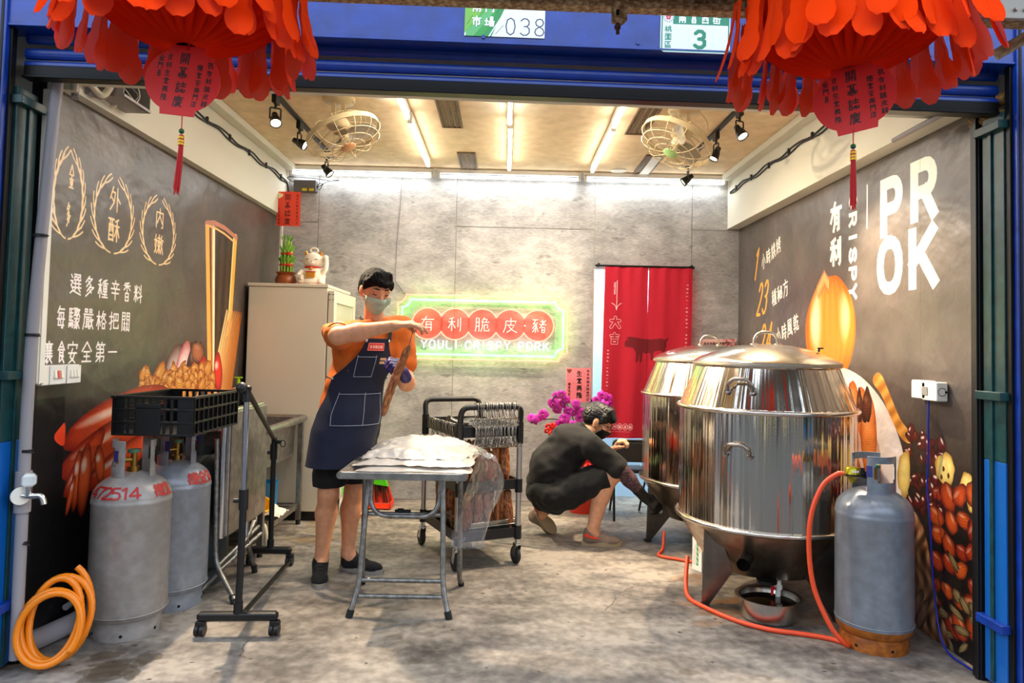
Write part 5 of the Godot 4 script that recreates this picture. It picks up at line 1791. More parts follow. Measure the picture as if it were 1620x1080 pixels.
func ceiling_gear() -> void:
	var warm = Color(1.0, 0.96, 0.90)
	var cool = Color(0.95, 0.98, 1.0)
	var row = ["row of tubes above the red lantern with the left wall's spots", "middle row of tubes running to the back wall", "row of tubes beside the fan over the steel ovens"]
	var i = 0
	for r in [[-0.645, -4.455, -5.60], [0.012, -4.515, -5.655], [0.694, -4.53, -5.65]]:
		var who: String = ["beside the fan above the man in orange", "in the middle of the ceiling", "beside the fan above the steel ovens"][i]
		tube_lamp(Vector3(r[0], 2.800, (r[1] + r[2]) * 0.5 - 0.01), Vector3(0, 0, 1), 1.13, Vector3.DOWN, warm, 1.0, "inner tube light of a pair, " + who, "tube lights on the ceiling")
		tube_lamp(Vector3(r[0] - 0.006, 2.800, r[1] + 0.585), Vector3(0, 0, 1), 1.13, Vector3.DOWN, warm if i != 1 else cool, 1.0, "outer tube light of a pair, " + who, "tube lights on the ceiling")
		i += 1
	i = 0
	for x in [-1.25, 0.015, 1.275]:
		tube_lamp(Vector3(x, 2.800, -5.93), Vector3(1, 0, 0), 1.235, Vector3.DOWN, cool, 0.35, ["cool white tube light along the back wall, above the fridge and grey transformer box", "cool white tube light along the back wall, above the neon sign", "cool white tube light along the back wall, above the red curtain"][i], "tube lights along the back wall", 6.0)
		i += 1
	# spotlight tracks
	for s in [-1.0, 1.0]:
		var t = thing("light_track", "black ceiling track with three spotlights beside the fan over the " + ("fridge side" if s < 0 else "steel oven side"), "light track", Vector3(1.43 * s, CEIL, -4.75))
		var tb = MB.new()
		tb.box(Vector3(0.034, 0.02, 1.75), Vector3(0, -0.010, 0), Basis(), 0.003)
		put("rail", tb, M.dark_metal, t)
		var ends = MB.new()
		ends.box(Vector3(0.038, 0.024, 0.05), Vector3(0, -0.012, 0.86), Basis(), 0.003)
		put("feed_end", ends, M.black, t)
	spot(Vector3(-1.43, 2.68, -4.22), Vector3(-0.9, 1.2, -3.2), 1.0, "lit spotlight on the end of the track nearest the street, above the man in orange")
	spot(Vector3(-1.43, 2.68, -4.72), Vector3(1.6, 1.2, -4.4), 1.0, "black spotlight half hidden behind the rim of the fan above the fridge side")
	spot(Vector3(-1.43, 2.68, -5.45), Vector3(0.2, 0.9, -5.3), 0.6, "black spotlight below the fan at the back end of the track above the fridge")
	spot(Vector3(1.43, 2.68, -4.24), Vector3(1.9, 1.3, -3.4), 1.0, "lit spotlight on the street end of the track above the steel ovens")
	spot(Vector3(1.43, 2.68, -4.72), Vector3(0.5, 0.8, -4.5), 1.0, "middle spotlight of the track on the oven side, beside the fan rim")
	spot(Vector3(1.43, 2.68, -5.45), Vector3(-0.5, 1.2, -5.6), 0.5, "unlit looking spotlight hanging below the fan at the back end of the oven side track")
	fan(Vector3(-1.06, CEIL, -4.28), Vector3(-1.005, 2.585, -4.20), Vector3(0.40, -0.90, 0.12), "cream caged ceiling fan above the man in orange, tilted towards the middle", Color(0.85, 0.62, 0.42))
	fan(Vector3(1.10, CEIL, -4.30), Vector3(1.035, 2.60, -4.22), Vector3(-0.46, -0.86, 0.12), "cream caged ceiling fan with a green badge above the steel ovens", Color(0.62, 0.78, 0.50))
	# old trough panels let into the ceiling
	var vm = tri_tex(mat(Color(0.52, 0.42, 0.28), 0.6, 0.2), noise_tex(0.03, 61, Color(0.55, 0.5, 0.45), Color(1, 1, 1), 4, 256), Vector3(4, 4, 4))
	i = 0
	for v in [Vector3(-0.39, 0, -4.45), Vector3(-0.33, 0, -5.72), Vector3(0.89, 0, -4.50), Vector3(1.15, 0, -5.66)]:
		var t = thing("ceiling_vent", ["brown slotted ceiling panel by the first tube lamps near the shutter", "brown slotted ceiling panel near the back wall left of the middle lamp", "brown ceiling panel beside the fan over the ovens", "ceiling panel with a white sheet over half of it near the back wall"][i], "ceiling panel", Vector3(v.x, CEIL, v.z))
		var fr = MB.new()
		var L = 0.68 if i % 2 == 0 else 0.62
		for s in [-1.0, 1.0]:
			fr.box(Vector3(0.014, 0.012, L), Vector3(s * 0.066, -0.006, 0), Basis(), 0.002)
			fr.box(Vector3(0.118, 0.012, 0.014), Vector3(0, -0.006, s * (L * 0.5 - 0.007)), Basis(), 0.002)
		put("frame", fr, vm, t)
		for k in 3:
			var sl = MB.new()
			sl.box(Vector3(0.032, 0.006, L - 0.03), Vector3(-0.039 + k * 0.039, -0.004, 0), Basis(Vector3(0, 0, 1), 0.12), 0.001)
			put("slat", sl, vm, t)
		if i == 3:
			var wp = MB.new()
			wp.box(Vector3(0.075, 0.003, L - 0.04), Vector3(0.02, -0.0125, 0))
			put("white_sheet", wp, M.white, t)
		i += 1
	for v in [Vector3(-0.78, 0, -4.22), Vector3(0.94, 0, -5.85)]:
		var rg = MB.new()
		rg.lathe([Vector2(0.0, -0.012), Vector2(0.055, -0.012), Vector2(0.07, -0.006), Vector2(0.07, 0.0)], 28)
		var o = put("ceiling_rose", rg, M.cream)
		o.position = Vector3(v.x, CEIL, v.z)
		tag(o, "round flat cover on the ceiling " + ("by the fan on the fridge side" if v.x < 0 else "near the back wall on the oven side"), "cover")
	# cables clipped along the side beams
	for s in [-1.0, 1.0]:
		var x: float = XL + 0.062 if s < 0 else XR - 0.112
		var t = thing("beam_cable", "dark cable clipped along the top of the cream beam on the " + ("fridge" if s < 0 else "oven") + " side", "cable", Vector3(x, 2.70, -4.6))
		var z0 = 1.2
		for k in 2:
			var ps = []
			for j in 17:
				ps.append(Vector3(0, 0.012 * sin(j * 1.9 + k) + (0.0 if k == 0 else -0.02), z0 - j * 0.157))
			if s < 0:
				ps.append(Vector3(0.0, -0.06, -1.36)); ps.append(Vector3(0.0, -0.2, -1.37))
			var cb = MB.new()
			cb.tube(curve(ps, 3), 0.006, 6)
			put("cable", cb, M.cable, t)
		for j in 7:
			var cl = MB.new()
			cl.box(Vector3(0.014, 0.045, 0.018), Vector3(-0.002 * s, -0.008, z0 - 0.2 - j * 0.36), Basis(), 0.003)
			put("clip", cl, M.cable, t)
	var tr = MB.new()
	tr.box(Vector3(0.075, 0.05, 2.9), Vector3.ZERO, Basis(), 0.004)
	for s in [-1.0, 1.0]:
		var o = put("cable_trunking", tr, M.beam)
		o.position = Vector3(XL + 0.093 if s < 0 else XR - 0.143, CEIL - 0.026, -4.48)
		tag(o, "cream boxed trunking in the corner of ceiling and beam on the " + ("fridge" if s < 0 else "oven") + " side", "trunking")
	# transformer box in the corner over the fridge
	var tf = thing("transformer_box", "grey transformer box with yellow stickers high in the corner above the fridge", "transformer", Vector3(-1.735, 2.66, -5.955))
	var a = MB.new()
	a.box(Vector3(0.19, 0.10, 0.07), Vector3.ZERO, Basis(), 0.004)
	put("case", a, mat(Color(0.40, 0.40, 0.41), 0.4, 0.5), tf)
	for k in 2:
		var st = MB.new()
		st.box(Vector3(0.04, 0.022, 0.002), Vector3(-0.0 + 0.06 * k, -0.035 + 0.0 * k, 0.0355))
		put("sticker", st, mat(Color(0.86, 0.78, 0.10), 0.5), tf)
	for k in 3:
		var wr = MB.new()
		wr.tube(curve([Vector3(0.095, 0.01 - k * 0.015, 0), Vector3(0.12, -0.03 + k * 0.03, 0.01), Vector3(0.15, 0.02, 0.01 + k * 0.006), Vector3(0.20, 0.05, 0.0), Vector3(0.28, 0.06 + 0.004 * k, -0.02)], 5), 0.003, 5)
		put("wire", wr, M.cable, tf)
	var wl = MB.new()
	wl.tube(curve([Vector3(-0.095, 0.03, 0), Vector3(-0.15, 0.06, 0.01), Vector3(-0.13, 0.075, 0.02), Vector3(0.05, 0.07, 0.01), Vector3(0.2, 0.055, -0.01)], 5), 0.0035, 5)
	put("wire", wl, M.cable, tf)

# ------------------------------------------------------------------ neon sign, curtain, cards, orchids
func neon_path(t: Node3D, called: String, ps: Array, r: float, m: Material, closed := false) -> void:
	var b = MB.new()
	b.tube(ps, r, 8, closed)
	put(called, b, m, t)

func notched(w: float, h: float, c: float, z: float) -> Array:
	# rectangle whose corners are cut by small quarter rounds
	var o = []
	for q in 4:
		var sx: float = [1, -1, -1, 1][q]
		var sy: float = [1, 1, -1, -1][q]
		var cc = Vector2(sx * w, sy * h)
		var seq = []
		for i in 9:
			var a = PI / 2 * i / 8.0
			seq.append(cc - Vector2(sx * c * cos(a), sy * c * sin(a)))
		# first point lies on the horizontal edge
		if q == 0 or q == 2:
			seq.reverse()
		for p in seq:
			o.append(Vector3(p.x, p.y, z))
	return o

func back_wall_things() -> void:
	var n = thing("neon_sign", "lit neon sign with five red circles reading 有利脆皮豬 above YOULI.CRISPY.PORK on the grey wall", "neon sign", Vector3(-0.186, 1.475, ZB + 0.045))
	var red = glow(Color(1.0, 0.40, 0.34), 4.0)
	var green = glow(Color(0.25, 1.0, 0.40), 13.0)
	var whi = glow(Color(0.80, 0.88, 1.0), 3.2)
	var pink = glow(Color(1.0, 0.60, 0.54), 3.0)
	neon_path(n, "outer_border", notched(0.728, 0.273, 0.068, 0), 0.006, red, true)
	neon_path(n, "inner_border", notched(0.690, 0.232, 0.066, 0), 0.007, green, true)
	var r = 0.134
	var cx = [-0.470, -0.237, -0.002, 0.236, 0.475]
	var half = acos(0.1175 / r)
	var out = []
	for i in 5:
		var a0 = PI - half if i > 0 else PI
		var a1 = half if i < 4 else 0.0
		for k in 13:
			var a = lerpf(a0, a1, k / 12.0)
			out.append(Vector3(cx[i] + cos(a) * r, 0.028 + sin(a) * r, 0))
	for j in 5:
		var i = 4 - j
		var a0 = -half if i < 4 else -0.1
		var a1 = -PI + half if i > 0 else -PI + 0.1
		for k in 13:
			var a = lerpf(a0, a1, k / 12.0)
			out.append(Vector3(cx[i] + cos(a) * r, 0.028 + sin(a) * r, 0))
	neon_path(n, "circle_border", out, 0.005, red, true)
	var i2 = 0
	for ch in "有利脆皮豬":
		var b = MB.new()
		for s in strokes(ch):
			var ps = []
			for p in s:
				ps.append(Vector3(cx[i2] + (p.x - 0.5) * 0.128 + (0.012 if i2 == 4 else 0.0), 0.030 - (p.y - 0.5) * 0.132, 0))
			b.tube(ps, 0.0036, 6)
		put("neon_letter", b, pink, n)
		i2 += 1
	var dot = MB.new()
	dot.ball(Vector3(0.362, 0.028, 0), Vector3.ONE * 0.007, 10, 8)
	put("neon_letter", dot, pink, n)
	var x = -0.525
	for ch in "YOULI.CRISPY.PORK":
		var w = 0.030 if ch in ".I" else 0.055
		var b = MB.new()
		for s in strokes(ch):
			var ps = []
			for p in s:
				ps.append(Vector3(x + w * 0.5 + (p.x - 0.5) * 0.052, -0.148 - (p.y - 0.5) * 0.072, 0))
			b.tube(ps, 0.0044, 6)
		put("neon_letter", b, whi, n)
		x += w + 0.0165
	# clear red discs, added to stand in for the red glow around the characters
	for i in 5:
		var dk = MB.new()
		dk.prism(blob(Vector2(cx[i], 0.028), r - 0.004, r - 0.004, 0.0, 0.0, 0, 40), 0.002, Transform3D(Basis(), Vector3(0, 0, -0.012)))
		put("red_glow_disc", dk, glass(Color(0.95, 0.22, 0.16), 0.26, 0.2), n)
	# stand-offs and the feed wire
	var st = MB.new()
	for p in [Vector2(-0.69, 0.15), Vector2(0.69, 0.15), Vector2(-0.69, -0.15), Vector2(0.69, -0.15), Vector2(-0.3, 0.232), Vector2(0.3, 0.232), Vector2(-0.3, -0.232), Vector2(0.3, -0.232)]:
		st.cyl(Vector3(p.x, p.y, -0.045), Vector3(p.x, p.y, 0.0), 0.004, 8)
	put("stand_off", st, M.white_plastic, n)
	var wr = MB.new()
	wr.tube([Vector3(-0.675, 0.285, -0.034), Vector3(-0.76, 0.39, -0.036), Vector3(-0.757, 0.7, -0.036), Vector3(-0.735, 1.05, -0.036), Vector3(-0.73, 1.31, -0.036)], 0.0045, 6)
	wr.tube([Vector3(-0.675, 0.285, -0.034), Vector3(-0.2, 0.276, -0.03)], 0.003, 6)
	put("feed_wire", wr, M.grey_pipe, n)
	for e in [[Vector3(-0.45, 0.03, 0.10), Color(1.0, 0.32, 0.22), 0.012], [Vector3(0.0, 0.03, 0.10), Color(1.0, 0.32, 0.22), 0.012], [Vector3(0.45, 0.03, 0.10), Color(1.0, 0.32, 0.22), 0.012], [Vector3(-0.5, 0.22, 0.08), Color(0.2, 1.0, 0.35), 0.008], [Vector3(0.5, 0.22, 0.08), Color(0.2, 1.0, 0.35), 0.008], [Vector3(0.0, -0.22, 0.08), Color(0.2, 1.0, 0.35), 0.008], [Vector3(0.0, -0.15, 0.10), Color(0.8, 0.88, 1.0), 0.006]]:
		var l = OmniLight3D.new()
		l.name = "neon_light"
		l.position = e[0]
		l.light_color = e[1]
		l.light_energy = e[2]
		l.light_size = 0.12
		l.omni_range = 8.0
		l.omni_attenuation = 2.0
		l.shadow_enabled = true
		n.add_child(l)
	curtain()
	cards()
	orchids()
	fridge()

func curtain() -> void:
	var pic = Pic.new(512, 1000, Color(0.76, 0.085, 0.19))
	var a = noise_img(512, 1000, 0.2, 91, 2)
	for i in 512 * 1000:
		var k = 1.0 + (a[i] - 128) * 0.0009
		pic.d[i * 4] = int(clampf(0.76 * k, 0, 1) * 255)
		pic.d[i * 4 + 1] = int(0.085 * k * 255)
		pic.d[i * 4 + 2] = int(0.19 * k * 255)
	var U = func(X: float, Y: float): return Vector2((X - 728.0) / 474.0 * 512.0, (Y - 80.0) / 925.0 * 1000.0)
	var w = Color(0.97, 0.86, 0.87)
	pic.line(U.call(797, 155), U.call(797, 312), 1.8, w)
	pic.pline([U.call(770, 278), U.call(782, 284), U.call(792, 296), U.call(796, 314), U.call(801, 296), U.call(812, 284), U.call(822, 278)], 1.8, w)
	write_on(pic, "TAOYUAN", U.call(785, 167), Vector2(8, 11), Vector2(0, 10.5), 1.1, w, PI / 2)
	# outlined 大吉
	for pass_ in 2:
		write_on(pic, "大", U.call(792, 382), Vector2(58, 62), Vector2.ZERO, 9.0 if pass_ == 0 else 6.6, w if pass_ == 0 else Color(0.76, 0.085, 0.19))
		write_on(pic, "吉", U.call(790, 470), Vector2(56, 64), Vector2.ZERO, 7.5 if pass_ == 0 else 5.2, w if pass_ == 0 else Color(0.76, 0.085, 0.19))
	write_on(pic, "YOULI·CRISPY·PORK", U.call(1174, 172), Vector2(7, 10), Vector2(0, 22.5), 1.0, w, PI / 2)
	write_on(pic, "YOULI·CRISPY·PORK", U.call(757, 838), Vector2(7, 10), Vector2(0, -20.5), 1.0, w, -PI / 2)
	# the pig
	var dk = Color(0.46, 0.05, 0.10)
	var pig = []
	for p in [[846, 492], [852, 478], [866, 472], [852, 464], [872, 458], [895, 460], [930, 466], [985, 470], [1040, 464], [1062, 470], [1076, 458], [1082, 470], [1070, 482], [1072, 505], [1066, 520], [1062, 545], [1050, 555], [1048, 535], [1030, 530], [1005, 540], [1003, 575], [990, 580], [985, 545], [960, 548], [944, 545], [940, 590], [928, 594], [926, 550], [918, 590], [906, 594], [905, 545], [890, 520], [868, 515], [848, 512]]:
		pig.append(U.call(p[0], p[1]))
	pic.poly(spline2(pig, 3), dk)
	for k in 5:
		var c: Vector2 = U.call(778 + k * 27.5, 945)
		pic.poly(blob(c, 15.0, 19.0, 0, 0, 0, 24), w)
		pic.poly(blob(c, 13.0, 16.8, 0, 0, 0, 24), Color(0.80, 0.12, 0.18))
		write_on(pic, "有利脆皮豬"[k], c, Vector2(16, 20), Vector2.ZERO, 1.1, w)
	for k in 15:
		pic.line(U.call(770 + k * 8, 971), U.call(773 + k * 8, 971), 1.0, w)
	var cl = mat(Color(1.0, 1.0, 1.0), 0.85)
	cl.albedo_texture = pic.tex()
	cl.normal_enabled = true
	cl.normal_texture = noise_nrm(0.15, 92, 2.0, 256)
	cl.normal_scale = 0.15
	cl.backlight_enabled = true
	cl.backlight = Color(0.12, 0.12, 0.12)
	cl.cull_mode = BaseMaterial3D.CULL_DISABLED
	var t = thing("door_curtain", "red split door curtain with a dark pig silhouette and 大吉 hanging in the doorway", "curtain", Vector3(1.23, 2.025, -5.93))
	for s in 2:
		var g = []
		for i in 25:
			var row = []
			var v = i / 24.0
			for j in 25:
				var u = j / 24.0
				var uu = (u + s) * 0.5
				var xx = lerpf(-0.378, -0.003, u) if s == 0 else lerpf(0.003, 0.378, u)
				xx += v * (-0.004 if s == 0 else 0.004) * smoothstep(0.0, 1.0, u if s == 0 else 1.0 - u) + v * (0.012 if s == 0 else -0.016) * (1.0 - absf(u - (1.0 - s)))
				xx -= v * 0.02
				var zz = 0.010 * sin(uu * 21.0 + v * 0.8) * (0.35 + 0.65 * v) + 0.006 * sin(uu * 47.0 + 1.0) * exp(-v * 5.0) + 0.012 * v * sin(v * 5.0 + s)
				row.append(Vector3(xx, -v * 1.46, zz))
			g.append(row)
		var m = MB.new()
		m.sheet(g)
		for i in m.v.size():
			m.uv[i] = Vector2((m.uv[i].x + s) * 0.5, m.uv[i].y)
		var bk = m.v.size()
		# a second skin 1.5 mm behind gives the cloth its thickness
		for i in bk:
			m.v.append(m.v[i] + Vector3(0, 0, -0.0015)); m.n.append(-m.n[i]); m.uv.append(m.uv[i]); m.c.append(Color.WHITE)
		var cnt = m.ix.size()
		for i in range(0, cnt, 3):
			m.ix.append(m.ix[i] + bk); m.ix.append(m.ix[i + 2] + bk); m.ix.append(m.ix[i + 1] + bk)
		put("cloth", m, cl, t)
	var rd = MB.new()
	rd.cyl(Vector3(-0.462, 0.008, 0), Vector3(0.392, 0.008, 0), 0.009, 10)
	for x in [-0.43, 0.37]:
		rd.box(Vector3(0.02, 0.03, 0.075), Vector3(x, 0.014, -0.035), Basis(), 0.003)
	put("rod", rd, M.dark_metal, t)

func card(called: String, w: float, h: float, pic: Pic, at: Vector3, roll: float, turn: float, label: String) -> void:
	var m = MB.new()
	var g = []
	for i in 9:
		var row = []
		for j in 7:
			var u = j / 6.0
			var v = i / 8.0
			row.append(Vector3((u - 0.5) * w, (0.5 - v) * h, 0.006 * sin(u * PI) + 0.004 * sin(v * 5.0)))
		g.append(row)
	m.sheet(g)
	var bk = m.v.size()
	for i in bk:
		m.v.append(m.v[i] + Vector3(0, 0, -0.001)); m.n.append(-m.n[i]); m.uv.append(m.uv[i]); m.c.append(Color.WHITE)
	var cnt = m.ix.size()
	for i in range(0, cnt, 3):
		m.ix.append(m.ix[i] + bk); m.ix.append(m.ix[i + 2] + bk); m.ix.append(m.ix[i + 1] + bk)
	var mt = mat(Color.WHITE, 0.55)
	mt.albedo_texture = pic.tex()
	var o = put(called, m, mt)
	o.position = at
	o.rotation = Vector3(0, turn, roll)
	tag(o, label, "card")

func small_text(pic: Pic, text: String, at: Vector2, size: float, step: Vector2, col: Color, r := 0.9) -> void:
	write_on(pic, text, at, Vector2(size, size), step, r, col)

func cards() -> void:
	var ink = Color(0.16, 0.03, 0.03)
	var pic = Pic.new(240, 352, Color(0.94, 0.29, 0.18))
	write_on(pic, "開幕誌慶", Vector2(112, 58), Vector2(60, 66), Vector2(0, 82), 3.4, Color(0.42, 0.07, 0.04))
	write_on(pic, "祝有利脆皮豬南門店", Vector2(208, 40), Vector2(24, 27), Vector2(0, 35), 1.5, Color(0.50, 0.09, 0.06))
	write_on(pic, "生意興隆德", Vector2(22, 178), Vector2(22, 25), Vector2(0, 36), 1.4, Color(0.55, 0.10, 0.06))
	pic.poly(blob(Vector2(34, 40), 26, 26, 0, 0.35, 2), Color(0.98, 0.92, 0.70))
	card("greeting_card", 0.195, 0.285, pic, Vector3(-1.808, 2.42, -5.74), 0.0, 0.0, "orange red congratulation card 開幕誌慶 above the bamboo plant on the fridge")
	var pk = Color(0.96, 0.52, 0.55)
	pic = Pic.new(280, 396, pk)
	var rng = RandomNumberGenerator.new()
	rng.seed = 4
	for k in 60:
		pic.poly(blob(Vector2(rng.randf() * 280, rng.randf() * 396), 9, 7, 0, 0.4, k, 12), Color(0.88, 0.30, 0.34, 0.35))
	pic.line(Vector2(4, 2), Vector2(4, 394), 3, Color(0.97, 0.70, 0.70))
	write_on(pic, "生意興隆", Vector2(150, 66), Vector2(58, 64), Vector2(0, 84), 5.0, ink)
	write_on(pic, "祝有利脆皮豬南門店", Vector2(248, 34), Vector2(32, 34), Vector2(0, 42), 2.2, ink)
	write_on(pic, "德意安有利", Vector2(38, 190), Vector2(28, 32), Vector2(0, 40), 2.4, ink)
	pic.poly(blob(Vector2(38, 34), 26, 22, 0, 0.4, 3), Color(0.45, 0.22, 0.10))
	card("greeting_card", 0.202, 0.275, pic, Vector3(0.612, 1.022, -5.66), 0.01, 0.0, "pink congratulation card 生意興隆 standing among the magenta orchids")
	pic = Pic.new(360, 92, Color(0.92, 0.74, 0.70))
	for k in 40:
		pic.poly(blob(Vector2(220 + rng.randf() * 140, rng.randf() * 92), 10, 8, 0, 0.4, k, 12), Color(0.72, 0.16, 0.18, 0.5))
	write_on(pic, "祝有利脆皮豬南門店", Vector2(30, 46), Vector2(26, 30), Vector2(31, 0), 1.8, ink)
	card("greeting_card", 0.30, 0.077, pic, Vector3(1.862, 1.388, ZB + 0.008), 0.03, 0.0, "pale pink card with red blossoms lying behind the handle of the rear oven lid")

func orchid_flower() -> MB:
	var m = MB.new()
	for k in 5:
		var a = PI / 2 + TAU * k / 5
		var wide = 0.026 if k in [1, 4] else 0.017
		var g = []
		for i in 7:
			var row = []
			var u = i / 6.0
			var ww = wide * sin(PI * (0.10 + 0.86 * u)) * 1.05
			for j in 5:
				var s = j / 4.0 - 0.5
				var p = Vector3(s * 2.0 * ww, 0.004 + u * 0.040, 0.010 * sin(u * PI) - 0.010 * u * u - 0.012 * s * s)
				row.append(p.rotated(Vector3(0, 0, 1), a - PI / 2))
			g.append(row)
		m.sheet(g)
	return m

func orchids() -> void:
	var t = thing("potted_orchid", "magenta orchids on arching stems in a red pot behind the crouching man", "potted orchid", Vector3(0.665, 0.0, -5.68))
	var pot = MB.new()
	pot.lathe([Vector2(0, 0.0), Vector2(0.10, 0.0), Vector2(0.105, 0.02), Vector2(0.135, 0.18), Vector2(0.15, 0.20), Vector2(0.15, 0.225), Vector2(0.135, 0.225), Vector2(0.12, 0.19), Vector2(0.0, 0.19)], 32)
	put("pot", pot, mat(Color(0.80, 0.18, 0.08), 0.35), t)
	var grn = mat(Color(0.20, 0.36, 0.10), 0.5)
	for k in 6:
		var a = k * 1.05 + 0.3
		var g = []
		for i in 8:
			var u = i / 7.0
			var c = Vector3(cos(a) * u * 0.17, 0.2 + 0.12 * sin(u * 2.4), sin(a) * u * 0.10)
			var sd = Vector3(-sin(a), 0, cos(a)) * 0.032 * sin(PI * (0.12 + 0.86 * u))
			g.append([c - sd + Vector3(0, 0.008, 0), c, c + sd + Vector3(0, 0.008, 0)])
		var lf = MB.new()
		lf.sheet(g)
		put("leaf", lf, grn, t)
	var stem = mat(Color(0.16, 0.20, 0.10), 0.6)
	var runs = [[Vector3(0, 0.2, 0), Vector3(-0.06, 0.55, 0.0), Vector3(-0.17, 0.72, 0.02), Vector3(-0.33, 0.74, 0.03), Vector3(-0.44, 0.71, 0.04)], [Vector3(-0.01, 0.2, 0.02), Vector3(-0.05, 0.6, 0.02), Vector3(-0.14, 0.86, 0.05), Vector3(-0.22, 0.94, 0.06), Vector3(-0.27, 0.90, 0.08)], [Vector3(0.0, 0.2, 0), Vector3(0.02, 0.6, 0), Vector3(0.06, 0.83, 0.02), Vector3(0.12, 0.91, 0.04), Vector3(0.21, 0.83, 0.06)], [Vector3(0, 0.2, 0.03), Vector3(-0.03, 0.5, 0.05), Vector3(-0.08, 0.68, 0.09), Vector3(-0.13, 0.72, 0.12)]]
	for rn in runs:
		var m = MB.new()
		m.tube(curve(rn, 6), 0.0045, 6)
		put("stem", m, stem, t)
	var st = MB.new()
	st.cyl(Vector3(-0.053, 0.2, 0.005), Vector3(-0.053, 1.0, 0.005), 0.004, 6)
	put("card_stake", st, grn, t)
	var fl = orchid_flower().mesh()
	var lip = MB.new()
	lip.ball(Vector3(0, -0.006, 0.010), Vector3(0.008, 0.009, 0.008), 8, 6)
	var lm = lip.mesh()
	var mg = mat(Color(0.72, 0.04, 0.60), 0.5)
	mg.backlight_enabled = true
	mg.backlight = Color(0.25, 0.25, 0.25)
	mg.cull_mode = BaseMaterial3D.CULL_DISABLED
	var mg2 = mat(Color(0.86, 0.18, 0.74), 0.5)
	mg2.backlight_enabled = true
	mg2.backlight = Color(0.25, 0.25, 0.25)
	var lpm = mat(Color(0.52, 0.02, 0.30), 0.5)
	var rng = RandomNumberGenerator.new()
	rng.seed = 12
	for p in [[0.232, 0.753], [0.262, 0.735], [0.300, 0.755], [0.325, 0.785], [0.405, 0.875], [0.435, 0.935], [0.470, 0.945], [0.476, 0.865], [0.440, 0.82], [0.530, 0.81], [0.585, 0.875], [0.575, 0.80], [0.504, 0.75], [0.62, 0.76], [0.60, 0.83], [0.566, 0.71], [0.51, 0.90], [0.64, 0.80], [0.47, 0.71], [0.53, 0.68], [0.755, 0.905], [0.80, 0.94], [0.845, 0.92], [0.862, 0.868], [0.80, 0.87], [0.875, 0.81], [0.855, 0.76]]:
		var f = put("flower", fl, mg if rng.randf() < 0.6 else mg2, t)
		f.position = Vector3(p[0] - 0.665, p[1], rng.randf_range(0.02, 0.12))
		f.rotation = Vector3(rng.randf_range(-0.2, 0.35), rng.randf_range(-0.6, 0.6), rng.randf_range(-0.4, 0.4))
		f.scale = Vector3.ONE * rng.randf_range(0.85, 1.15)
		put("lip", lm, lpm, f)
	for k in 2:
		var bow = MB.new()
		for j in 6:
			var a = j * 1.05
			bow.tube(curve([Vector3.ZERO, Vector3(cos(a) * 0.05, sin(a) * 0.045 + 0.01, 0.03), Vector3(cos(a + 0.5) * 0.06, sin(a + 0.5) * 0.05, 0.0), Vector3.ZERO], 5), 0.011, 6)
		var o = put("ribbon_bow", bow, mat(Color(0.90, 0.16, 0.14), 0.45), t)
		o.position = [Vector3(-0.27, 0.67, 0.14), Vector3(0.02, 0.42, 0.15)][k]
		o.scale = Vector3.ONE * [0.9, 1.3][k]
	var bl = MB.new()
	bl.prism(PackedVector2Array([Vector2(-0.06, -0.05), Vector2(0.05, -0.07), Vector2(0.06, 0.04), Vector2(0.01, 0.015), Vector2(-0.04, 0.06)]), 0.003)
	var bo = put("blue_wrap", bl, mat(Color(0.05, 0.16, 0.58), 0.4), t)
	bo.position = Vector3(0.085, 0.86, 0.0)

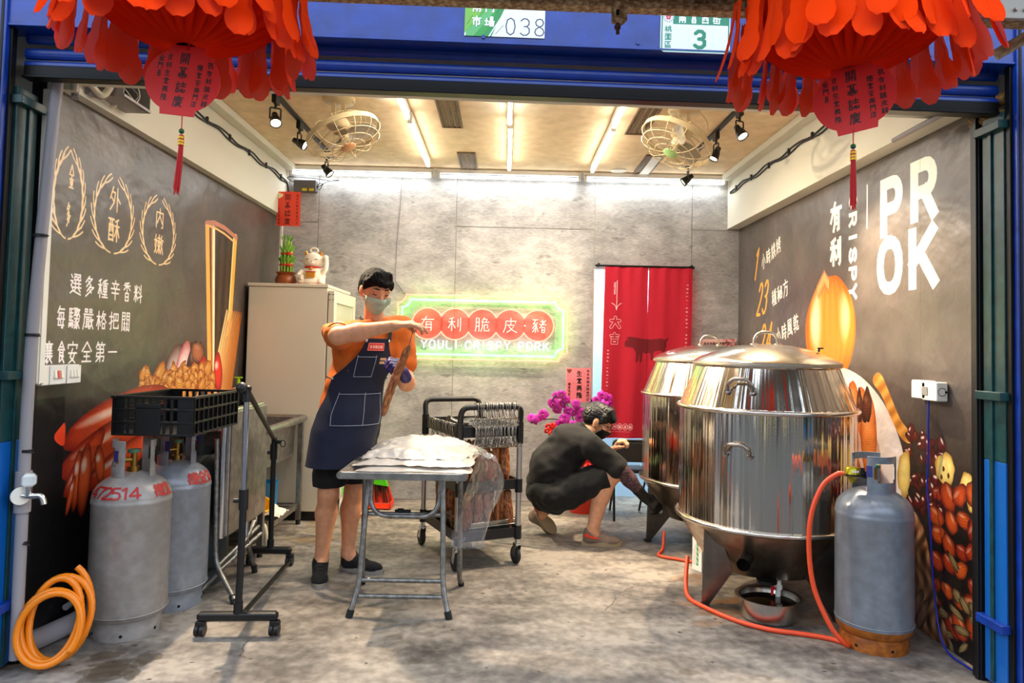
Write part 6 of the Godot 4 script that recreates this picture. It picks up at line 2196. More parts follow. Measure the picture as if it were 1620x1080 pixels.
# ------------------------------------------------------------------ fridge with the things on it
func fridge() -> void:
	var t = thing("upright_fridge", "cream upright fridge in the corner with its glass door facing the room", "fridge", Vector3(-1.62, 0, -5.57))
	var m = MB.new()
	m.box(Vector3(0.59, 1.66, 0.74), Vector3(0, 0.90, 0), Basis(), 0.006)
	put("cabinet", m, M.cream, t)
	var tp = MB.new()
	tp.box(Vector3(0.60, 0.025, 0.755), Vector3(0, 1.742, 0), Basis(), 0.004)
	put("top_panel", tp, M.cream, t)
	var bs = MB.new()
	bs.box(Vector3(0.56, 0.075, 0.70), Vector3(0, 0.0375, 0))
	put("plinth", bs, M.black, t)
	var d = MB.new()
	d.box(Vector3(0.045, 1.62, 0.075), Vector3(0.325, 0.90, 0.3335), Basis(), 0.004)
	d.box(Vector3(0.045, 1.62, 0.075), Vector3(0.325, 0.90, -0.3335), Basis(), 0.004)
	d.box(Vector3(0.045, 0.09, 0.60), Vector3(0.325, 1.665, 0), Basis(), 0.004)
	d.box(Vector3(0.045, 0.09, 0.60), Vector3(0.325, 0.135, 0), Basis(), 0.004)
	var dr = put("door", d, M.cream, t)
	var gl = MB.new()
	gl.box(Vector3(0.012, 1.45, 0.60), Vector3(0.33, 0.90, 0))
	put("door_glass", gl, glass(Color(0.86, 0.88, 0.76), 0.6, 0.1), dr)
	var bt = MB.new()
	for y in [1.68, 1.64, 0.16]:
		for z in [0.345, 0.32]:
			bt.cyl(Vector3(0.3225 + (z - 0.33), y, 0.371), Vector3(0.3225 + (z - 0.33), y, 0.3745), 0.004, 8)
	put("screw", bt, M.dark_metal, dr)
	# bamboo in a brown pot
	var b = thing("bamboo_pot", "brown pot of lucky bamboo on top of the fridge", "potted plant", Vector3(-1.752, 1.755, -5.56))
	var p = MB.new()
	p.lathe([Vector2(0, 0), Vector2(0.05, 0), Vector2(0.075, 0.02), Vector2(0.086, 0.05), Vector2(0.075, 0.085), Vector2(0.062, 0.098), Vector2(0.075, 0.110), Vector2(0.084, 0.118), Vector2(0.070, 0.116), Vector2(0.055, 0.10), Vector2(0.0, 0.098)], 28)
	put("pot", p, mat(Color(0.56, 0.28, 0.12), 0.3), b)
	var sg = mat(Color(0.58, 0.72, 0.24), 0.45)
	var lg = mat(Color(0.46, 0.70, 0.16), 0.5)
	lg.backlight_enabled = true
	lg.backlight = Color(0.3, 0.3, 0.3)
	var rng = RandomNumberGenerator.new()
	rng.seed = 21
	for tier in 3:
		var rr = [0.046, 0.040, 0.028][tier]
		var hh = [0.20, 0.29, 0.37][tier]
		for k in [12, 9, 6][tier]:
			var a = TAU * k / [12, 9, 6][tier] + tier
			var st = MB.new()
			var knots = []
			var radii = []
			for j in 13:
				knots.append(Vector3(cos(a) * rr, lerpf(0.09, hh, j / 12.0), sin(a) * rr))
				radii.append(0.0080 if j % 3 == 2 else 0.0064)
			st.tube(knots, radii, 7)
			var so = put("cane", st, sg, b)
			for j in 3:
				var lf = MB.new()
				var g = []
				var la = a + rng.randf_range(-0.9, 0.9)
				var lean = rng.randf_range(0.25, 0.8)
				for i in 5:
					var u = i / 4.0
					var c = Vector3(cos(a) * rr + cos(la) * lean * u * 0.055, hh - 0.01 + u * 0.075 - u * u * 0.02, sin(a) * rr + sin(la) * lean * u * 0.055)
					var s = Vector3(-sin(la), 0.1, cos(la)) * 0.0075 * sin(PI * (0.12 + 0.86 * u))
					g.append([c - s, c + Vector3(0, 0.001, 0), c + s])
				lf.sheet(g)
				put("leaf", lf, lg, so)
	for y in [0.175, 0.265]:
		var rb = MB.new()
		rb.lathe([Vector2(0.056 - (y - 0.175) * 0.1, y - 0.006), Vector2(0.058 - (y - 0.175) * 0.1, y + 0.006)], 24)
		rb.ball(Vector3(0.03, y, 0.05), Vector3(0.022, 0.014, 0.010), 10, 6)
		put("red_ribbon", rb, mat(Color(0.82, 0.22, 0.14), 0.4), b)
	# lucky cat, a plain white one
	var c = thing("lucky_cat_figurine", "white and gold beckoning cat figurine on top of the fridge", "figurine", Vector3(-1.535, 1.755, -5.56))
	var wt = mat(Color(0.93, 0.88, 0.80), 0.25)
	var gd = mat(Color(0.85, 0.58, 0.22), 0.3, 0.5)
	var rd = mat(Color(0.78, 0.10, 0.08), 0.35)
	var bo = MB.new()
	bo.ball(Vector3(0, 0.095, 0), Vector3(0.098, 0.10, 0.075), 24, 16)
	bo.ball(Vector3(0.0, 0.04, 0.045), Vector3(0.09, 0.04, 0.05), 20, 10)
	bo.ball(Vector3(-0.07, 0.045, 0.05), Vector3(0.04, 0.032, 0.04), 14, 8)
	bo.ball(Vector3(0.07, 0.045, 0.05), Vector3(0.04, 0.032, 0.04), 14, 8)
	put("body", bo, wt, c)
	var hd = MB.new()
	hd.ball(Vector3(0, 0.215, 0.012), Vector3(0.083, 0.066, 0.062), 24, 14)
	hd.ball(Vector3(0, 0.195, 0.062), Vector3(0.03, 0.018, 0.016), 12, 8)
	var ho = put("head", hd, wt, c)
	for s in [-1.0, 1.0]:
		var ea = MB.new()
		ea.cyl(Vector3(s * 0.052, 0.255, 0.01), Vector3(s * 0.062, 0.295, 0.008), 0.024, 10, 0.003)
		put("ear", ea, gd, ho)
		var ey = MB.new()
		ey.tube(arc(Vector3(s * 0.034, 0.215, 0.069), Vector3(0.013, 0, 0), Vector3(0, 0.008, 0), 0.2, PI - 0.2, 6), 0.0025, 5)
		put("eye", ey, M.black, ho)
	var ns = MB.new()
	ns.ball(Vector3(0, 0.203, 0.078), Vector3(0.006, 0.004, 0.004), 8, 6)
	put("nose", ns, rd, ho)
	var ring = MB.new()
	ring.tube(arc(Vector3(0, 0.30, 0.0), Vector3(0.030, 0, 0), Vector3(0, 0.018, 0), 0, TAU * 15 / 16, 15), 0.008, 7, true)
	put("topknot", ring, wt, ho)
	var pw = MB.new()
	pw.tube(curve([Vector3(0.075, 0.11, 0.03), Vector3(0.105, 0.15, 0.04), Vector3(0.108, 0.20, 0.035), Vector3(0.104, 0.235, 0.04)], 5), 0.021, 10)
	pw.ball(Vector3(0.104, 0.238, 0.04), Vector3(0.024, 0.022, 0.024), 12, 8)
	put("raised_paw", pw, wt, c)
	var p2 = MB.new()
	p2.tube(curve([Vector3(-0.08, 0.13, 0.03), Vector3(-0.10, 0.09, 0.06), Vector3(-0.06, 0.075, 0.085)], 5), 0.021, 10)
	put("lowered_paw", p2, wt, c)
	var co = MB.new()
	co.tube(arc(Vector3(0, 0.160, 0.008), Vector3(0.066, 0, 0), Vector3(0, 0, 0.058), 0, TAU * 23 / 24, 23), 0.007, 7, true)
	put("collar", co, rd, c)
	var be = MB.new()
	be.ball(Vector3(0, 0.148, 0.070), Vector3(0.013, 0.013, 0.011), 12, 8)
	put("bell", be, gd, c)
	var pl = MB.new()
	pl.box(Vector3(0.075, 0.045, 0.012), Vector3(0.0, 0.095, 0.088), Basis(Vector3(1, 0, 0), -0.15), 0.004)
	put("gold_plaque", pl, gd, c)
	var rp = MB.new()
	rp.box(Vector3(0.082, 0.008, 0.014), Vector3(0.0, 0.12, 0.085), Basis(Vector3(1, 0, 0), -0.15), 0.003)
	put("red_band", rp, rd, c)
	for k in 6:
		var cn = MB.new()
		cn.ball(Vector3(-0.10 + k * 0.04, 0.014, 0.09 + 0.012 * sin(k * 2.0)), Vector3(0.022, 0.012, 0.020), 10, 6)
		put("coin_heap", cn, gd if k % 2 else rd, c)

# ------------------------------------------------------------------ paper lanterns at the street
func lanterns() -> void:
	var paper = mat(Color(0.90, 0.15, 0.03), 0.9)
	paper.metallic_specular = 0.08
	paper.backlight_enabled = true
	paper.backlight = Color(0.1, 0.1, 0.1)
	paper.cull_mode = BaseMaterial3D.CULL_DISABLED
	var fringe = mat(Color(1.0, 0.25, 0.04), 0.9)
	fringe.metallic_specular = 0.08
	fringe.backlight_enabled = true
	fringe.backlight = Color(0.3, 0.3, 0.3)
	fringe.cull_mode = BaseMaterial3D.CULL_DISABLED
	# gourd-shaped strip, curled a little
	var g = []
	for i in 15:
		var v = i / 14.0
		var w = 0.020
		if v < 0.12:
			w = 0.014
		w += 0.0045 * sin(v * 11.0 + 0.8)
		if v > 0.60:
			w = 0.016 + 0.019 * sin(PI * clampf((v - 0.60) / 0.42, 0, 1))
		if v > 0.97:
			w = 0.012
		var row = []
		for j in 3:
			row.append(Vector3((j - 1) * w, -v * 0.235, 0.035 * v * v - 0.006 * absf(j - 1.0)))
		g.append(row)
	var st = MB.new()
	st.sheet(g)
	var sm = st.mesh()
	# pleated body
	var body = MB.new()
	var gb = []
	var seg = 112
	for i in 19:
		var row = []
		var a = PI * (0.03 + 0.94 * i / 18.0)
		for j in seg + 1:
			var th = TAU * j / seg
			var fold = [1.0, 0.86, 0.62, 0.86][j % 4]
			fold = lerpf(fold, 1.0, 0.1 + 0.9 * pow(absf(cos(a)), 14.0))
			row.append(Vector3(sin(a) * 0.275 * fold * cos(th), cos(a) * 0.175, sin(a) * 0.275 * fold * sin(th)))
		gb.append(row)
	body.sheet(gb)
	var bm = body.mesh()
	# the tag
	var pic = Pic.new(420, 380, Color(0.90, 0.10, 0.09))
	var ink = Color(0.20, 0.02, 0.06)
	write_on(pic, "開幕誌慶", Vector2(205, 70), Vector2(56, 60), Vector2(0, 78), 3.4, ink)
	write_on(pic, "祝有利脆皮豬", Vector2(352, 90), Vector2(32, 34), Vector2(0, 42), 2.2, ink)
	write_on(pic, "德意安南門店", Vector2(296, 110), Vector2(30, 32), Vector2(0, 40), 2.2, ink)
	write_on(pic, "吉利生意興隆", Vector2(120, 70), Vector2(32, 34), Vector2(0, 44), 2.2, ink)
	write_on(pic, "金門昌", Vector2(72, 80), Vector2(32, 34), Vector2(0, 42), 2.2, ink)
	var tm = mat(Color.WHITE, 0.5)
	tm.albedo_texture = pic.tex()
	tm.clearcoat_enabled = true
	tm.clearcoat = 0.25
	tm.backlight_enabled = true
	tm.backlight = Color(0.2, 0.2, 0.2)
	var out = PackedVector2Array()
	for s in [1.0, -1.0]:
		for i in 17:
			var a = lerpf(1.16, -1.16, i / 16.0)
			out.append(Vector2(s * (0.018 + 0.087 * cos(a)), s * 0.088 * sin(a)))
		out.append(Vector2(s * 0.050, s * -0.098) if s > 0 else Vector2(-0.050, 0.098))
		out.append(Vector2(s * -0.050, s * -0.098) if s > 0 else Vector2(0.050, 0.098))
	var tag_m = MB.new()
	tag_m.prism(out, 0.0012)
	for i in tag_m.v.size():
		var p = tag_m.v[i]
		tag_m.uv[i] = Vector2(p.x / 0.21 + 0.5, 0.5 - p.y / 0.196)
		tag_m.v[i].z += 0.010 * sin(p.x * 22.0)
	var tgm = tag_m.mesh()
	var rng = RandomNumberGenerator.new()
	rng.seed = 33
	for s in [-1.0, 1.0]:
		var at = Vector3(-0.905, 2.305, -1.92) if s < 0 else Vector3(0.958, 2.290, -1.92)
		var t = thing("paper_lantern", "red honeycomb paper lantern with paper fringe, hanging " + ("over the gas bottles side" if s < 0 else "over the steel oven side"), "paper lantern", at, 0.2 * s)
		put("honeycomb_body", bm, paper, t)
		var cord = MB.new()
		cord.cyl(Vector3(0, 0.16, 0), Vector3(0, 0.29, 0), 0.003, 6)
		put("hanging_cord", cord, M.red, t)
		for k in 64:
			var a = TAU * k / 64 + rng.randf_range(-0.05, 0.05)
			var o = put("paper_fringe", sm, fringe, t)
			var r = 0.285 + (0.028 if k % 2 else 0.0)
			o.position = Vector3(cos(a) * r, 0.02 + rng.randf_range(-0.015, 0.015) + (0.03 if k % 2 else 0.0), sin(a) * r)
			o.rotation = Vector3(rng.randf_range(-0.10, 0.12), -a + PI / 2 + rng.randf_range(-0.6, 0.6), rng.randf_range(-0.06, 0.06))
		var tc = Vector3(-0.902, 2.026, -1.90) if s < 0 else Vector3(0.960, 2.028, -1.90)
		var tg = thing("lantern_tag", "red lantern-shaped paper tag with ink characters, hanging under the lantern " + ("over the gas bottles side" if s < 0 else "over the steel oven side"), "paper tag", tc)
		tg.rotation = Vector3(0.0, 0.05 if s < 0 else -0.5, -0.13 if s < 0 else 0.10)
		put("card", tgm, tm, tg)
		var hc = MB.new()
		hc.cyl(Vector3(0, 0.085, 0.002), Vector3(0, 0.115, 0), 0.0025, 6)
		put("string", hc, M.red, tg)
		var ts = thing("lantern_tassel", "red tassel with a green bead below the tag " + ("over the gas bottles side" if s < 0 else "over the steel oven side"), "tassel", Vector3(-0.899, 1.935, -1.90) if s < 0 else Vector3(0.958, 1.94, -1.90))
		var sg = MB.new()
		sg.cyl(Vector3(0, 0.0, 0), Vector3(0, -0.045, 0), 0.0016, 6)
		put("string", sg, M.red, ts)
		var bd = MB.new()
		bd.ball(Vector3(0, -0.050, 0), Vector3.ONE * 0.0075, 12, 8)
		put("bead", bd, mat(Color(0.04, 0.36, 0.16), 0.25), ts)
		var kn = MB.new()
		kn.lathe([Vector2(0.004, -0.094), Vector2(0.0075, -0.090), Vector2(0.008, -0.064), Vector2(0.005, -0.060), Vector2(0.0, -0.059)], 14)
		put("knot", kn, mat(Color(0.72, 0.08, 0.05), 0.5), ts)
		for y in [-0.068, -0.078, -0.086]:
			var gb2 = MB.new()
			gb2.lathe([Vector2(0.0085, y - 0.003), Vector2(0.0088, y), Vector2(0.0085, y + 0.003)], 14)
			put("gold_wrap", gb2, mat(Color(0.85, 0.66, 0.10), 0.35, 0.4), ts)
		var th = MB.new()
		for k in 30:
			var a = k * 2.4
			var r = 0.0065 * sqrt(k / 30.0)
			var sway = Vector3(-0.008 if s < 0 else 0.0, 0, 0)
			var e = Vector3(cos(a) * r * 1.25, -0.212 + rng.randf_range(-0.016, 0.012), sin(a) * r * 1.25) + sway
			th.tube([Vector3(cos(a) * r * 0.9, -0.092, sin(a) * r * 0.9), Vector3(cos(a) * r * 1.2, -0.15, sin(a) * r * 1.2) + sway * 0.4, e], 0.0012, 4)
		var tho = put("threads", th, mat(Color(0.78, 0.04, 0.05), 0.55), ts)
		tho.set_meta("kind", "stuff")

# ------------------------------------------------------------------ the two charcoal ovens
func handle_mesh(w: float, h: float) -> MB:
	# U handle on two round feet: feet on the plane z = 0, x across
	var m = MB.new()
	m.tube(curve([Vector3(-w, 0, 0.006), Vector3(-w * 0.98, h * 0.5, 0.022), Vector3(-w * 0.55, h * 0.95, 0.034), Vector3(0, h, 0.036), Vector3(w * 0.55, h * 0.95, 0.034), Vector3(w * 0.98, h * 0.5, 0.022), Vector3(w, 0, 0.006)], 6), 0.0095, 10)
	for s in [-1.0, 1.0]:
		m.lathe([Vector2(0.0, 0.012), Vector2(0.014, 0.010), Vector2(0.017, 0.004), Vector2(0.017, 0.0)], 14, Transform3D(Basis(Vector3(1, 0, 0), Vector3(0, 0, 1), Vector3(0, -1, 0)), Vector3(s * w, 0, 0)))
	return m

func ovens() -> void:
	var ovn = mat(Color(0.83, 0.79, 0.73), 0.17, 1.0)
	ovn.roughness_texture = noise_tex(0.02, 101, Color(0.5, 0.5, 0.5), Color(1, 1, 1), 3, 256)
	ovn.roughness = 0.16
	ovn.normal_enabled = true
	# faint dents and rolling waves round the drum
	var f = FastNoiseLite.new()
	f.seed = 5
	f.frequency = 0.035
	f.fractal_octaves = 3
	var im = f.get_image(512, 12)
	im.resize(1024, 256, Image.INTERPOLATE_CUBIC)
	im.bump_map_to_normal_map(14.0)
	ovn.normal_texture = ImageTexture.create_from_image(im)
	ovn.normal_scale = 0.30
	ovn.uv1_scale = Vector3(2.0, 0.5, 1)
	var lidm = mat(Color(0.84, 0.80, 0.75), 0.22, 1.0)
	var rimm = mat(Color(0.86, 0.83, 0.79), 0.20, 1.0)
	var cone = tri_tex(mat(Color(0.80, 0.76, 0.71), 0.30, 1.0), noise_tex(0.02, 102, Color(0.70, 0.62, 0.54), Color(1, 1, 1), 4, 256), Vector3(2, 2, 2))
	var hm = mat(Color(0.62, 0.58, 0.55), 0.16, 1.0)
	for k in 2:
		var at = [Vector3(1.455, 0, -3.85), Vector3(1.462, 0, -4.93)][k]
		var t = thing("roasting_oven", ["front stainless steel barrel oven with domed lid, nearest the grey gas bottle", "rear stainless steel barrel oven half hidden behind the front one"][k], "oven", at)
		var ph = [0.0, 0.3][k]
		var b = MB.new()
		b.lathe([Vector2(0.462, 0.43), Vector2(0.462, 1.005)], 96)
		put("drum", b, ovn, t)
		var sh = MB.new()
		sh.lathe([Vector2(0.458, 1.028), Vector2(0.372, 1.245)], 96)
		put("shoulder", sh, ovn, t)
		for e in [[1.016, 0.466, 0.013, "upper_rim"], [0.425, 0.470, 0.013, "lower_rim"]]:
			var r = MB.new()
			r.tube(arc(Vector3(0, e[0], 0), Vector3(e[1], 0, 0), Vector3(0, 0, e[1]), 0, TAU * 95 / 96, 95), e[2], 10, true)
			put(e[3], r, rimm, t)
		var c = MB.new()
		c.lathe([Vector2(0.0, 0.165), Vector2(0.30, 0.165), Vector2(0.31, 0.172), Vector2(0.464, 0.415)], 96)
		put("cone", c, cone, t)
		# lid
		var l = MB.new()
		l.lathe([Vector2(0.372, 1.240), Vector2(0.386, 1.240), Vector2(0.388, 1.262), Vector2(0.380, 1.272), Vector2(0.34, 1.293), Vector2(0.26, 1.325), Vector2(0.16, 1.350), Vector2(0.06, 1.361), Vector2(0.0, 1.362)], 96)
		var lid = put("lid", l, lidm, t)
		var hem = MB.new()
		hem.lathe([Vector2(0.3885, 1.243), Vector2(0.3905, 1.250), Vector2(0.3885, 1.259)], 96)
		put("crimped_hem", hem, tri_tex(mat(Color(0.70, 0.66, 0.60), 0.35, 1.0), null, Vector3(20, 20, 20), noise_nrm(0.1, 103, 8.0, 128), 0.8), lid)
		var lh = MB.new()
		lh.tube(curve([Vector3(-0.062, 1.358, 0), Vector3(-0.058, 1.395, 0.0), Vector3(-0.030, 1.425, 0), Vector3(0.030, 1.425, 0), Vector3(0.058, 1.395, 0), Vector3(0.062, 1.358, 0)], 6), 0.009, 10)
		for s in [-1.0, 1.0]:
			lh.lathe([Vector2(0.022, 1.357), Vector2(0.020, 1.366), Vector2(0.0, 1.368)], 16, Transform3D(Basis(), Vector3(s * 0.062, 0, 0)))
		var lho = put("lid_handle", lh, lidm, lid)
		lho.rotation.y = -0.3
		if k == 0:
			var vt = MB.new()
			vt.cyl(Vector3(0.24, 1.325, 0.12), Vector3(0.245, 1.347, 0.122), 0.006, 8)
			vt.cyl(Vector3(0.235, 1.345, 0.12), Vector3(0.265, 1.345, 0.124), 0.004, 8)
			put("vent_stub", vt, M.black, lid)
		# side handles on the front left of the drum
		var dir = Vector3(-0.60, 0, 0.80).rotated(Vector3.UP, ph)
		var side = Vector3.UP.cross(dir).normalized()
		for e in [[1.115, 0.424, 0.38], [0.800, 0.462, 0.0]]:
			var hb = handle_mesh(0.062, 0.055)
			var o = put("side_handle", hb, hm, t)
			var up = (Vector3.UP - dir * e[2]).normalized()
			o.transform = Transform3D(Basis(side, up, side.cross(up)), dir * e[1] + Vector3(0, e[0], 0))
		# three sheet legs
		for j in 3:
			var a = [2.64, 1.06, -1.25][j] + ph
			var d = Vector3(cos(a), 0, sin(a))
			var s = Vector3(-sin(a), 0, cos(a))
			var lg = MB.new()
			# an angle of two plates tapering to the foot
			for w in [-1.0, 1.0]:
				var top_out = d * 0.452 + Vector3(0, 0.40, 0) + s * 0.0
				var top_in = d * 0.415 + Vector3(0, 0.36, 0) + s * w * 0.085
				var low_in = d * 0.325 + Vector3(0, 0.185, 0) + s * w * 0.080
				var foot_in = d * 0.440 + Vector3(0, 0.012, 0) + s * w * 0.024
				var foot_out = d * 0.462 + Vector3(0, 0.012, 0)
				var q = [top_out, top_in, low_in, foot_in, foot_out]
				lg.face(q)
				var q2 = []
				for p in q:
					q2.append(p - d * 0.003)
				lg.face(q2, -(q[1] - q[0]).cross(q[2] - q[0]).normalized())
			put("leg", lg, M.steel_soft, t)
			var ft = MB.new()
			ft.box(Vector3(0.04, 0.014, 0.05), d * 0.45 + Vector3(0, 0.007, 0), Basis(Vector3.UP, -a), 0.003)
			put("foot", ft, M.rubber, t)
		if k == 0:
			var dr = MB.new()
			var pd = Vector3(-0.53, -0.12, 0.84).normalized()
			var p0 = Vector3(-0.205, 0.285, 0.325)
			dr.tube([p0, p0 + pd * 0.10], [0.030, 0.030], 24, false, false)
			dr.tube([p0 + pd * 0.10, p0 + pd * 0.0], [0.025, 0.025], 24, false, false)
			dr.tube([p0 + pd * 0.085, p0 + pd * 0.102], [0.032, 0.032], 24, false, false)
			put("air_pipe", dr, M.dark_metal, t)
			var vl = MB.new()
			vl.cyl(Vector3(-0.10, 0.17, 0.30), Vector3(-0.10, 0.155, 0.30), 0.05, 20)
			put("bottom_plate", vl, M.dark_metal, t)
			var dv = MB.new()
			dv.cyl(Vector3(-0.03, 0.168, 0.27), Vector3(-0.03, 0.135, 0.27), 0.016, 14)
			dv.cyl(Vector3(-0.03, 0.135, 0.27), Vector3(-0.03, 0.115, 0.27), 0.021, 14)
			dv.cyl(Vector3(-0.03, 0.115, 0.27), Vector3(-0.03, 0.055, 0.27), 0.013, 14)
			put("drain_valve", dv, M.white_plastic, t)
			var lv = MB.new()
			lv.tube(rounded([Vector3(-0.05, 0.12, 0.285), Vector3(-0.068, 0.13, 0.295), Vector3(-0.072, 0.165, 0.297)], 0.01), 0.007, 8)
			lv.box(Vector3(0.014, 0.05, 0.006), Vector3(-0.07, 0.115, 0.296), Basis(), 0.002)
			put("valve_lever", lv, M.red, t)
	# drip pan with oil
	var pn = thing("drip_pan", "round stainless steel pan with dark oil standing under the front oven", "pan", Vector3(1.345, 0, -3.50))
	var p = MB.new()
	p.lathe([Vector2(0, 0.002), Vector2(0.125, 0.002), Vector2(0.135, 0.012), Vector2(0.140, 0.098), Vector2(0.146, 0.104), Vector2(0.160, 0.106), Vector2(0.160, 0.1085), Vector2(0.144, 0.1075), Vector2(0.1375, 0.100), Vector2(0.132, 0.014), Vector2(0.0, 0.006)], 64)
	put("bowl", p, M.steel, pn)
	var oil = MB.new()
	oil.lathe([Vector2(0.1365, 0.078), Vector2(0.0, 0.078)], 48)
	put("oil", oil, mat(Color(0.06, 0.025, 0.01), 0.05), pn)
	# carton behind the oven leg
	var ct = thing("medicine_carton", "small white printed carton on the floor behind the front oven leg", "carton", Vector3(1.235, 0, -4.24), 0.5)
	var pic = Pic.new(128, 200, Color(0.92, 0.91, 0.87))
	pic.rect(20, 66, 108, 110, Color(0.10, 0.52, 0.30))
	for k in 4:
		pic.line(Vector2(28 + k * 20, 78), Vector2(38 + k * 20, 98), 3, Color(0.9, 0.95, 0.9))
	pic.poly(PackedVector2Array([Vector2(80, 20), Vector2(66, 48), Vector2(94, 48)]), Color(0.85, 0.60, 0.15))
	for k in 5:
		pic.line(Vector2(20, 128 + k * 13), Vector2(100 - k * 6, 128 + k * 13), 1.5, Color(0.4, 0.4, 0.4))
	var cb = MB.new()
	cb.box(Vector3(0.11, 0.20, 0.08), Vector3(0, 0.10, 0), Basis(), 0.002)
	var cm = mat(Color.WHITE, 0.6)
	cm.albedo_texture = pic.tex()
	put("carton", cb, cm, ct)
	# orange gas hose: along the floor from the rear oven to the regulator
	var hs = MB.new()
	hs.tube(curve([Vector3(1.105, 0.10, -4.72), Vector3(1.075, 0.012, -4.62), Vector3(1.02, 0.010, -4.48), Vector3(1.13, 0.010, -4.40), Vector3(1.30, 0.010, -4.30)], 8), 0.010, 8)
	var ho = put("gas_hose", hs, mat(Color(0.88, 0.30, 0.12), 0.4))
	tag(ho, "orange gas hose on the floor at the foot of the rear oven", "hose")
	var h2 = MB.new()
	h2.tube(curve([Vector3(1.06, 0.16, -3.95), Vector3(1.02, 0.05, -3.83), Vector3(1.01, 0.011, -3.72), Vector3(1.06, 0.011, -3.58), Vector3(1.16, 0.011, -3.42), Vector3(1.28, 0.011, -3.32), Vector3(1.40, 0.011, -3.28), Vector3(1.52, 0.011, -3.23), Vector3(1.575, 0.012, -3.17), Vector3(1.545, 0.03, -3.13), Vector3(1.49, 0.10, -3.15), Vector3(1.435, 0.25, -3.19), Vector3(1.415, 0.42, -3.20), Vector3(1.425, 0.58, -3.20), Vector3(1.47, 0.71, -3.19), Vector3(1.525, 0.768, -3.17), Vector3(1.552, 0.774, -3.16)], 8), 0.0115, 8)
	var h2o = put("gas_hose", h2, mat(Color(0.86, 0.28, 0.12), 0.4))
	tag(h2o, "orange red gas hose looping from the brass regulator round the front oven's leg", "hose")

# ------------------------------------------------------------------ gas bottles
func collar_plate(m: MB, r: float, a0: float, a1: float, y0: float, y1: float, w0: float, w1: float, wy0: float, wy1: float) -> void:
	# curved sheet with a rounded window between the angles w0..w1
	var na = 24
	var ny = 12
	var th = 0.0035
	for i in na:
		for j in ny:
			var ca = lerpf(a0, a1, (i + 0.5) / na)
			var cy = lerpf(y0, y1, (j + 0.5) / ny)
			var u = (ca - w0) / (w1 - w0) * 2.0 - 1.0
			var v = (cy - wy0) / (wy1 - wy0) * 2.0 - 1.0
			if pow(absf(u), 4.0) + pow(absf(v), 4.0) < 1.0:
				continue
			var b0 = lerpf(a0, a1, float(i) / na)
			var b1 = lerpf(a0, a1, (i + 1.0) / na)
			var q0 = lerpf(y0, y1, float(j) / ny)
			var q1 = lerpf(y0, y1, (j + 1.0) / ny)
			var mid = Vector3(cos(ca), 0, sin(ca))
			for s in [0.0, 1.0]:
				var rr = r - th * s
				m.face([Vector3(cos(b0) * rr, q0, sin(b0) * rr), Vector3(cos(b1) * rr, q0, sin(b1) * rr), Vector3(cos(b1) * rr, q1, sin(b1) * rr), Vector3(cos(b0) * rr, q1, sin(b0) * rr)], mid * (1.0 - 2.0 * s))
			if j == ny - 1:
				m.face([Vector3(cos(b0) * r, q1, sin(b0) * r), Vector3(cos(b1) * r, q1, sin(b1) * r), Vector3(cos(b1) * (r - th), q1, sin(b1) * (r - th)), Vector3(cos(b0) * (r - th), q1, sin(b0) * (r - th))], Vector3.UP)
	for e in [a0, a1]:
		var d = Vector3(cos(e), 0, sin(e))
		m.face([d * r + Vector3(0, y0, 0), d * (r - th) + Vector3(0, y0, 0), d * (r - th) + Vector3(0, y1, 0), d * r + Vector3(0, y1, 0)])
	m.tube(arc(Vector3(0, y1, 0), Vector3(r - th * 0.5, 0, 0), Vector3(0, 0, r - th * 0.5), a0, a1, 20), 0.003, 6)

# stencilled characters bent over the shoulder dome
func stencil(t: Node3D, text: String, a_mid: float, step: float, y: float, size: float, red: Material) -> void:
	var a = a_mid + step * (text.length() - 1) * 0.5
	for ch in text:
		if ch != " ":
			var m = MB.new()
			for s in strokes(ch):
				for i in s.size() - 1:
					var cuts = maxi(1, int(ceil(s[i].distance_to(s[i + 1]) / 0.14)))
					for e in cuts:
						var n0 = []
						for p in [s[i].lerp(s[i + 1], float(e) / cuts), s[i].lerp(s[i + 1], (e + 1.0) / cuts)]:
							var aa = a - (p.x - 0.5) * size / 0.15
							var yy = y - (p.y - 0.5) * size
							var rr = shoulder_r(yy) + 0.0022
							n0.append(Vector3(cos(aa) * rr, yy, sin(aa) * rr))
						var mid = (n0[0] + n0[1]) * 0.5
						var nn = Vector3(mid.x, 0.10, mid.z).normalized()
						var d = (n0[1] - n0[0]).normalized()
						var w = d.cross(nn).normalized() * size * 0.10
						var ex = d * size * 0.04
						m.face([n0[0] - ex + w, n0[1] + ex + w, n0[1] + ex - w, n0[0] - ex - w], nn)
			put("lettering", m, red, t)
		a -= step

func shoulder_r(y: float) -> float:
	if y < 0.60:
		return 0.163
	var u = clampf((y - 0.60) / 0.105, 0, 1)
	return 0.163 * sqrt(maxf(0.0, 1.0 - u * u * 0.86))

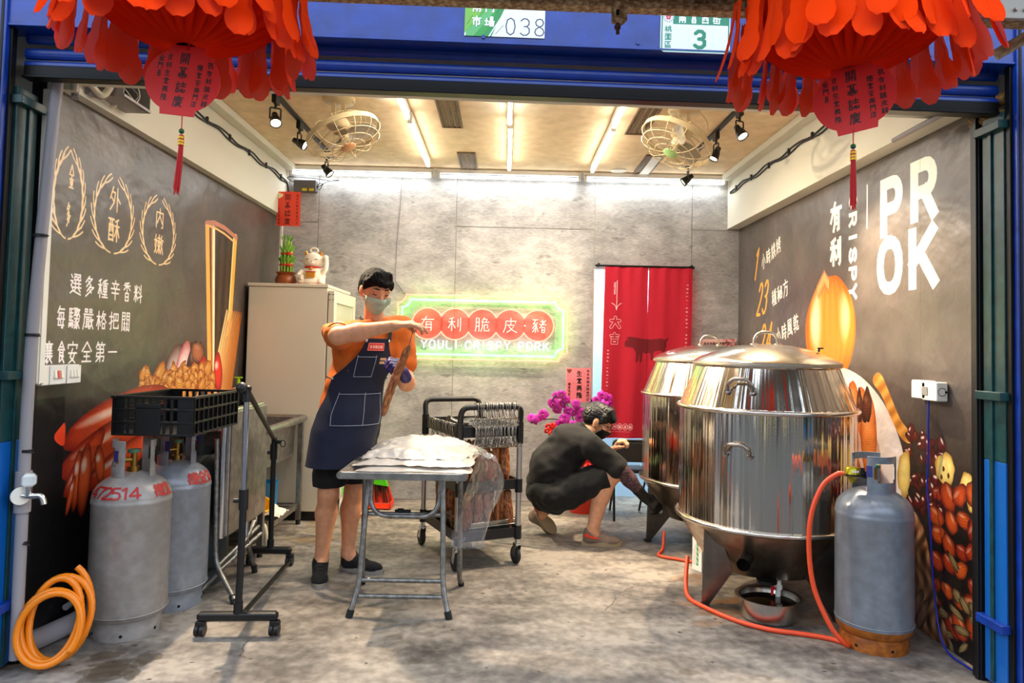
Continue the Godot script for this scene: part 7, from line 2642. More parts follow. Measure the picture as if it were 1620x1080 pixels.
func gas_bottle(at: Vector3, turn: float, paint: StandardMaterial3D, foot: StandardMaterial3D, label: String, gap := 0.0) -> Node3D:
	var t = thing("gas_bottle", label, "gas bottle", at, turn, "")
	var split = 0.105
	var pr = [Vector2(0.1425, split if foot != paint else 0.075)]
	if foot == paint:
		pr = [Vector2(0.145, 0.078), Vector2(0.156, 0.088)]
	else:
		pr = [Vector2(0.162, split)]
	pr.append_array([Vector2(0.163, 0.115), Vector2(0.163, 0.578), Vector2(0.1655, 0.582), Vector2(0.1655, 0.594), Vector2(0.163, 0.599)])
	for i in range(1, 15):
		var y = 0.60 + 0.105 * i / 14.0
		pr.append(Vector2(shoulder_r(y), y))
	pr.append(Vector2(0.03, 0.712))
	pr.append(Vector2(0.0, 0.713))
	var m = MB.new()
	m.lathe(pr, 56)
	put("body", m, paint, t)
	var fr = MB.new()
	var fp = [Vector2(0.138, 0.0), Vector2(0.142, 0.0), Vector2(0.143, 0.045), Vector2(0.140, 0.062)]
	if foot != paint:
		fp.append_array([Vector2(0.146, 0.068), Vector2(0.158, 0.082), Vector2(0.163, 0.105)])
	else:
		fp.append_array([Vector2(0.145, 0.078)])
	fr.lathe(fp, 56)
	fr.lathe([Vector2(0.14, 0.060), Vector2(0.138, 0.0)], 40)
	var fo = put("foot_ring", fr, foot, t)
	for k in 6:
		var a = k * TAU / 6 + 0.35
		var d = Vector3(cos(a), 0, sin(a))
		var h = MB.new()
		h.cyl(d * 0.1425 + Vector3(0, 0.025, 0), d * 0.1440 + Vector3(0, 0.025, 0), 0.007, 12)
		put("vent_hole", h, M.black_hole, fo)
	var wd = MB.new()
	wd.tube(arc(Vector3(0, 0.118 if foot != paint else 0.105, 0), Vector3(0.1635, 0, 0), Vector3(0, 0, 0.1635), 0, TAU * 47 / 48, 47), 0.003, 6, true)
	put("weld_seam", wd, paint, t)
	# collar of two plates with windows
	var c = MB.new()
	collar_plate(c, 0.090, 0.35 + gap, 2.25 + gap, 0.685, 0.855, 0.66 + gap, 1.94 + gap, 0.746, 0.828)
	collar_plate(c, 0.090, 0.35 + PI + gap, 2.25 + PI + gap, 0.685, 0.855, 0.66 + PI + gap, 1.94 + PI + gap, 0.746, 0.828)
	put("collar", c, paint, t)
	var v = MB.new()
	v.cyl(Vector3(0, 0.71, 0), Vector3(0, 0.735, 0), 0.026, 6)
	v.cyl(Vector3(0, 0.735, 0), Vector3(0, 0.795, 0), 0.014, 14)
	v.cyl(Vector3(0, 0.765, 0), Vector3(-0.045, 0.765, 0.02), 0.012, 12)
	put("valve", v, mat(Color(0.62, 0.46, 0.20), 0.35, 0.9), t)
	var wh = MB.new()
	wh.cyl(Vector3(0, 0.797, 0), Vector3(0, 0.812, 0), 0.028, 12)
	put("hand_wheel", wh, mat(Color(0.30, 0.42, 0.30), 0.5), t)
	var lb = MB.new()
	lb.lathe([Vector2(0.0908, 0.765), Vector2(0.0908, 0.815)], 6, Transform3D(), 2.0, 2.28)
	put("sticker", lb, mat(Color(0.16, 0.18, 0.45), 0.5), t)
	return t

func gas_bottles() -> void:
	var nz = noise_tex(0.02, 111, Color(0.78, 0.76, 0.74), Color(1, 1, 1), 5, 256)
	var g1 = tri_tex(mat(Color(0.66, 0.64, 0.62), 0.36, 0.2), nz, Vector3(2.5, 2.5, 2.5))
	var g2 = tri_tex(mat(Color(0.62, 0.645, 0.68), 0.34, 0.2), nz, Vector3(2.5, 2.5, 2.5))
	var g3 = tri_tex(mat(Color(0.24, 0.28, 0.30), 0.4, 0.2), nz, Vector3(2.5, 2.5, 2.5))
	var g4 = tri_tex(mat(Color(0.53, 0.56, 0.60), 0.30, 0.2), nz, Vector3(2.5, 2.5, 2.5))
	var br = tri_tex(mat(Color(0.74, 0.42, 0.10), 0.5), noise_tex(0.03, 112, Color(0.55, 0.5, 0.45), Color(1, 1, 1), 5, 256), Vector3(3, 3, 3))
	var red = mat(Color(0.66, 0.10, 0.08), 0.5)
	var b1 = gas_bottle(Vector3(-1.675, 0, -3.215), 0.15, g1, g1, "grey gas bottle stencilled 472514 in red, beside the yellow hose", -1.85)
	stencil(b1, "472514", 1.80, 0.25, 0.640, 0.046, red)
	stencil(b1, "德宣", 0.30, 0.34, 0.640, 0.052, red)
	var b2 = gas_bottle(Vector3(-1.635, 0, -3.55), 0.5, g2, g2, "grey gas bottle with red 德 on its shoulder, second behind the 472514 bottle", -1.4)
	stencil(b2, "德全安", 0.75, 0.36, 0.635, 0.055, red)
	var b3 = gas_bottle(Vector3(-1.665, 0, -3.89), 0.9, g3, g3, "dark green grey gas bottle, third in the row, behind the folded table legs")
	stencil(b3, "德全", 0.2, 0.36, 0.635, 0.055, red)
	var b4 = gas_bottle(Vector3(1.715, 0, -3.205), -0.12, g4, br, "grey gas bottle with a rusty orange foot in front of the steel ovens")
	# regulator of that bottle
	var r = thing("gas_regulator", "brass gas regulator with black union on the bottle with the orange foot", "regulator", Vector3(1.595, 0.772, -3.165))
	var m = MB.new()
	m.lathe([Vector2(0.0, -0.038), Vector2(0.012, -0.036), Vector2(0.014, -0.020), Vector2(0.028, -0.012), Vector2(0.034, -0.004), Vector2(0.034, 0.004), Vector2(0.032, 0.008), Vector2(0.031, 0.026), Vector2(0.026, 0.033), Vector2(0.0, 0.035)], 28)
	put("body", m, mat(Color(0.62, 0.56, 0.10), 0.28, 0.8), r)
	var bb = MB.new()
	bb.lathe([Vector2(0.0345, -0.006), Vector2(0.0345, 0.002)], 28)
	put("black_band", bb, M.black, r)
	var lt = MB.new()
	for k in 3:
		lt.box(Vector3(0.008, 0.010, 0.002), Vector3(-0.012 + k * 0.011, 0.016, 0.0315), Basis(Vector3.UP, (k - 1) * 0.3))
	put("white_mark", lt, M.white, r)
	var un = MB.new()
	un.cyl(Vector3(0.03, 0.0, 0), Vector3(0.085, -0.004, -0.012), 0.012, 12)
	un.cyl(Vector3(0.055, -0.002, -0.006), Vector3(0.070, -0.003, -0.009), 0.019, 6)
	put("union", un, M.black, r)
	var kn = MB.new()
	kn.cyl(Vector3(0.05, 0.008, -0.006), Vector3(0.05, 0.028, -0.006), 0.009, 10)
	put("knob", kn, M.black, r)
	var sp = MB.new()
	sp.cyl(Vector3(-0.03, 0.0, 0), Vector3(-0.045, 0.0, 0.003), 0.010, 10)
	put("hose_spigot", sp, mat(Color(0.75, 0.6, 0.3), 0.3, 0.9), r)

# ------------------------------------------------------------------ crate, rack, folded table, sink, hose
func left_side() -> void:
	# black crate lying on the collars of the bottles
	var cr = thing("plastic_crate", "black slatted plastic crate standing on top of the gas bottles", "crate", Vector3(-1.595, 0.872, -3.475), 0.0)
	var bk = mat(Color(0.030, 0.030, 0.032), 0.38)
	var W = 0.37
	var D = 0.54
	var H = 0.182
	var fl = MB.new()
	for k in 5:
		fl.box(Vector3(0.02, 0.008, D - 0.02), Vector3(-0.15 + k * 0.075, 0.004, 0))
	for k in 7:
		fl.box(Vector3(W - 0.02, 0.008, 0.02), Vector3(0, 0.004, -0.23 + k * 0.0767))
	fl.box(Vector3(W - 0.03, 0.002, D - 0.03), Vector3(0, 0.008, 0))
	put("bottom", fl, bk, cr)
	for s in 4:
		var long = s % 2 == 0
		var L: float = D if long else W
		var off: float = (W if long else D) * 0.5
		var w = MB.new()
		# four ledges round the outside and posts between them
		for y in [0.006, 0.062, 0.120, H - 0.006]:
			w.box(Vector3(L + (0.016 if y > 0.15 else 0.0), 0.010 if y < 0.17 else 0.012, 0.018), Vector3(0, y, 0.0), Basis(), 0.002)
		var n = 10 if long else 11
		for k in n + 1:
			var x = lerpf(-L * 0.5 + 0.004, L * 0.5 - 0.004, float(k) / n)
			w.box(Vector3(0.006 if long else 0.013, H - 0.01, 0.012 if long else 0.006), Vector3(x, H * 0.5, 0.002 if long else -0.004), Basis())
		if not long:
			w.box(Vector3(0.115, H - 0.05, 0.008), Vector3(-0.02, 0.07, 0.006), Basis(), 0.003)
			w.box(Vector3(0.110, 0.022, 0.016), Vector3(-0.02, H - 0.045, 0.008), Basis(), 0.004)
			w.box(Vector3(0.06, H - 0.02, 0.006), Vector3(L * 0.5 - 0.035, H * 0.5, 0.0), Basis())
			w.box(Vector3(0.05, H - 0.02, 0.006), Vector3(-L * 0.5 + 0.03, H * 0.5, 0.0), Basis())
		else:
			w.box(Vector3(L, 0.045, 0.003), Vector3(0, 0.15, -0.004))
			w.box(Vector3(L, 0.040, 0.003), Vector3(0, 0.09, -0.004))
			w.box(Vector3(L, 0.040, 0.003), Vector3(0, 0.034, -0.004))
		var o = put("side_wall", w, bk, cr)
		var a = [PI / 2, 0.0, -PI / 2, PI][s]
		o.rotation.y = a
		o.position = Vector3(sin(a), 0, cos(a)) * (off - 0.008)
	# garment rack on castors, one end telescoped down
	var rk = thing("garment_rack", "black and chrome garment rack on castors with its rail sloping down to the rear pole", "garment rack", Vector3(-1.245, 0, -3.63))
	var ends = [Vector3(0.085, 0, 0.46), Vector3(-0.105, 0, -0.54)]
	for k in 2:
		var e: Vector3 = ends[k]
		var ft = MB.new()
		var dx = Vector3(0.175, 0, -0.012) if k == 0 else Vector3(0.125, 0, 0.0)
		ft.bar(e - dx + Vector3(0, 0.088, 0), e + dx + Vector3(0, 0.088, 0), 0.046, 0.040, 0.012)
		put("foot_bar", ft, M.black, rk)
		for s in [-1.0, 1.0]:
			var c = MB.new()
			var p: Vector3 = e + dx * s * 0.92
			c.cyl(p + Vector3(-0.020, 0.028, 0), p + Vector3(-0.004, 0.028, 0), 0.026, 18)
			c.cyl(p + Vector3(0.004, 0.028, 0), p + Vector3(0.020, 0.028, 0), 0.026, 18)
			c.box(Vector3(0.046, 0.028, 0.034), p + Vector3(0, 0.056, -0.004), Basis(), 0.008)
			put("castor", c, M.black, rk)
		var lo = MB.new()
		var hgt = 0.58 if k == 0 else 0.64
		lo.cyl(e + Vector3(0.0, 0.10, 0), e + Vector3(0.006 if k == 0 else 0.0, hgt, 0), 0.0155, 16)
		lo.cyl(e + Vector3(0.0, 0.10, 0), e + Vector3(0.0, 0.15, 0), 0.020, 16)
		put("lower_pole", lo, M.black, rk)
		var cl = MB.new()
		cl.cyl(e + Vector3(0.006 if k == 0 else 0.0, hgt - 0.02, 0), e + Vector3(0.006 if k == 0 else 0.0, hgt + 0.07, 0), 0.021, 16)
		cl.cyl(e + Vector3(0.012, hgt + 0.02, 0), e + Vector3(-0.036, hgt + 0.02, 0.01), 0.010, 10)
		put("clamp", cl, M.black, rk)
		var up = MB.new()
		var topy = 1.06 if k == 0 else 0.73
		up.cyl(e + Vector3(0.006 if k == 0 else 0.0, hgt, 0), e + Vector3(0.002 if k == 0 else 0.0, topy, 0), 0.0125, 16)
		put("upper_pole", up, mat(Color(0.80, 0.80, 0.82), 0.12, 1.0) if k == 0 else M.black, rk)
	var tp = MB.new()
	var a0 = ends[0] + Vector3(0.0, 1.10, 0)
	var a1 = ends[1] + Vector3(0.0, 0.735, 0)
	tp.cyl(a0, a1, 0.0125, 14)
	put("top_rail", tp, M.dark_metal, rk)
	var jt = MB.new()
	jt.cyl(a0 + Vector3(0, -0.06, 0), a0 + Vector3(0, 0.0, 0), 0.018, 16)
	jt.ball(a0 + Vector3(-0.01, 0.005, 0.03), Vector3(0.024, 0.026, 0.026), 14, 10)
	jt.cyl(a0 + Vector3(0.02, 0, 0), a0 + Vector3(-0.03, 0, 0), 0.012, 10)
	put("joint", jt, M.black, rk)
	jt = MB.new()
	jt.cyl(a1 + Vector3(0.0, -0.03, 0), a1 + Vector3(0, 0.012, 0), 0.016, 14)
	jt.cyl(a1 + Vector3(0.0, -0.01, 0), a1 + Vector3(0.04, -0.012, 0.01), 0.011, 10)
	jt.tube(arc(a1 + Vector3(0.055, -0.02, 0.01), Vector3(0.014, 0, 0), Vector3(0, 0.02, 0), 0, TAU * 11 / 12, 11), 0.003, 6, true)
	put("joint", jt, M.black, rk)
	var lw = MB.new()
	lw.bar(ends[0] + Vector3(0.01, 0.085, 0), ends[1] + Vector3(0.12, 0.03, 0.02), 0.022, 0.018, 0.004)
	put("floor_bar", lw, M.dark_metal, rk)
	# folded steel table standing on its long edge behind the rack
	var ft2 = thing("folded_table", "folded stainless steel table standing upright between the gas bottles and the sink", "folding table", Vector3(-1.455, 0, -3.99), 0.0)
	var pn = MB.new()
	pn.box(Vector3(0.05, 0.66, 0.56), Vector3(0.0, 0.61, 0), Basis(Vector3.UP, 0.0), 0.012)
	put("table_top", pn, M.steel_soft, ft2)
	var edg = MB.new()
	edg.tube(rounded([Vector3(-0.008, 0.282, 0.285), Vector3(-0.008, 0.938, 0.285), Vector3(-0.008, 0.938, -0.285), Vector3(-0.008, 0.282, -0.285)], 0.02), 0.017, 10)
	put("rolled_edge", edg, M.chrome, ft2)
	for e in [[Vector3(-0.035, 0.80, 0.31), Vector3(-0.020, 0.16, 0.31), Vector3(0.135, 0.02, 0.44)], [Vector3(0.05, 0.29, -0.05), Vector3(0.045, 0.20, 0.06), Vector3(-0.075, 0.02, 0.385)], [Vector3(0.03, 0.30, 0.02), Vector3(0.04, 0.22, 0.05), Vector3(0.065, 0.02, -0.045)]]:
		var l = MB.new()
		l.tube(rounded(e, 0.08), 0.0125, 12)
		put("leg", l, M.zinc, ft2)
		var cp = MB.new()
		cp.cyl(e[2] + Vector3(0, -0.018, 0), e[2] + (e[1] - e[2]).normalized() * 0.03, 0.016, 12)
		put("rubber_foot", cp, M.rubber, ft2)
	var bars = MB.new()
	bars.cyl(Vector3(-0.01, 0.14, 0.31), Vector3(0.05, 0.24, -0.12), 0.0125, 12)
	bars.cyl(Vector3(0.0, 0.115, 0.33), Vector3(0.07, 0.205, -0.10), 0.0125, 12)
	put("stretcher", bars, M.zinc, ft2)
	# sink unit
	var sk = thing("steel_sink", "stainless steel sink unit on square legs along the mural wall before the fridge", "sink", Vector3(-1.68, 0, -4.72))
	var rim = MB.new()
	var hw = 0.235
	var hd = 0.42
	rim.tube(rounded([Vector3(hw, 0.765, hd - 0.2), Vector3(hw, 0.765, hd), Vector3(-hw, 0.765, hd), Vector3(-hw, 0.765, -hd), Vector3(hw, 0.765, -hd), Vector3(hw, 0.765, hd - 0.2)], 0.03), 0.024, 12)
	put("rolled_rim", rim, M.steel_soft, sk)
	var bs = MB.new()
	for e in [[Vector3(0.425, 0.003, 0.06), Vector3(0, 0.772, 0.39)], [Vector3(0.425, 0.003, 0.06), Vector3(0, 0.772, -0.39)], [Vector3(0.06, 0.003, 0.84), Vector3(0.205, 0.772, 0)], [Vector3(0.06, 0.003, 0.84), Vector3(-0.205, 0.772, 0)]]:
		bs.box(e[0], e[1])
	for e in [[Vector3(0.36, 0.26, 0.004), Vector3(0, 0.64, 0.36), 0.06], [Vector3(0.36, 0.26, 0.004), Vector3(0, 0.64, -0.36), -0.06]]:
		bs.box(e[0], e[1], Basis(Vector3(1, 0, 0), e[2]))
	for e in [[Vector3(0.004, 0.26, 0.74), Vector3(0.176, 0.64, 0), -0.06], [Vector3(0.004, 0.26, 0.74), Vector3(-0.176, 0.64, 0), 0.06]]:
		bs.box(e[0], e[1], Basis(Vector3(0, 0, 1), e[2]))
	bs.box(Vector3(0.36, 0.004, 0.74), Vector3(0, 0.51, 0))
	put("basin", bs, M.steel_soft, sk)
	for sx in [-1.0, 1.0]:
		for sz in [-1.0, 1.0]:
			var l = MB.new()
			l.box(Vector3(0.036, 0.72, 0.036), Vector3(sx * 0.215, 0.395, sz * 0.395), Basis(), 0.003)
			put("leg", l, M.steel_soft, sk)
			var f = MB.new()
			f.cyl(Vector3(sx * 0.215, 0.0, sz * 0.395), Vector3(sx * 0.215, 0.036, sz * 0.395), 0.017, 12)
			put("foot", f, M.rubber, sk)
	var shf = MB.new()
	shf.box(Vector3(0.43, 0.035, 0.03), Vector3(0, 0.135, 0.395))
	shf.box(Vector3(0.43, 0.035, 0.03), Vector3(0, 0.135, -0.395))
	shf.box(Vector3(0.03, 0.035, 0.79), Vector3(0.20, 0.135, 0))
	shf.box(Vector3(0.03, 0.035, 0.79), Vector3(-0.20, 0.135, 0))
	put("shelf_frame", shf, M.steel_soft, sk)
	for k in 8:
		var sl = MB.new()
		sl.box(Vector3(0.38, 0.008, 0.05), Vector3(0, 0.149, -0.32 + k * 0.092), Basis(), 0.002)
		put("shelf_slat", sl, M.steel_soft, sk)
	var tp2 = thing("sink_tap", "tap with a yellow green handle rising over the sink behind the crate", "tap", Vector3(-1.80, 0.79, -4.62))
	var ts = MB.new()
	ts.tube(rounded([Vector3(0, 0, 0), Vector3(0, 0.20, 0), Vector3(0.13, 0.24, 0.03), Vector3(0.14, 0.20, 0.03)], 0.04), 0.010, 10)
	put("spout", ts, M.chrome, tp2)
	var th = MB.new()
	th.box(Vector3(0.055, 0.010, 0.014), Vector3(0.055, 0.285, 0.0), Basis(), 0.004)
	th.cyl(Vector3(0.055, 0.20, 0.0), Vector3(0.055, 0.285, 0), 0.010, 10)
	put("handle", th, mat(Color(0.62, 0.80, 0.05), 0.4), tp2)
	# things on the sink's shelf
	var bj = thing("blue_jug", "bright blue plastic jug on the sink's lower shelf", "jug", Vector3(-1.60, 0.154, -4.82))
	var bm = mat(Color(0.02, 0.45, 0.68), 0.4)
	var b = MB.new()
	b.lathe([Vector2(0, 0.002), Vector2(0.062, 0.002), Vector2(0.070, 0.02), Vector2(0.074, 0.20), Vector2(0.078, 0.205), Vector2(0.074, 0.207), Vector2(0.068, 0.19), Vector2(0.06, 0.01), Vector2(0, 0.008)], 28)
	put("body", b, bm, bj)
	var h = MB.new()
	h.tube(curve([Vector3(-0.05, 0.20, 0.03), Vector3(-0.052, 0.30, 0.02), Vector3(0.0, 0.335, 0.0), Vector3(0.03, 0.30, -0.02), Vector3(0.05, 0.20, -0.03)], 6), 0.010, 8)
	put("handle", h, bm, bj)
	var yb = thing("yellow_basin", "yellow plastic basin leaning on the sink's lower shelf", "basin", Vector3(-1.64, 0.155, -4.60))
	var y = MB.new()
	y.lathe([Vector2(0, 0.003), Vector2(0.09, 0.003), Vector2(0.13, 0.075), Vector2(0.142, 0.078), Vector2(0.130, 0.080), Vector2(0.088, 0.010), Vector2(0, 0.010)], 36)
	var yo = put("bowl", y, mat(Color(0.92, 0.66, 0.05), 0.4), yb)
	yo.rotation = Vector3(0.15, 0, -0.3)
	yo.position = Vector3(0, 0.045, 0)
	var rag = MB.new()
	var rng = RandomNumberGenerator.new()
	rng.seed = 8
	var gg = []
	for i in 12:
		var row = []
		for j in 12:
			var u = i / 11.0 - 0.5
			var v = j / 11.0 - 0.5
			row.append(Vector3(u * 0.17, 0.055 * exp(-(u * u + v * v) * 9.0) + rng.randf_range(0.0, 0.022) + 0.004, v * 0.22))
		gg.append(row)
	rag.sheet(gg)
	var ro = put("white_rag", rag, mat(Color(0.86, 0.84, 0.80), 0.6))
	ro.position = Vector3(-1.53, 0.156, -4.73)
	tag(ro, "crumpled white plastic bag on the front edge of the sink's shelf", "plastic bag")
	var hs = MB.new()
	hs.tube(curve([Vector3(-1.56, 0.50, -4.55), Vector3(-1.55, 0.30, -4.50), Vector3(-1.52, 0.19, -4.42), Vector3(-1.46, 0.17, -4.38), Vector3(-1.43, 0.05, -4.36)], 6), 0.014, 10)
	var ho = put("drain_hose", hs, mat(Color(0.72, 0.68, 0.60), 0.5))
	tag(ho, "pale corrugated drain hose below the sink", "hose")
	# yellow hose coil standing against the wall end
	var yh = MB.new()
	var ps = []
	for i in 4 * 30 + 10:
		var a = -TAU * i / 30.0 + 1.2
		var q = i / 30.0
		var rx = 0.098 + 0.012 * sin(q * 2.3) + 0.006 * sin(q * 7.1)
		var ry = 0.172 - 0.012 * q + 0.010 * cos(q * 3.3)
		var cx = -1.782 + 0.007 * q + 0.012 * sin(q * 1.7)
		var yy = maxf(0.195 - 0.008 * q + sin(a) * ry, 0.0145 + 0.004 * q)
		ps.append(Vector3(cx + cos(a) * rx, yy, -2.860 + 0.022 * q - (yy - 0.05) * 0.22 - 0.03 * cos(a)))
	yh.tube(ps, 0.0135, 10)
	var yo2 = put("yellow_hose", yh, mat(Color(0.88, 0.48, 0.02), 0.32))
	tag(yo2, "coil of thick yellow garden hose leaning beside the first gas bottle", "hose")

# ------------------------------------------------------------------ work table with bags
func crumple(nx: int, ny: int, f: Callable, sd: int, amp: float, freq := 9.0) -> MB:
	var n = FastNoiseLite.new()
	n.seed = sd
	n.frequency = 1.0
	n.noise_type = FastNoiseLite.TYPE_CELLULAR
	n.cellular_return_type = FastNoiseLite.RETURN_DISTANCE2_SUB
	n.fractal_octaves = 3
	var g = []
	for i in ny + 1:
		var row = []
		for j in nx + 1:
			var u = float(j) / nx
			var v = float(i) / ny
			var p: Vector3 = f.call(u, v)
			var k = amp * (n.get_noise_2d(u * freq, v * freq) + 0.6)
			var k2 = amp * 0.5 * n.get_noise_2d(u * freq + 40.0, v * freq)
			row.append(p + Vector3(k2, k, k2 * 0.7))
		g.append(row)
	var m = MB.new()
	m.sheet(g)
	return m

func work_table() -> void:
	var y = 0.70
	var t = thing("work_table", "small stainless steel folding table on bent tube legs covered with plastic bags", "folding table", Vector3(-0.475, 0, -3.80), 0.0)
	var tp = MB.new()
	tp.box(Vector3(0.585, 0.012, 0.66), Vector3(0, y - 0.006, 0.10), Basis(), 0.003)
	tp.box(Vector3(0.60, 0.033, 0.008), Vector3(0, y - 0.019, 0.428), Basis(), 0.003)
	tp.box(Vector3(0.60, 0.033, 0.008), Vector3(0, y - 0.019, -0.228), Basis(), 0.003)
	put("table_top", tp, M.steel_soft, t)
	for s in [-1.0, 1.0]:
		var ed = MB.new()
		ed.cyl(Vector3(s * 0.297, y - 0.0175, -0.231), Vector3(s * 0.297, y - 0.0175, 0.431), 0.0175, 18)
		put("rolled_edge", ed, M.steel_soft, t)
	# front frame with its splayed feet, rear frame straight
	for s in [-1.0, 1.0]:
		var a = MB.new()
		a.tube(rounded([Vector3(s * 0.185, y - 0.03, 0.28), Vector3(s * 0.205, 0.13, 0.36), Vector3(s * 0.238, 0.012, 0.395)], 0.06), 0.0135, 12)
		put("leg", a, M.zinc, t)
		var b = MB.new()
		b.tube(rounded([Vector3(s * 0.258, y - 0.03, 0.0), Vector3(s * 0.262, 0.06, -0.02), Vector3(s * 0.270, 0.016, -0.075)], 0.04), 0.014, 12)
		put("leg", b, M.zinc, t)
		var f = MB.new()
		f.cyl(Vector3(s * 0.2405, 0.0, 0.396), Vector3(s * 0.232, 0.035, 0.389), 0.0175, 14)
		put("rubber_foot", f, M.rubber, t)
		var f2 = MB.new()
		f2.cyl(Vector3(s * 0.271, 0.0, -0.080), Vector3(s * 0.267, 0.028, -0.062), 0.0165, 14)
		put("rubber_foot", f2, M.rubber, t)
	var u = MB.new()
	u.tube(rounded([Vector3(-0.172, y - 0.03, 0.285), Vector3(-0.172, 0.462, 0.300), Vector3(0.172, 0.462, 0.300), Vector3(0.172, y - 0.03, 0.285)], 0.10, 8), 0.0125, 12)
	put("brace", u, M.zinc, t)
	for e in [[0.185, 0.470, 0.29], [0.192, 0.165, 0.352], [0.200, 0.095, 0.372]]:
		var c = MB.new()
		c.cyl(Vector3(-e[0], e[1], e[2]), Vector3(e[0], e[1], e[2]), 0.0115, 12)
		put("stretcher", c, M.zinc, t)
	var lk = MB.new()
	lk.box(Vector3(0.08, 0.014, 0.012), Vector3(-0.01, 0.487, 0.29), Basis(), 0.003)
	lk.box(Vector3(0.03, 0.022, 0.010), Vector3(-0.02, 0.49, 0.296), Basis(), 0.003)
	put("latch", lk, M.dark_metal, t)
	# stack of bags: flat white layers and a crumpled clear heap on top
	var film = mat(Color(0.80, 0.76, 0.71), 0.25)
	film.backlight_enabled = true
	film.backlight = Color(0.25, 0.25, 0.25)
	film.clearcoat_enabled = true
	film.clearcoat = 0.5
	for k in 3:
		var bg = thing("plastic_bag", ["lowest flat white bag of the stack, reaching the table's front edge", "middle folded white bag of the stack on the steel table", "crumpled translucent bag on top of the stack on the steel table"][k], "plastic bag", Vector3(-0.43, y + 0.002 + k * 0.022, -3.69))
		var w = [0.56, 0.58, 0.52][k]
		var d = [0.60, 0.56, 0.48][k]
		var oz = [0.0, -0.02, -0.05][k]
		var m = crumple(44, 44, func(uu, vv):
			var e = minf(minf(uu, 1.0 - uu), minf(vv, 1.0 - vv))
			var hgt = minf(e * 9.0, 1.0) * [0.014, 0.020, 0.030][k] + (0.042 * exp(-pow((uu - 0.62) * 2.6, 2.0) - pow((vv - 0.30) * 3.4, 2.0)) if k == 2 else 0.0) + (0.030 * exp(-pow((uu - 0.35) * 4.0, 2.0) - pow((vv - 0.55) * 3.0, 2.0)) if k == 2 else 0.0)
			return Vector3((uu - 0.5) * w + 0.012 * sin(vv * 9.0 + k), hgt, (vv - 0.5) * d + oz + 0.012 * sin(uu * 8.0 + k * 2.0)), 201 + k, [0.004, 0.012, 0.024][k], [4.0, 6.0, 7.0][k])
		put("film", m, film if k < 2 else film, bg)
	# the big clear bag sliding off the side
	var cb = thing("clear_plastic_bag", "big crumpled clear plastic bag hanging off the table's side before the hook trolley", "plastic bag", Vector3(-0.19, y + 0.03, -3.72))
	var path = curve([Vector3(-0.10, 0.05, -0.06), Vector3(0.03, 0.045, -0.05), Vector3(0.12, -0.02, -0.03), Vector3(0.125, -0.14, 0.0), Vector3(0.06, -0.30, 0.03), Vector3(0.03, -0.46, 0.06)], 8)
	for k in 2:
		var m = crumple(30, 48, func(uu, vv):
			var q = vv * (path.size() - 1)
			var i = mini(int(q), path.size() - 2)
			var p: Vector3 = path[i].lerp(path[i + 1], q - i)
			var wd = lerpf(0.20, 0.11, vv) + 0.05 * sin(vv * 4.0)
			var side = (uu - 0.5) * 2.0
			return p + Vector3(0.05 * cos(side * 1.5) * (1.0 if k == 0 else -0.5) + 0.09 * side * smoothstep(0.1, 0.6, vv), 0.02 * side, side * wd), 211 + k, 0.040, 6.0)
		var cl = glass(Color(0.93, 0.93, 0.95), 0.09, 0.06)
		cl.clearcoat_enabled = true
		cl.clearcoat = 1.0
		cl.cull_mode = BaseMaterial3D.CULL_DISABLED
		cl.metallic_specular = 1.0
		put("film", m, cl, cb)

# ------------------------------------------------------------------ trolley with hooks and hanging pork
func hook_mesh() -> ArrayMesh:
	var m = MB.new()
	var w = 0.0024
	m.tube(curve([Vector3(0, -0.022, 0.019), Vector3(0, 0.006, 0.019), Vector3(0, 0.019, 0.004), Vector3(0, 0.015, -0.012), Vector3(0, -0.004, -0.019), Vector3(0, -0.040, -0.012), Vector3(0, -0.058, 0)], 4), w, 6)
	m.tube(arc(Vector3(0, -0.080, 0), Vector3(0.022, 0, 0), Vector3(0, 0.022, 0), 0, TAU * 19 / 20, 19), w, 6, true)
	for s in [-1.0, 1.0]:
		m.tube(curve([Vector3(s * 0.004, -0.100, 0), Vector3(-s * 0.003, -0.135, 0.002 * s), Vector3(s * 0.010, -0.185, 0), Vector3(s * 0.016, -0.200, 0.012), Vector3(s * 0.010, -0.196, 0.028), Vector3(s * 0.006, -0.178, 0.034)], 4), w, 6)
	return m.mesh()

func pork_mesh(L: float, w: float, sd: int) -> MB:
	var n = FastNoiseLite.new()
	n.seed = sd
	n.frequency = 9.0
	var m = MB.new()
	var g = []
	for i in 25:
		var v = i / 24.0
		var row = []
		var ww = w * (0.55 + 0.45 * sin(PI * clampf(v * 0.86 + 0.1, 0, 1))) * (1.0 if v < 0.93 else 0.75)
		if i == 0 or i == 24:
			ww *= 0.2
		for j in 15:
			var a = TAU * j / 14.0
			var d = Vector3(cos(a) * ww, 0, sin(a) * ww * 0.62)
			var q = Vector3(d.x, -v * L, d.z)
			var k = n.get_noise_3d(cos(a) * 0.02 * 3.0, v * L * 2.2, sin(a) * 0.02 * 3.0)
			row.append(q + d.normalized() * k * 0.008 + Vector3(0.006 * sin(v * 5.0 + sd), 0, 0.005 * sin(v * 4.0 + sd * 2)))
		g.append(row)
	m.sheet(g)
	return m

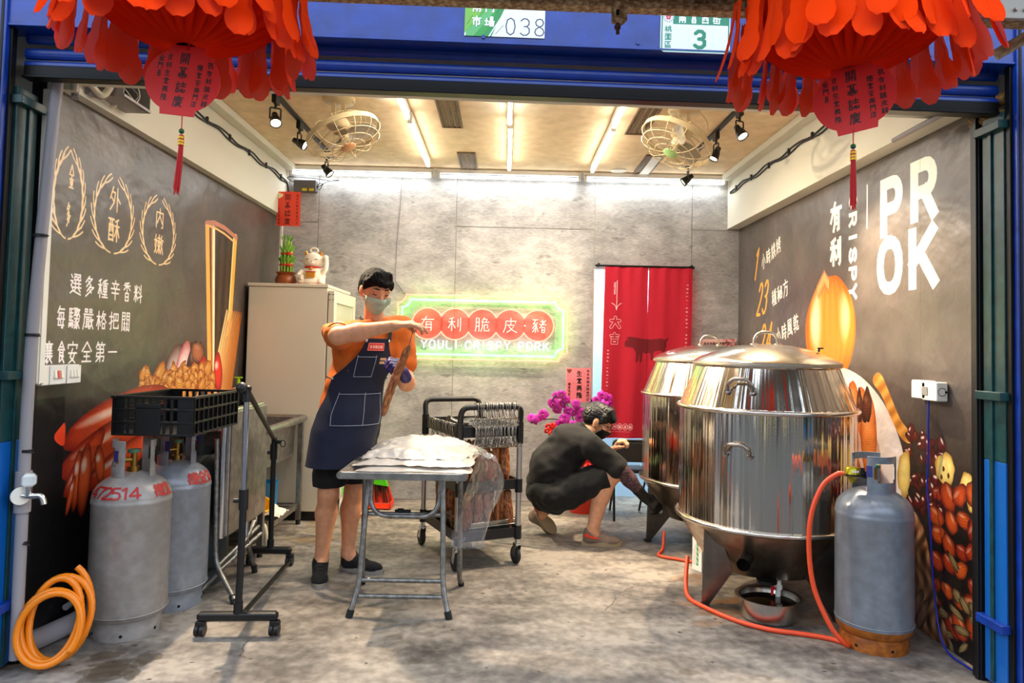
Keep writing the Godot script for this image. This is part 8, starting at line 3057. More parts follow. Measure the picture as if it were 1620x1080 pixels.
func pork_material(sd: int) -> StandardMaterial3D:
	var m = mat(Color(0.74, 0.66, 0.58), 0.42)
	var f = FastNoiseLite.new()
	f.seed = sd
	f.frequency = 0.02
	f.fractal_octaves = 4
	var t = NoiseTexture2D.new()
	t.width = 256
	t.height = 256
	t.seamless = true
	t.noise = f
	var g = Gradient.new()
	g.set_color(0, Color(0.34, 0.16, 0.08))
	g.set_color(1, Color(1.0, 0.86, 0.64))
	g.add_point(0.35, Color(0.66, 0.38, 0.20))
	g.add_point(0.65, Color(0.90, 0.62, 0.38))
	t.color_ramp = g
	return tri_tex(m, t, Vector3(14, 3.5, 14), noise_nrm(0.06, sd + 1, 4.0, 128), 0.5)

func hook_cart() -> void:
	var A = Vector3(-0.246, 0, -4.105)
	var u = Vector3(0.90, 0, -0.436).normalized()
	var d = Vector3(-0.436, 0, -0.90).normalized()
	var W = 0.395
	var L = 0.60
	var t = thing("utility_cart", "black three-shelf service cart on castors with two arched handles behind the table", "cart", A + u * W * 0.5 + d * L * 0.5)
	t.basis = Basis(u, Vector3.UP, -d)      # local x across, local -z along the cart
	var posts = [Vector3(-W / 2, 0, L / 2), Vector3(W / 2, 0, L / 2), Vector3(-W / 2, 0, -L / 2), Vector3(W / 2, 0, -L / 2)]
	var wheel_m = mat(Color(0.12, 0.12, 0.125), 0.6)
	for p in posts:
		var po = MB.new()
		po.cyl(p + Vector3(0, 0.20, 0), p + Vector3(0, 0.74, 0), 0.0165, 18)
		put("post", po, M.alu, t)
		for e in [[0.155, 0.235], [0.435, 0.515], [0.73, 0.86]]:
			var jn = MB.new()
			jn.cyl(p + Vector3(0, e[0], 0), p + Vector3(0, e[1], 0), 0.023, 16)
			put("corner_joint", jn, M.black, t)
		var fk = MB.new()
		fk.cyl(p + Vector3(0, 0.118, 0), p + Vector3(0, 0.155, 0), 0.016, 12)
		for s in [-1.0, 1.0]:
			fk.box(Vector3(0.003, 0.085, 0.036), p + Vector3(s * 0.018, 0.088, -0.012), Basis(Vector3(1, 0, 0), 0.3), 0.001)
		fk.box(Vector3(0.04, 0.006, 0.045), p + Vector3(0, 0.122, 0))
		var fo = put("castor_fork", fk, M.chrome, t)
		var wh = MB.new()
		var wc = p + Vector3(0, 0.052, -0.022)
		wh.lathe([Vector2(0.026, -0.016), Vector2(0.046, -0.014), Vector2(0.052, -0.008), Vector2(0.052, 0.008), Vector2(0.046, 0.014), Vector2(0.026, 0.016)], 28, Transform3D(Basis(Vector3(0, 0, 1), Vector3(1, 0, 0), Vector3(0, 1, 0)), wc))
		wh.cyl(wc - Vector3(0.014, 0, 0), wc + Vector3(0.014, 0, 0), 0.027, 16)
		put("castor_wheel", wh, wheel_m, t)
	for e in [[0.165, 0.06, 0.0], [0.455, 0.06, 0.0], [0.775, 0.065, 0.0]]:
		var s = MB.new()
		var y: float = e[0]
		s.box(Vector3(W - 0.02, 0.008, L - 0.02), Vector3(0, y + 0.006, 0))
		for q in [-1.0, 1.0]:
			s.box(Vector3(0.010, e[1], L - 0.03), Vector3(q * W * 0.5, y + e[1] * 0.5, 0), Basis(), 0.002)
			s.box(Vector3(W - 0.03, e[1], 0.010), Vector3(0, y + e[1] * 0.5, q * L * 0.5), Basis(), 0.002)
		put("shelf", s, M.black, t)
	for q in [1.0, -1.0]:
		var h = MB.new()
		h.tube(rounded([Vector3(-W / 2, 0.85, q * L / 2), Vector3(-W / 2, 0.955, q * L / 2 + q * 0.02), Vector3(W / 2, 0.955, q * L / 2 + q * 0.02), Vector3(W / 2, 0.85, q * L / 2)], 0.07, 7), 0.0175, 12)
		put("handle", h, M.black, t)
	# everything below hangs from the cart or lies on it
	var xf = t.transform
	var hk = hook_mesh()
	var hm = mat(Color(0.70, 0.68, 0.64), 0.22, 1.0)
	var rng = RandomNumberGenerator.new()
	rng.seed = 41
	var nth = ["first", "second", "third", "fourth", "fifth", "sixth", "seventh", "eighth", "ninth", "tenth", "eleventh", "twelfth", "thirteenth", "fourteenth", "fifteenth", "sixteenth", "seventeenth", "eighteenth", "nineteenth", "twentieth", "twenty-first", "twenty-second", "twenty-third", "twenty-fourth"]
	for k in 24:
		var o = put("meat_hook", hk, hm)
		tag(o, "steel ring hook on the cart's arched handle, %s counted from the table side" % nth[k], "meat hook", "ring hooks on the cart's handle")
		o.transform = xf * Transform3D(Basis(Vector3.UP, rng.randf_range(-0.35, 0.35) - PI / 2 + PI / 2), Vector3(-0.105 + k * 0.0115 + rng.randf_range(-0.003, 0.003), 0.957, L / 2 + 0.02))
		o.rotate_object_local(Vector3(1, 0, 0), rng.randf_range(-0.08, 0.08))
		o.scale = Vector3.ONE * 1.2
	for k in 12:
		var o = put("meat_hook", hk, hm)
		tag(o, "steel ring hook hung on the cart's top shelf edge, %s counted from the near post" % nth[k], "meat hook", "ring hooks on the shelf edge")
		o.transform = xf * Transform3D(Basis(Vector3.UP, PI / 2 + rng.randf_range(-0.5, 0.5)), Vector3(-W / 2 - 0.004, 0.832, 0.24 - k * 0.034 - (0.02 if k > 5 else 0.0)))
	var pm = []
	var pmat = []
	for k in 4:
		pm.append(pork_mesh([0.30, 0.36, 0.26, 0.33][k], [0.027, 0.031, 0.025, 0.029][k], 50 + k).mesh())
		pmat.append(pork_material(60 + k))
	for row in 3:
		for k in [10, 9, 10][row]:
			var o = put("pork_strip", pm[(k + row) % 4], pmat[(k * 3 + row) % 4])
			var p: Vector3
			if row == 0:
				p = Vector3(-0.14 + k * 0.0325, 0.755, L / 2 - 0.05 - 0.035 * (k % 2))
				tag(o, "brown roast pork strip hanging under the cart's top shelf, %s counted from the table side" % nth[k], "pork strip", "pork strips under the top shelf")
			elif row == 1:
				p = Vector3(-0.12 + k * 0.034, 0.445, L / 2 - 0.05 - 0.03 * (k % 2))
				tag(o, "brown roast pork strip hanging under the cart's middle shelf, %s counted from the table side" % nth[k], "pork strip", "pork strips under the middle shelf")
			else:
				p = Vector3(-W / 2 + 0.05 + 0.03 * (k % 2), 0.50 + 0.05 * (k % 3), 0.16 - k * 0.042)
				tag(o, "tall roast pork strip along the cart's long side, %s counted from the near post" % nth[k], "pork strip", "pork strips along the cart's long side")
			o.transform = xf * Transform3D(Basis(Vector3.UP, rng.randf_range(0, TAU)), p)
			o.scale = Vector3(1.0, [0.80, 0.72, 1.0][row], 1.0)
	# gloves on the top shelf
	for k in 2:
		var g = thing("rubber_glove", ["black rubber glove lying on the cart's top shelf with its cuff up", "second black glove lying flat towards the hooks on the cart's top shelf"][k], "glove", xf * Vector3(-0.06 + 0.10 * k, 0.795, 0.02 - 0.10 * k + 0.05))
		g.rotation.y = 0.5 + k * 0.5
		var m = MB.new()
		m.tube(curve([Vector3(-0.13, 0.055 - 0.03 * k, 0), Vector3(-0.07, 0.035, 0), Vector3(0.0, 0.028, 0.0)], 5), [0.040, 0.038, 0.036, 0.034, 0.033, 0.032, 0.032, 0.033, 0.034, 0.035, 0.034], 14)
		m.ball(Vector3(0.02, 0.026, 0), Vector3(0.052, 0.024, 0.044), 16, 10)
		for f in 4:
			var z = (f - 1.5) * 0.022
			m.tube(curve([Vector3(0.04, 0.028, z), Vector3(0.085, 0.036, z * 1.2), Vector3(0.12 - 0.008 * absf(f - 1.5), 0.016, z * 1.35)], 5), 0.0115, 10)
			m.ball(Vector3(0.12 - 0.008 * absf(f - 1.5), 0.016, z * 1.35), Vector3.ONE * 0.0115, 10, 6)
		m.tube(curve([Vector3(0.0, 0.024, 0.035), Vector3(0.03, 0.024, 0.062), Vector3(0.065, 0.018, 0.066)], 5), 0.012, 10)
		put("glove", m, mat(Color(0.04, 0.04, 0.042), 0.35), g)
	# chopping sheet, trays, red tub with meat
	var cs = MB.new()
	cs.box(Vector3(0.20, 0.008, 0.26), Vector3.ZERO, Basis(), 0.003)
	var co = put("paper_pad", cs, mat(Color(0.80, 0.72, 0.62), 0.7))
	co.transform = xf * Transform3D(Basis(), Vector3(0.06, 0.79, 0.12))
	tag(co, "pale cardboard pad lying on the cart's top shelf beside the gloves", "pad")
	var rt = thing("red_tub", "white rimmed red tub of meat pieces on the cart's middle shelf behind the hooks", "tub", xf * Vector3(0.03, 0.47, -0.02))
	rt.rotation.y = t.rotation.y
	var rb = MB.new()
	rb.lathe([Vector2(0, 0.003), Vector2(0.12, 0.003), Vector2(0.145, 0.16)], 32)
	put("tub", rb, mat(Color(0.75, 0.10, 0.08), 0.4), rt)
	var rr = MB.new()
	rr.tube(arc(Vector3(0, 0.163, 0), Vector3(0.148, 0, 0), Vector3(0, 0, 0.148), 0, TAU * 31 / 32, 31), 0.008, 8, true)
	put("rim", rr, M.white_plastic, rt)
	for k in 14:
		var mm = MB.new()
		mm.ball(Vector3.ZERO, Vector3(0.035, 0.022, 0.026), 10, 7)
		var mo = put("meat_piece", mm, pmat[k % 4], rt)
		mo.position = Vector3(rng.randf_range(-0.09, 0.09), 0.16 + rng.randf_range(0, 0.02), rng.randf_range(-0.09, 0.09))
		mo.rotation.y = rng.randf() * 6.0
	for k in 3:
		var tr = thing("baking_tray", ["lowest dark steel tray on the cart's bottom shelf", "middle steel tray of the stack on the cart's bottom shelf", "top steel tray of the stack with a perforated sheet in it"][k], "tray", xf * Vector3(0.03, 0.178 + k * 0.026, 0.10))
		tr.rotation.y = t.rotation.y + 0.05 * k
		var m = MB.new()
		m.box(Vector3(0.30, 0.003, 0.34), Vector3(0, 0.002, 0))
		for s in [-1.0, 1.0]:
			m.box(Vector3(0.003, 0.036, 0.36), Vector3(s * 0.155, 0.018, 0), Basis(Vector3(0, 0, 1), -s * 0.25))
			m.box(Vector3(0.32, 0.036, 0.003), Vector3(0, 0.018, s * 0.175), Basis(Vector3(1, 0, 0), s * 0.25))
		m.tube(rounded([Vector3(0.161, 0.036, 0.0), Vector3(0.161, 0.036, 0.181), Vector3(-0.161, 0.036, 0.181), Vector3(-0.161, 0.036, -0.181), Vector3(0.161, 0.036, -0.181), Vector3(0.161, 0.036, 0.0)], 0.02), 0.004, 8)
		put("tray", m, M.steel_soft if k else M.dark_metal, tr)
		if k == 2:
			var pf = MB.new()
			pf.box(Vector3(0.28, 0.003, 0.30), Vector3(0, 0.028, 0), Basis(Vector3(0, 0, 1), 0.08))
			put("perforated_sheet", pf, mat(Color(0.55, 0.50, 0.46), 0.4, 0.7), tr)
			var ho = MB.new()
			for i in 12:
				for j in 12:
					ho.box(Vector3(0.010, 0.0006, 0.010), Vector3(-0.125 + i * 0.0227, 0.0305 + (-0.125 + i * 0.0227) * 0.08, -0.125 + j * 0.0227))
			var hoo = put("sheet_holes", ho, M.black_hole, tr)
			hoo.set_meta("kind", "stuff")
	var wd = MB.new()
	wd.box(Vector3(0.26, 0.018, 0.022), Vector3.ZERO, Basis(), 0.003)
	var wo = put("wooden_stick", wd, mat(Color(0.78, 0.60, 0.32), 0.6))
	wo.transform = xf * Transform3D(Basis(Vector3.UP, 0.2) * Basis(Vector3(0, 0, 1), -0.18), Vector3(0.06, 0.285, 0.20))
	tag(wo, "pale wooden stick lying across the trays on the cart's bottom shelf", "stick")

func small_things() -> void:
	# socket and network cable on the oven wall
	var s = thing("wall_socket", "white surface socket box on the dark mural with a blue cable below", "socket", Vector3(XR - 0.004, 1.152, -3.235))
	for k in 2:
		var a = MB.new()
		a.box(Vector3(0.055, 0.088, 0.115), Vector3(-0.028, 0.004 * (1 - k), -0.055 + k * 0.085), Basis(), 0.006)
		put("box", a, M.white_plastic, s)
	var fp = MB.new()
	fp.box(Vector3(0.004, 0.04, 0.045), Vector3(-0.057, 0.0, 0.0), Basis(), 0.002)
	put("outlet_face", fp, mat(Color(0.55, 0.54, 0.52), 0.5), s)
	var kn = MB.new()
	kn.tube(arc(Vector3(-0.03, 0, 0.0885), Vector3(0.018, 0, 0), Vector3(0, 0.018, 0), 0, TAU * 19 / 20, 19), 0.0012, 5, true)
	kn.cyl(Vector3(-0.012, 0, 0.086), Vector3(-0.012, 0, 0.0895), 0.005, 10)
	put("knock_out", kn, M.dark_metal, s)
	var pg = MB.new()
	pg.ball(Vector3(-0.03, -0.005, -0.116), Vector3(0.014, 0.016, 0.008), 12, 8)
	put("blue_plug", pg, mat(Color(0.05, 0.25, 0.75), 0.4), s)
	var c = MB.new()
	c.tube(curve([Vector3(2.0, 1.112, -3.255), Vector3(1.995, 1.0, -3.25), Vector3(2.003, 0.85, -3.262), Vector3(2.006, 0.70, -3.275), Vector3(2.0, 0.53, -3.245), Vector3(2.0, 0.20, -3.21), Vector3(1.985, 0.03, -3.12), Vector3(1.99, 0.006, -2.98), Vector3(2.02, 0.006, -2.80), Vector3(2.12, 0.004, -2.55)], 6), 0.0042, 8)
	var co = put("network_cable", c, mat(Color(0.06, 0.14, 0.62), 0.4))
	tag(co, "thin blue network cable hanging from the white socket and running out over the floor", "cable")
	# folding chair behind the crouching man
	var ch = thing("folding_chair", "black folding chair standing below the red curtain", "chair", Vector3(1.02, 0, -5.50))
	var b = MB.new()
	b.box(Vector3(0.25, 0.155, 0.022), Vector3(0, 0.515, 0.02), Basis(Vector3(1, 0, 0), -0.1), 0.010)
	put("backrest", b, M.black, ch)
	var st = MB.new()
	st.box(Vector3(0.26, 0.03, 0.24), Vector3(0, 0.36, -0.12), Basis(), 0.012)
	put("seat", st, M.black, ch)
	var fr = MB.new()
	fr.tube(rounded([Vector3(-0.145, 0.0, 0.12), Vector3(-0.14, 0.60, 0.0), Vector3(0.14, 0.60, 0.0), Vector3(0.145, 0.0, 0.12)], 0.03), 0.010, 10)
	put("back_frame", fr, M.black, ch)
	for q in [-1.0, 1.0]:
		var lg = MB.new()
		lg.cyl(Vector3(q * 0.12, 0.0, -0.26), Vector3(q * 0.125, 0.38, 0.03), 0.009, 10)
		put("leg", lg, M.black, ch)
	# green broom and red dustpan by the back wall
	var br = thing("broom", "broom with a bright green head in a red dustpan by the back wall", "broom", Vector3(-1.03, 0, -5.78))
	var hd = MB.new()
	hd.prism(PackedVector2Array([Vector2(-0.11, 0.0), Vector2(0.11, 0.0), Vector2(0.07, 0.055), Vector2(0.02, 0.075), Vector2(-0.02, 0.075), Vector2(-0.07, 0.055)]), 0.05, Transform3D(Basis(Vector3(0, 0, 1), -0.15), Vector3(0, 0.17, 0.02)))
	put("head", hd, mat(Color(0.30, 0.82, 0.05), 0.4), br)
	var rng = RandomNumberGenerator.new()
	rng.seed = 5
	var bs = MB.new()
	for k in 90:
		var x = rng.randf_range(-0.10, 0.10)
		var z = rng.randf_range(-0.02, 0.018)
		bs.cyl(Vector3(x, 0.172 - x * 0.15, z), Vector3(x * 1.35 + 0.01, 0.022, z * 1.6), 0.0022, 4)
	var bo = put("bristles", bs, mat(Color(0.22, 0.17, 0.08), 0.8), br)
	bo.set_meta("kind", "stuff")
	var st2 = MB.new()
	st2.cyl(Vector3(0, 0.24, 0.0), Vector3(-0.10, 1.10, -0.10), 0.011, 10)
	put("stick", st2, mat(Color(0.30, 0.75, 0.10), 0.4), br)
	var dp = thing("dustpan", "orange red dustpan under the green broom by the back wall", "dustpan", Vector3(-1.02, 0.0, -5.74))
	var d = MB.new()
	d.prism(PackedVector2Array([Vector2(-0.14, 0.02), Vector2(0.15, 0.02), Vector2(0.09, 0.19), Vector2(-0.09, 0.19)]), 0.006, Transform3D(Basis(Vector3(1, 0, 0), -0.2), Vector3(0, 0, -0.02)))
	d.box(Vector3(0.29, 0.012, 0.16), Vector3(0.005, 0.012, 0.06), Basis(), 0.004)
	d.box(Vector3(0.012, 0.05, 0.16), Vector3(-0.135, 0.035, 0.06), Basis(), 0.004)
	d.box(Vector3(0.012, 0.05, 0.16), Vector3(0.145, 0.035, 0.06), Basis(), 0.004)
	put("pan", d, mat(Color(0.90, 0.20, 0.06), 0.4), dp)
	var bk = thing("tall_dustpan", "white and pale green long-handled dustpan on the floor behind the man's legs", "dustpan", Vector3(-1.12, 0, -5.45), 0.4)
	var kb = MB.new()
	kb.box(Vector3(0.20, 0.012, 0.22), Vector3(0, 0.008, 0.02), Basis(), 0.004)
	kb.prism(PackedVector2Array([Vector2(-0.11, 0.0), Vector2(0.11, 0.0), Vector2(0.10, 0.20), Vector2(-0.10, 0.20)]), 0.006, Transform3D(Basis(Vector3(1, 0, 0), -0.1), Vector3(0, 0.005, -0.09)))
	put("pan", kb, M.white_plastic, bk)
	var kl = MB.new()
	kl.box(Vector3(0.19, 0.05, 0.004), Vector3(0, 0.17, -0.085), Basis(Vector3(1, 0, 0), -0.1))
	put("green_label", kl, mat(Color(0.45, 0.80, 0.35), 0.5), bk)
	var kr = MB.new()
	kr.box(Vector3(0.20, 0.018, 0.006), Vector3(0, 0.02, 0.13), Basis(), 0.003)
	put("red_lip", kr, mat(Color(0.88, 0.22, 0.10), 0.5), bk)
	var kh = MB.new()
	kh.cyl(Vector3(0, 0.20, -0.105), Vector3(0, 0.75, -0.16), 0.009, 10)
	put("handle", kh, M.alu, bk)

# ------------------------------------------------------------------ people
func skin(c: Color) -> StandardMaterial3D:
	var m = tri_tex(mat(c, 0.5), noise_tex(0.03, 301, Color(0.90, 0.86, 0.84), Color(1, 1, 1), 3, 128), Vector3(6, 6, 6))
	m.subsurf_scatter_enabled = true
	m.subsurf_scatter_strength = 0.12
	return m

func cloth_mat(c: Color, rough := 0.9) -> StandardMaterial3D:
	var m = tri_tex(mat(c, rough), noise_tex(0.012, 311, Color(0.80, 0.80, 0.80), Color(1, 1, 1), 4, 256), Vector3(4, 4, 4), noise_nrm(0.09, 312, 3.0, 256), 0.35)
	m.rim_enabled = true
	m.rim = 0.25
	return m

func head_shape(s: Sdf, c: Vector3, B: Basis, k := 1.0) -> void:
	# B: x to the person's left, y up, z out of the face
	s.k = 190.0
	var e = func(p: Vector3, r: Vector3): s.ell(c + B * (p * k), r * k, B)
	e.call(Vector3(0, 0.035, -0.012), Vector3(0.074, 0.083, 0.092))
	e.call(Vector3(0, -0.005, 0.012), Vector3(0.066, 0.085, 0.076))
	e.call(Vector3(0, -0.060, 0.030), Vector3(0.048, 0.050, 0.054))
	e.call(Vector3(0, -0.092, 0.052), Vector3(0.024, 0.018, 0.022))
	for q in [-1.0, 1.0]:
		e.call(Vector3(q * 0.044, -0.030, 0.058), Vector3(0.024, 0.024, 0.020))
		e.call(Vector3(q * 0.030, 0.026, 0.078), Vector3(0.026, 0.008, 0.011))
		e.call(Vector3(q * 0.076, -0.008, -0.006), Vector3(0.008, 0.032, 0.018))
		e.call(Vector3(q * 0.081, 0.006, -0.012), Vector3(0.006, 0.018, 0.014))
		e.call(Vector3(q * 0.010, -0.034, 0.094), Vector3(0.009, 0.008, 0.010))
	s.cap(c + B * (Vector3(0, 0.012, 0.084) * k), c + B * (Vector3(0, -0.032, 0.104) * k), 0.007 * k, 0.012 * k)
	e.call(Vector3(0, -0.060, 0.083), Vector3(0.022, 0.007, 0.010))
	e.call(Vector3(0, -0.072, 0.081), Vector3(0.018, 0.007, 0.010))

func face_parts(t: Node3D, body: Node3D, c: Vector3, B: Basis, shut: bool) -> void:
	for q in [-1.0, 1.0]:
		var br = MB.new()
		br.tube([c + B * Vector3(q * 0.014, 0.030, 0.0885), c + B * Vector3(q * 0.032, 0.0345, 0.0865), c + B * Vector3(q * 0.052, 0.028, 0.074)], [0.0036, 0.0046, 0.0028], 6)
		put("eyebrow", br, mat(Color(0.06, 0.045, 0.04), 0.8), body)
		var ey = MB.new()
		ey.ball(c + B * Vector3(q * 0.032, 0.008, 0.0735), Vector3(0.0135, 0.0095, 0.0095), 14, 10, B)
		var eo = put("eyelid", ey, M.skin_lid, body)
		var ln = MB.new()
		ln.tube([c + B * Vector3(q * 0.019, 0.0035, 0.0805), c + B * Vector3(q * 0.032, 0.0005, 0.0845), c + B * Vector3(q * 0.046, 0.0045, 0.076)], [0.0020, 0.0034, 0.0022], 6)
		put("lash_line", ln, mat(Color(0.05, 0.03, 0.03), 0.6), body)

func shoe(t: Node3D, ankle: Vector3, heel: Vector3, toe: Vector3, up: Vector3, upper: Material, sole: Material, called := "shoe") -> Node3D:
	var d = (toe - heel).normalized()
	var sd = up.cross(d).normalized()
	var u = d.cross(sd)
	var L = heel.distance_to(toe)
	var B = Basis(sd, u, d)
	var s = Sdf.new()
	s.k = 130.0
	s.cap(heel + d * 0.045 + u * 0.045, heel + d * 0.05 + u * 0.085, 0.040, 0.036)
	s.ell(heel + d * (L * 0.36) + u * 0.044, Vector3(0.042, 0.045, L * 0.30), B)
	s.ell(heel + d * (L * 0.70) + u * 0.030, Vector3(0.047, 0.034, L * 0.29), B)
	s.cap(heel + d * 0.06 + u * 0.08, ankle, 0.042, 0.040)
	var m = MB.new()
	s.mesh(0.007, m, 0.0, [Plane(-u, -u.dot(heel + u * 0.014)), Plane(u, u.dot(heel + u * 0.112))])
	var o = put(called, m, upper, t)
	var q = MB.new()
	var out = PackedVector2Array()
	for i in 28:
		var a = TAU * i / 28
		var z = L * 0.5 + cos(a) * L * 0.53
		var w = 0.038 + 0.012 * smoothstep(0.35, 0.75, z / L)
		out.append(Vector2(sin(a) * w, z))
	var xf = Transform3D(Basis(sd, d, -u), heel + u * 0.026)
	xf = Transform3D(Basis(sd, d, sd.cross(d)), heel)
	q.prism(out, 0.027, Transform3D(xf.basis, heel + xf.basis.z * (0.027 if xf.basis.z.dot(u) > 0.0 else 0.0)))
	put("sole", q, sole, o)
	for i in 3:
		var lc = MB.new()
		var zc = L * (0.50 + i * 0.09)
		var hh = 0.086 - i * 0.012
		lc.tube([heel + d * zc + sd * 0.022 + u * (hh - 0.010), heel + d * (zc + 0.008) + u * hh, heel + d * zc - sd * 0.022 + u * (hh - 0.010)], 0.003, 6)
		put("lace", lc, upper, o)
	return o

func standing_person() -> void:
	M.skin = skin(Color(0.87, 0.62, 0.46))
	M.skin_lid = mat(Color(0.80, 0.54, 0.40), 0.5)
	var at = Vector3(-0.90, 0, -3.95)
	var t = thing("person", "standing man in orange shirt, navy apron and green mask hooking a pork strip", "person", at)
	var P = func(x: float, y: float, z: float): return Vector3(x, y, z) - at
	var F = Vector3(0.60, 0, 0.80)          # the chest looks this way
	var R = Vector3(-0.80, 0, 0.60)         # towards his right arm
	var pelvis: Vector3 = P.call(-0.865, 0.93, -3.97)
	var waist: Vector3 = P.call(-0.84, 1.08, -3.95)
	var chest: Vector3 = P.call(-0.785, 1.27, -3.93)
	var neck: Vector3 = P.call(-0.735, 1.435, -3.92)
	var BF = Basis(-R, Vector3(0.10, 1, -0.02).normalized(), F)
	var torso = Sdf.new()
	torso.k = 55.0
	torso.ell(pelvis, Vector3(0.165, 0.15, 0.120), BF)
	torso.ell(waist, Vector3(0.150, 0.15, 0.112), BF)
	torso.ell(chest, Vector3(0.170, 0.165, 0.118), BF)
	var rs: Vector3 = P.call(-0.895, 1.385, -3.79)
	var ls: Vector3 = P.call(-0.605, 1.395, -4.05)
	torso.cap(rs, ls, 0.062)
	torso.cap(neck + Vector3(-0.01, -0.03, 0), rs, 0.050, 0.060)
	torso.cap(neck + Vector3(-0.01, -0.03, 0), ls, 0.050, 0.060)
	var el: Vector3 = P.call(-0.845, 1.352, -3.545)
	var wr: Vector3 = P.call(-0.545, 1.412, -3.52)
	var le: Vector3 = P.call(-0.545, 1.098, -3.95)
	var lw: Vector3 = P.call(-0.535, 1.158, -3.765)
	# skin: neck, arms, legs in one surface
	var b = Sdf.new()
	b.k = 95.0
	var hc: Vector3 = P.call(-0.722, 1.606, -3.872)
	b.cap(neck + Vector3(0, -0.05, 0), hc + Vector3(-0.01, -0.07, -0.02), 0.058, 0.052)
	b.chain([rs, el], [0.052, 0.043])
	b.chain([el, el.lerp(wr, 0.35), wr], [0.043, 0.044, 0.027])
	b.chain([ls, le], [0.050, 0.042])
	b.chain([le, le.lerp(lw, 0.35), lw], [0.043, 0.044, 0.028])
	b.ell(chest, Vector3(0.15, 0.15, 0.10), BF)
	b.ell(pelvis, Vector3(0.145, 0.13, 0.10), BF)
	b.cap(chest, pelvis, 0.09, 0.10)
	var rk: Vector3 = P.call(-0.962, 0.47, -3.93)
	var ra: Vector3 = P.call(-1.002, 0.095, -3.985)
	var lk: Vector3 = P.call(-0.850, 0.46, -4.08)
	var la: Vector3 = P.call(-0.880, 0.095, -4.105)
	b.chain([P.call(-0.945, 0.88, -3.93), rk], [0.085, 0.054])
	b.chain([rk, rk.lerp(ra, 0.30) + Vector3(-0.004, 0, -0.020), ra], [0.051, 0.057, 0.034])
	b.chain([P.call(-0.80, 0.88, -4.02), lk], [0.085, 0.054])
	b.chain([lk, lk.lerp(la, 0.30) + Vector3(-0.012, 0, -0.016), la], [0.051, 0.057, 0.034])
	b.cap(ra, ra + Vector3(0, -0.03, 0.03), 0.036)
	b.cap(la, la + Vector3(0.03, -0.03, 0.0), 0.036)
	var m = MB.new()
	b.mesh(0.012, m)
	# head
	var zf = Vector3(0.52, -0.30, 0.78).normalized()
	var xl = Vector3(0, 1, 0).cross(zf).normalized()
	xl = (xl + Vector3(0, -0.03, 0)).normalized()
	var HB = Basis(xl, zf.cross(xl), zf).orthonormalized()
	var h = Sdf.new()
	head_shape(h, hc, HB)
	h.mesh(0.0042, m)
	# bare right hand pinching the hook
	var hd = Sdf.new()
	hd.k = 260.0
	hand_shape(hd, wr + Vector3(-0.01, 0, 0), Vector3(1, 0.10, 0.05), Vector3(0.1, -1, -0.25), false, [0.62, 0.42, 0.34, 0.30], 0.35, 1.0)
	hd.cap(wr + Vector3(-0.06, -0.012, 0), wr, 0.029, 0.025)
	hd.mesh(0.0034, m)
	var body = put("body", m, M.skin, t)
	face_parts(t, body, hc, HB, true)
	# hair
	var hr = Sdf.new()
	hr.k = 150.0
	hr.ell(hc + HB * Vector3(0, 0.040, -0.016), Vector3(0.082, 0.090, 0.102), HB)
	hr.ell(hc + HB * Vector3(0, 0.010, -0.045), Vector3(0.078, 0.085, 0.075), HB)
	for k in 11:
		var x = -0.060 + k * 0.012
		hr.cap(hc + HB * Vector3(x * 0.75, 0.105, 0.050), hc + HB * Vector3(x * 1.12 - 0.012, 0.074 - 0.012 * sin(k * 2.3) - 0.004 * (k % 3), 0.094 - absf(x) * 0.55), 0.013, 0.005)
	for q in [-1.0, 1.0]:
		hr.cap(hc + HB * Vector3(q * 0.073, 0.06, 0.030), hc + HB * Vector3(q * 0.076, -0.006, 0.024), 0.014, 0.006)
	var hm = MB.new()
	# loose pointed tufts over the brow
	var tf = Sdf.new()
	tf.k = 200.0
	for k in 8:
		var x = -0.052 + k * 0.0145
		tf.chain([hc + HB * Vector3(x - 0.004, 0.085, 0.078 - absf(x) * 0.35), hc + HB * Vector3(x + 0.003, 0.062, 0.092 - absf(x) * 0.42), hc + HB * Vector3(x + 0.010, [0.058, 0.060, 0.048, 0.054, 0.043, 0.050, 0.046, 0.056][k], 0.094 - absf(x) * 0.50)], [0.011, 0.009, 0.003])
	tf.mesh(0.0042, hm)
	var pl = HB * Vector3(0, -0.84, 0.54).normalized()
	hr.mesh(0.005, hm, 0.002, [Plane(pl, pl.dot(hc + HB * Vector3(0, 0.036, 0.055)))], 0.005, 70.0, 5, Vector3(1.0, 0.3, 1.0))
	var hair = mat(Color(0.050, 0.034, 0.026), 0.7)
	hair.metallic_specular = 0.25
	put("hair", hm, tri_tex(hair, noise_tex(0.05, 321, Color(0.5, 0.5, 0.5), Color(1, 1, 1), 3, 128), Vector3(30, 8, 30)), t)
	# mask with pleats and ear loops
	var mm = draped(h, 26, 20, func(u, v):
		var a = (u - 0.5) * 2.0
		var p = hc + HB * Vector3(a * 0.060, lerpf(-0.012, -0.099, v), 0.03)
		var dir = HB * Vector3(a * 0.75, -0.05 - 0.25 * v, 1.0).normalized()
		return [p + dir * 0.2, -dir], 0.0065 + 0.0, 0.0018)
	for i in mm.v.size():
		var vv = mm.uv[i].y
		mm.v[i] += mm.n[i] * 0.0022 * sin(vv * 26.0)
	put("face_mask", mm, mat(Color(0.60, 0.70, 0.63), 0.75), t)
	for q in [-1.0, 1.0]:
		for y in [-0.018, -0.080]:
			var lp = MB.new()
			lp.tube(curve([hc + HB * Vector3(q * 0.060, y, 0.062), hc + HB * Vector3(q * 0.076, y * 0.6 - 0.006, 0.030), hc + HB * Vector3(q * 0.082, -0.01 + (y + 0.05) * 0.4, -0.004)], 5), 0.0014, 5)
			put("ear_loop", lp, M.white, t)
	# orange shirt
	var sh = Sdf.new()
	sh.k = 55.0
	sh.caps = torso.caps.duplicate()
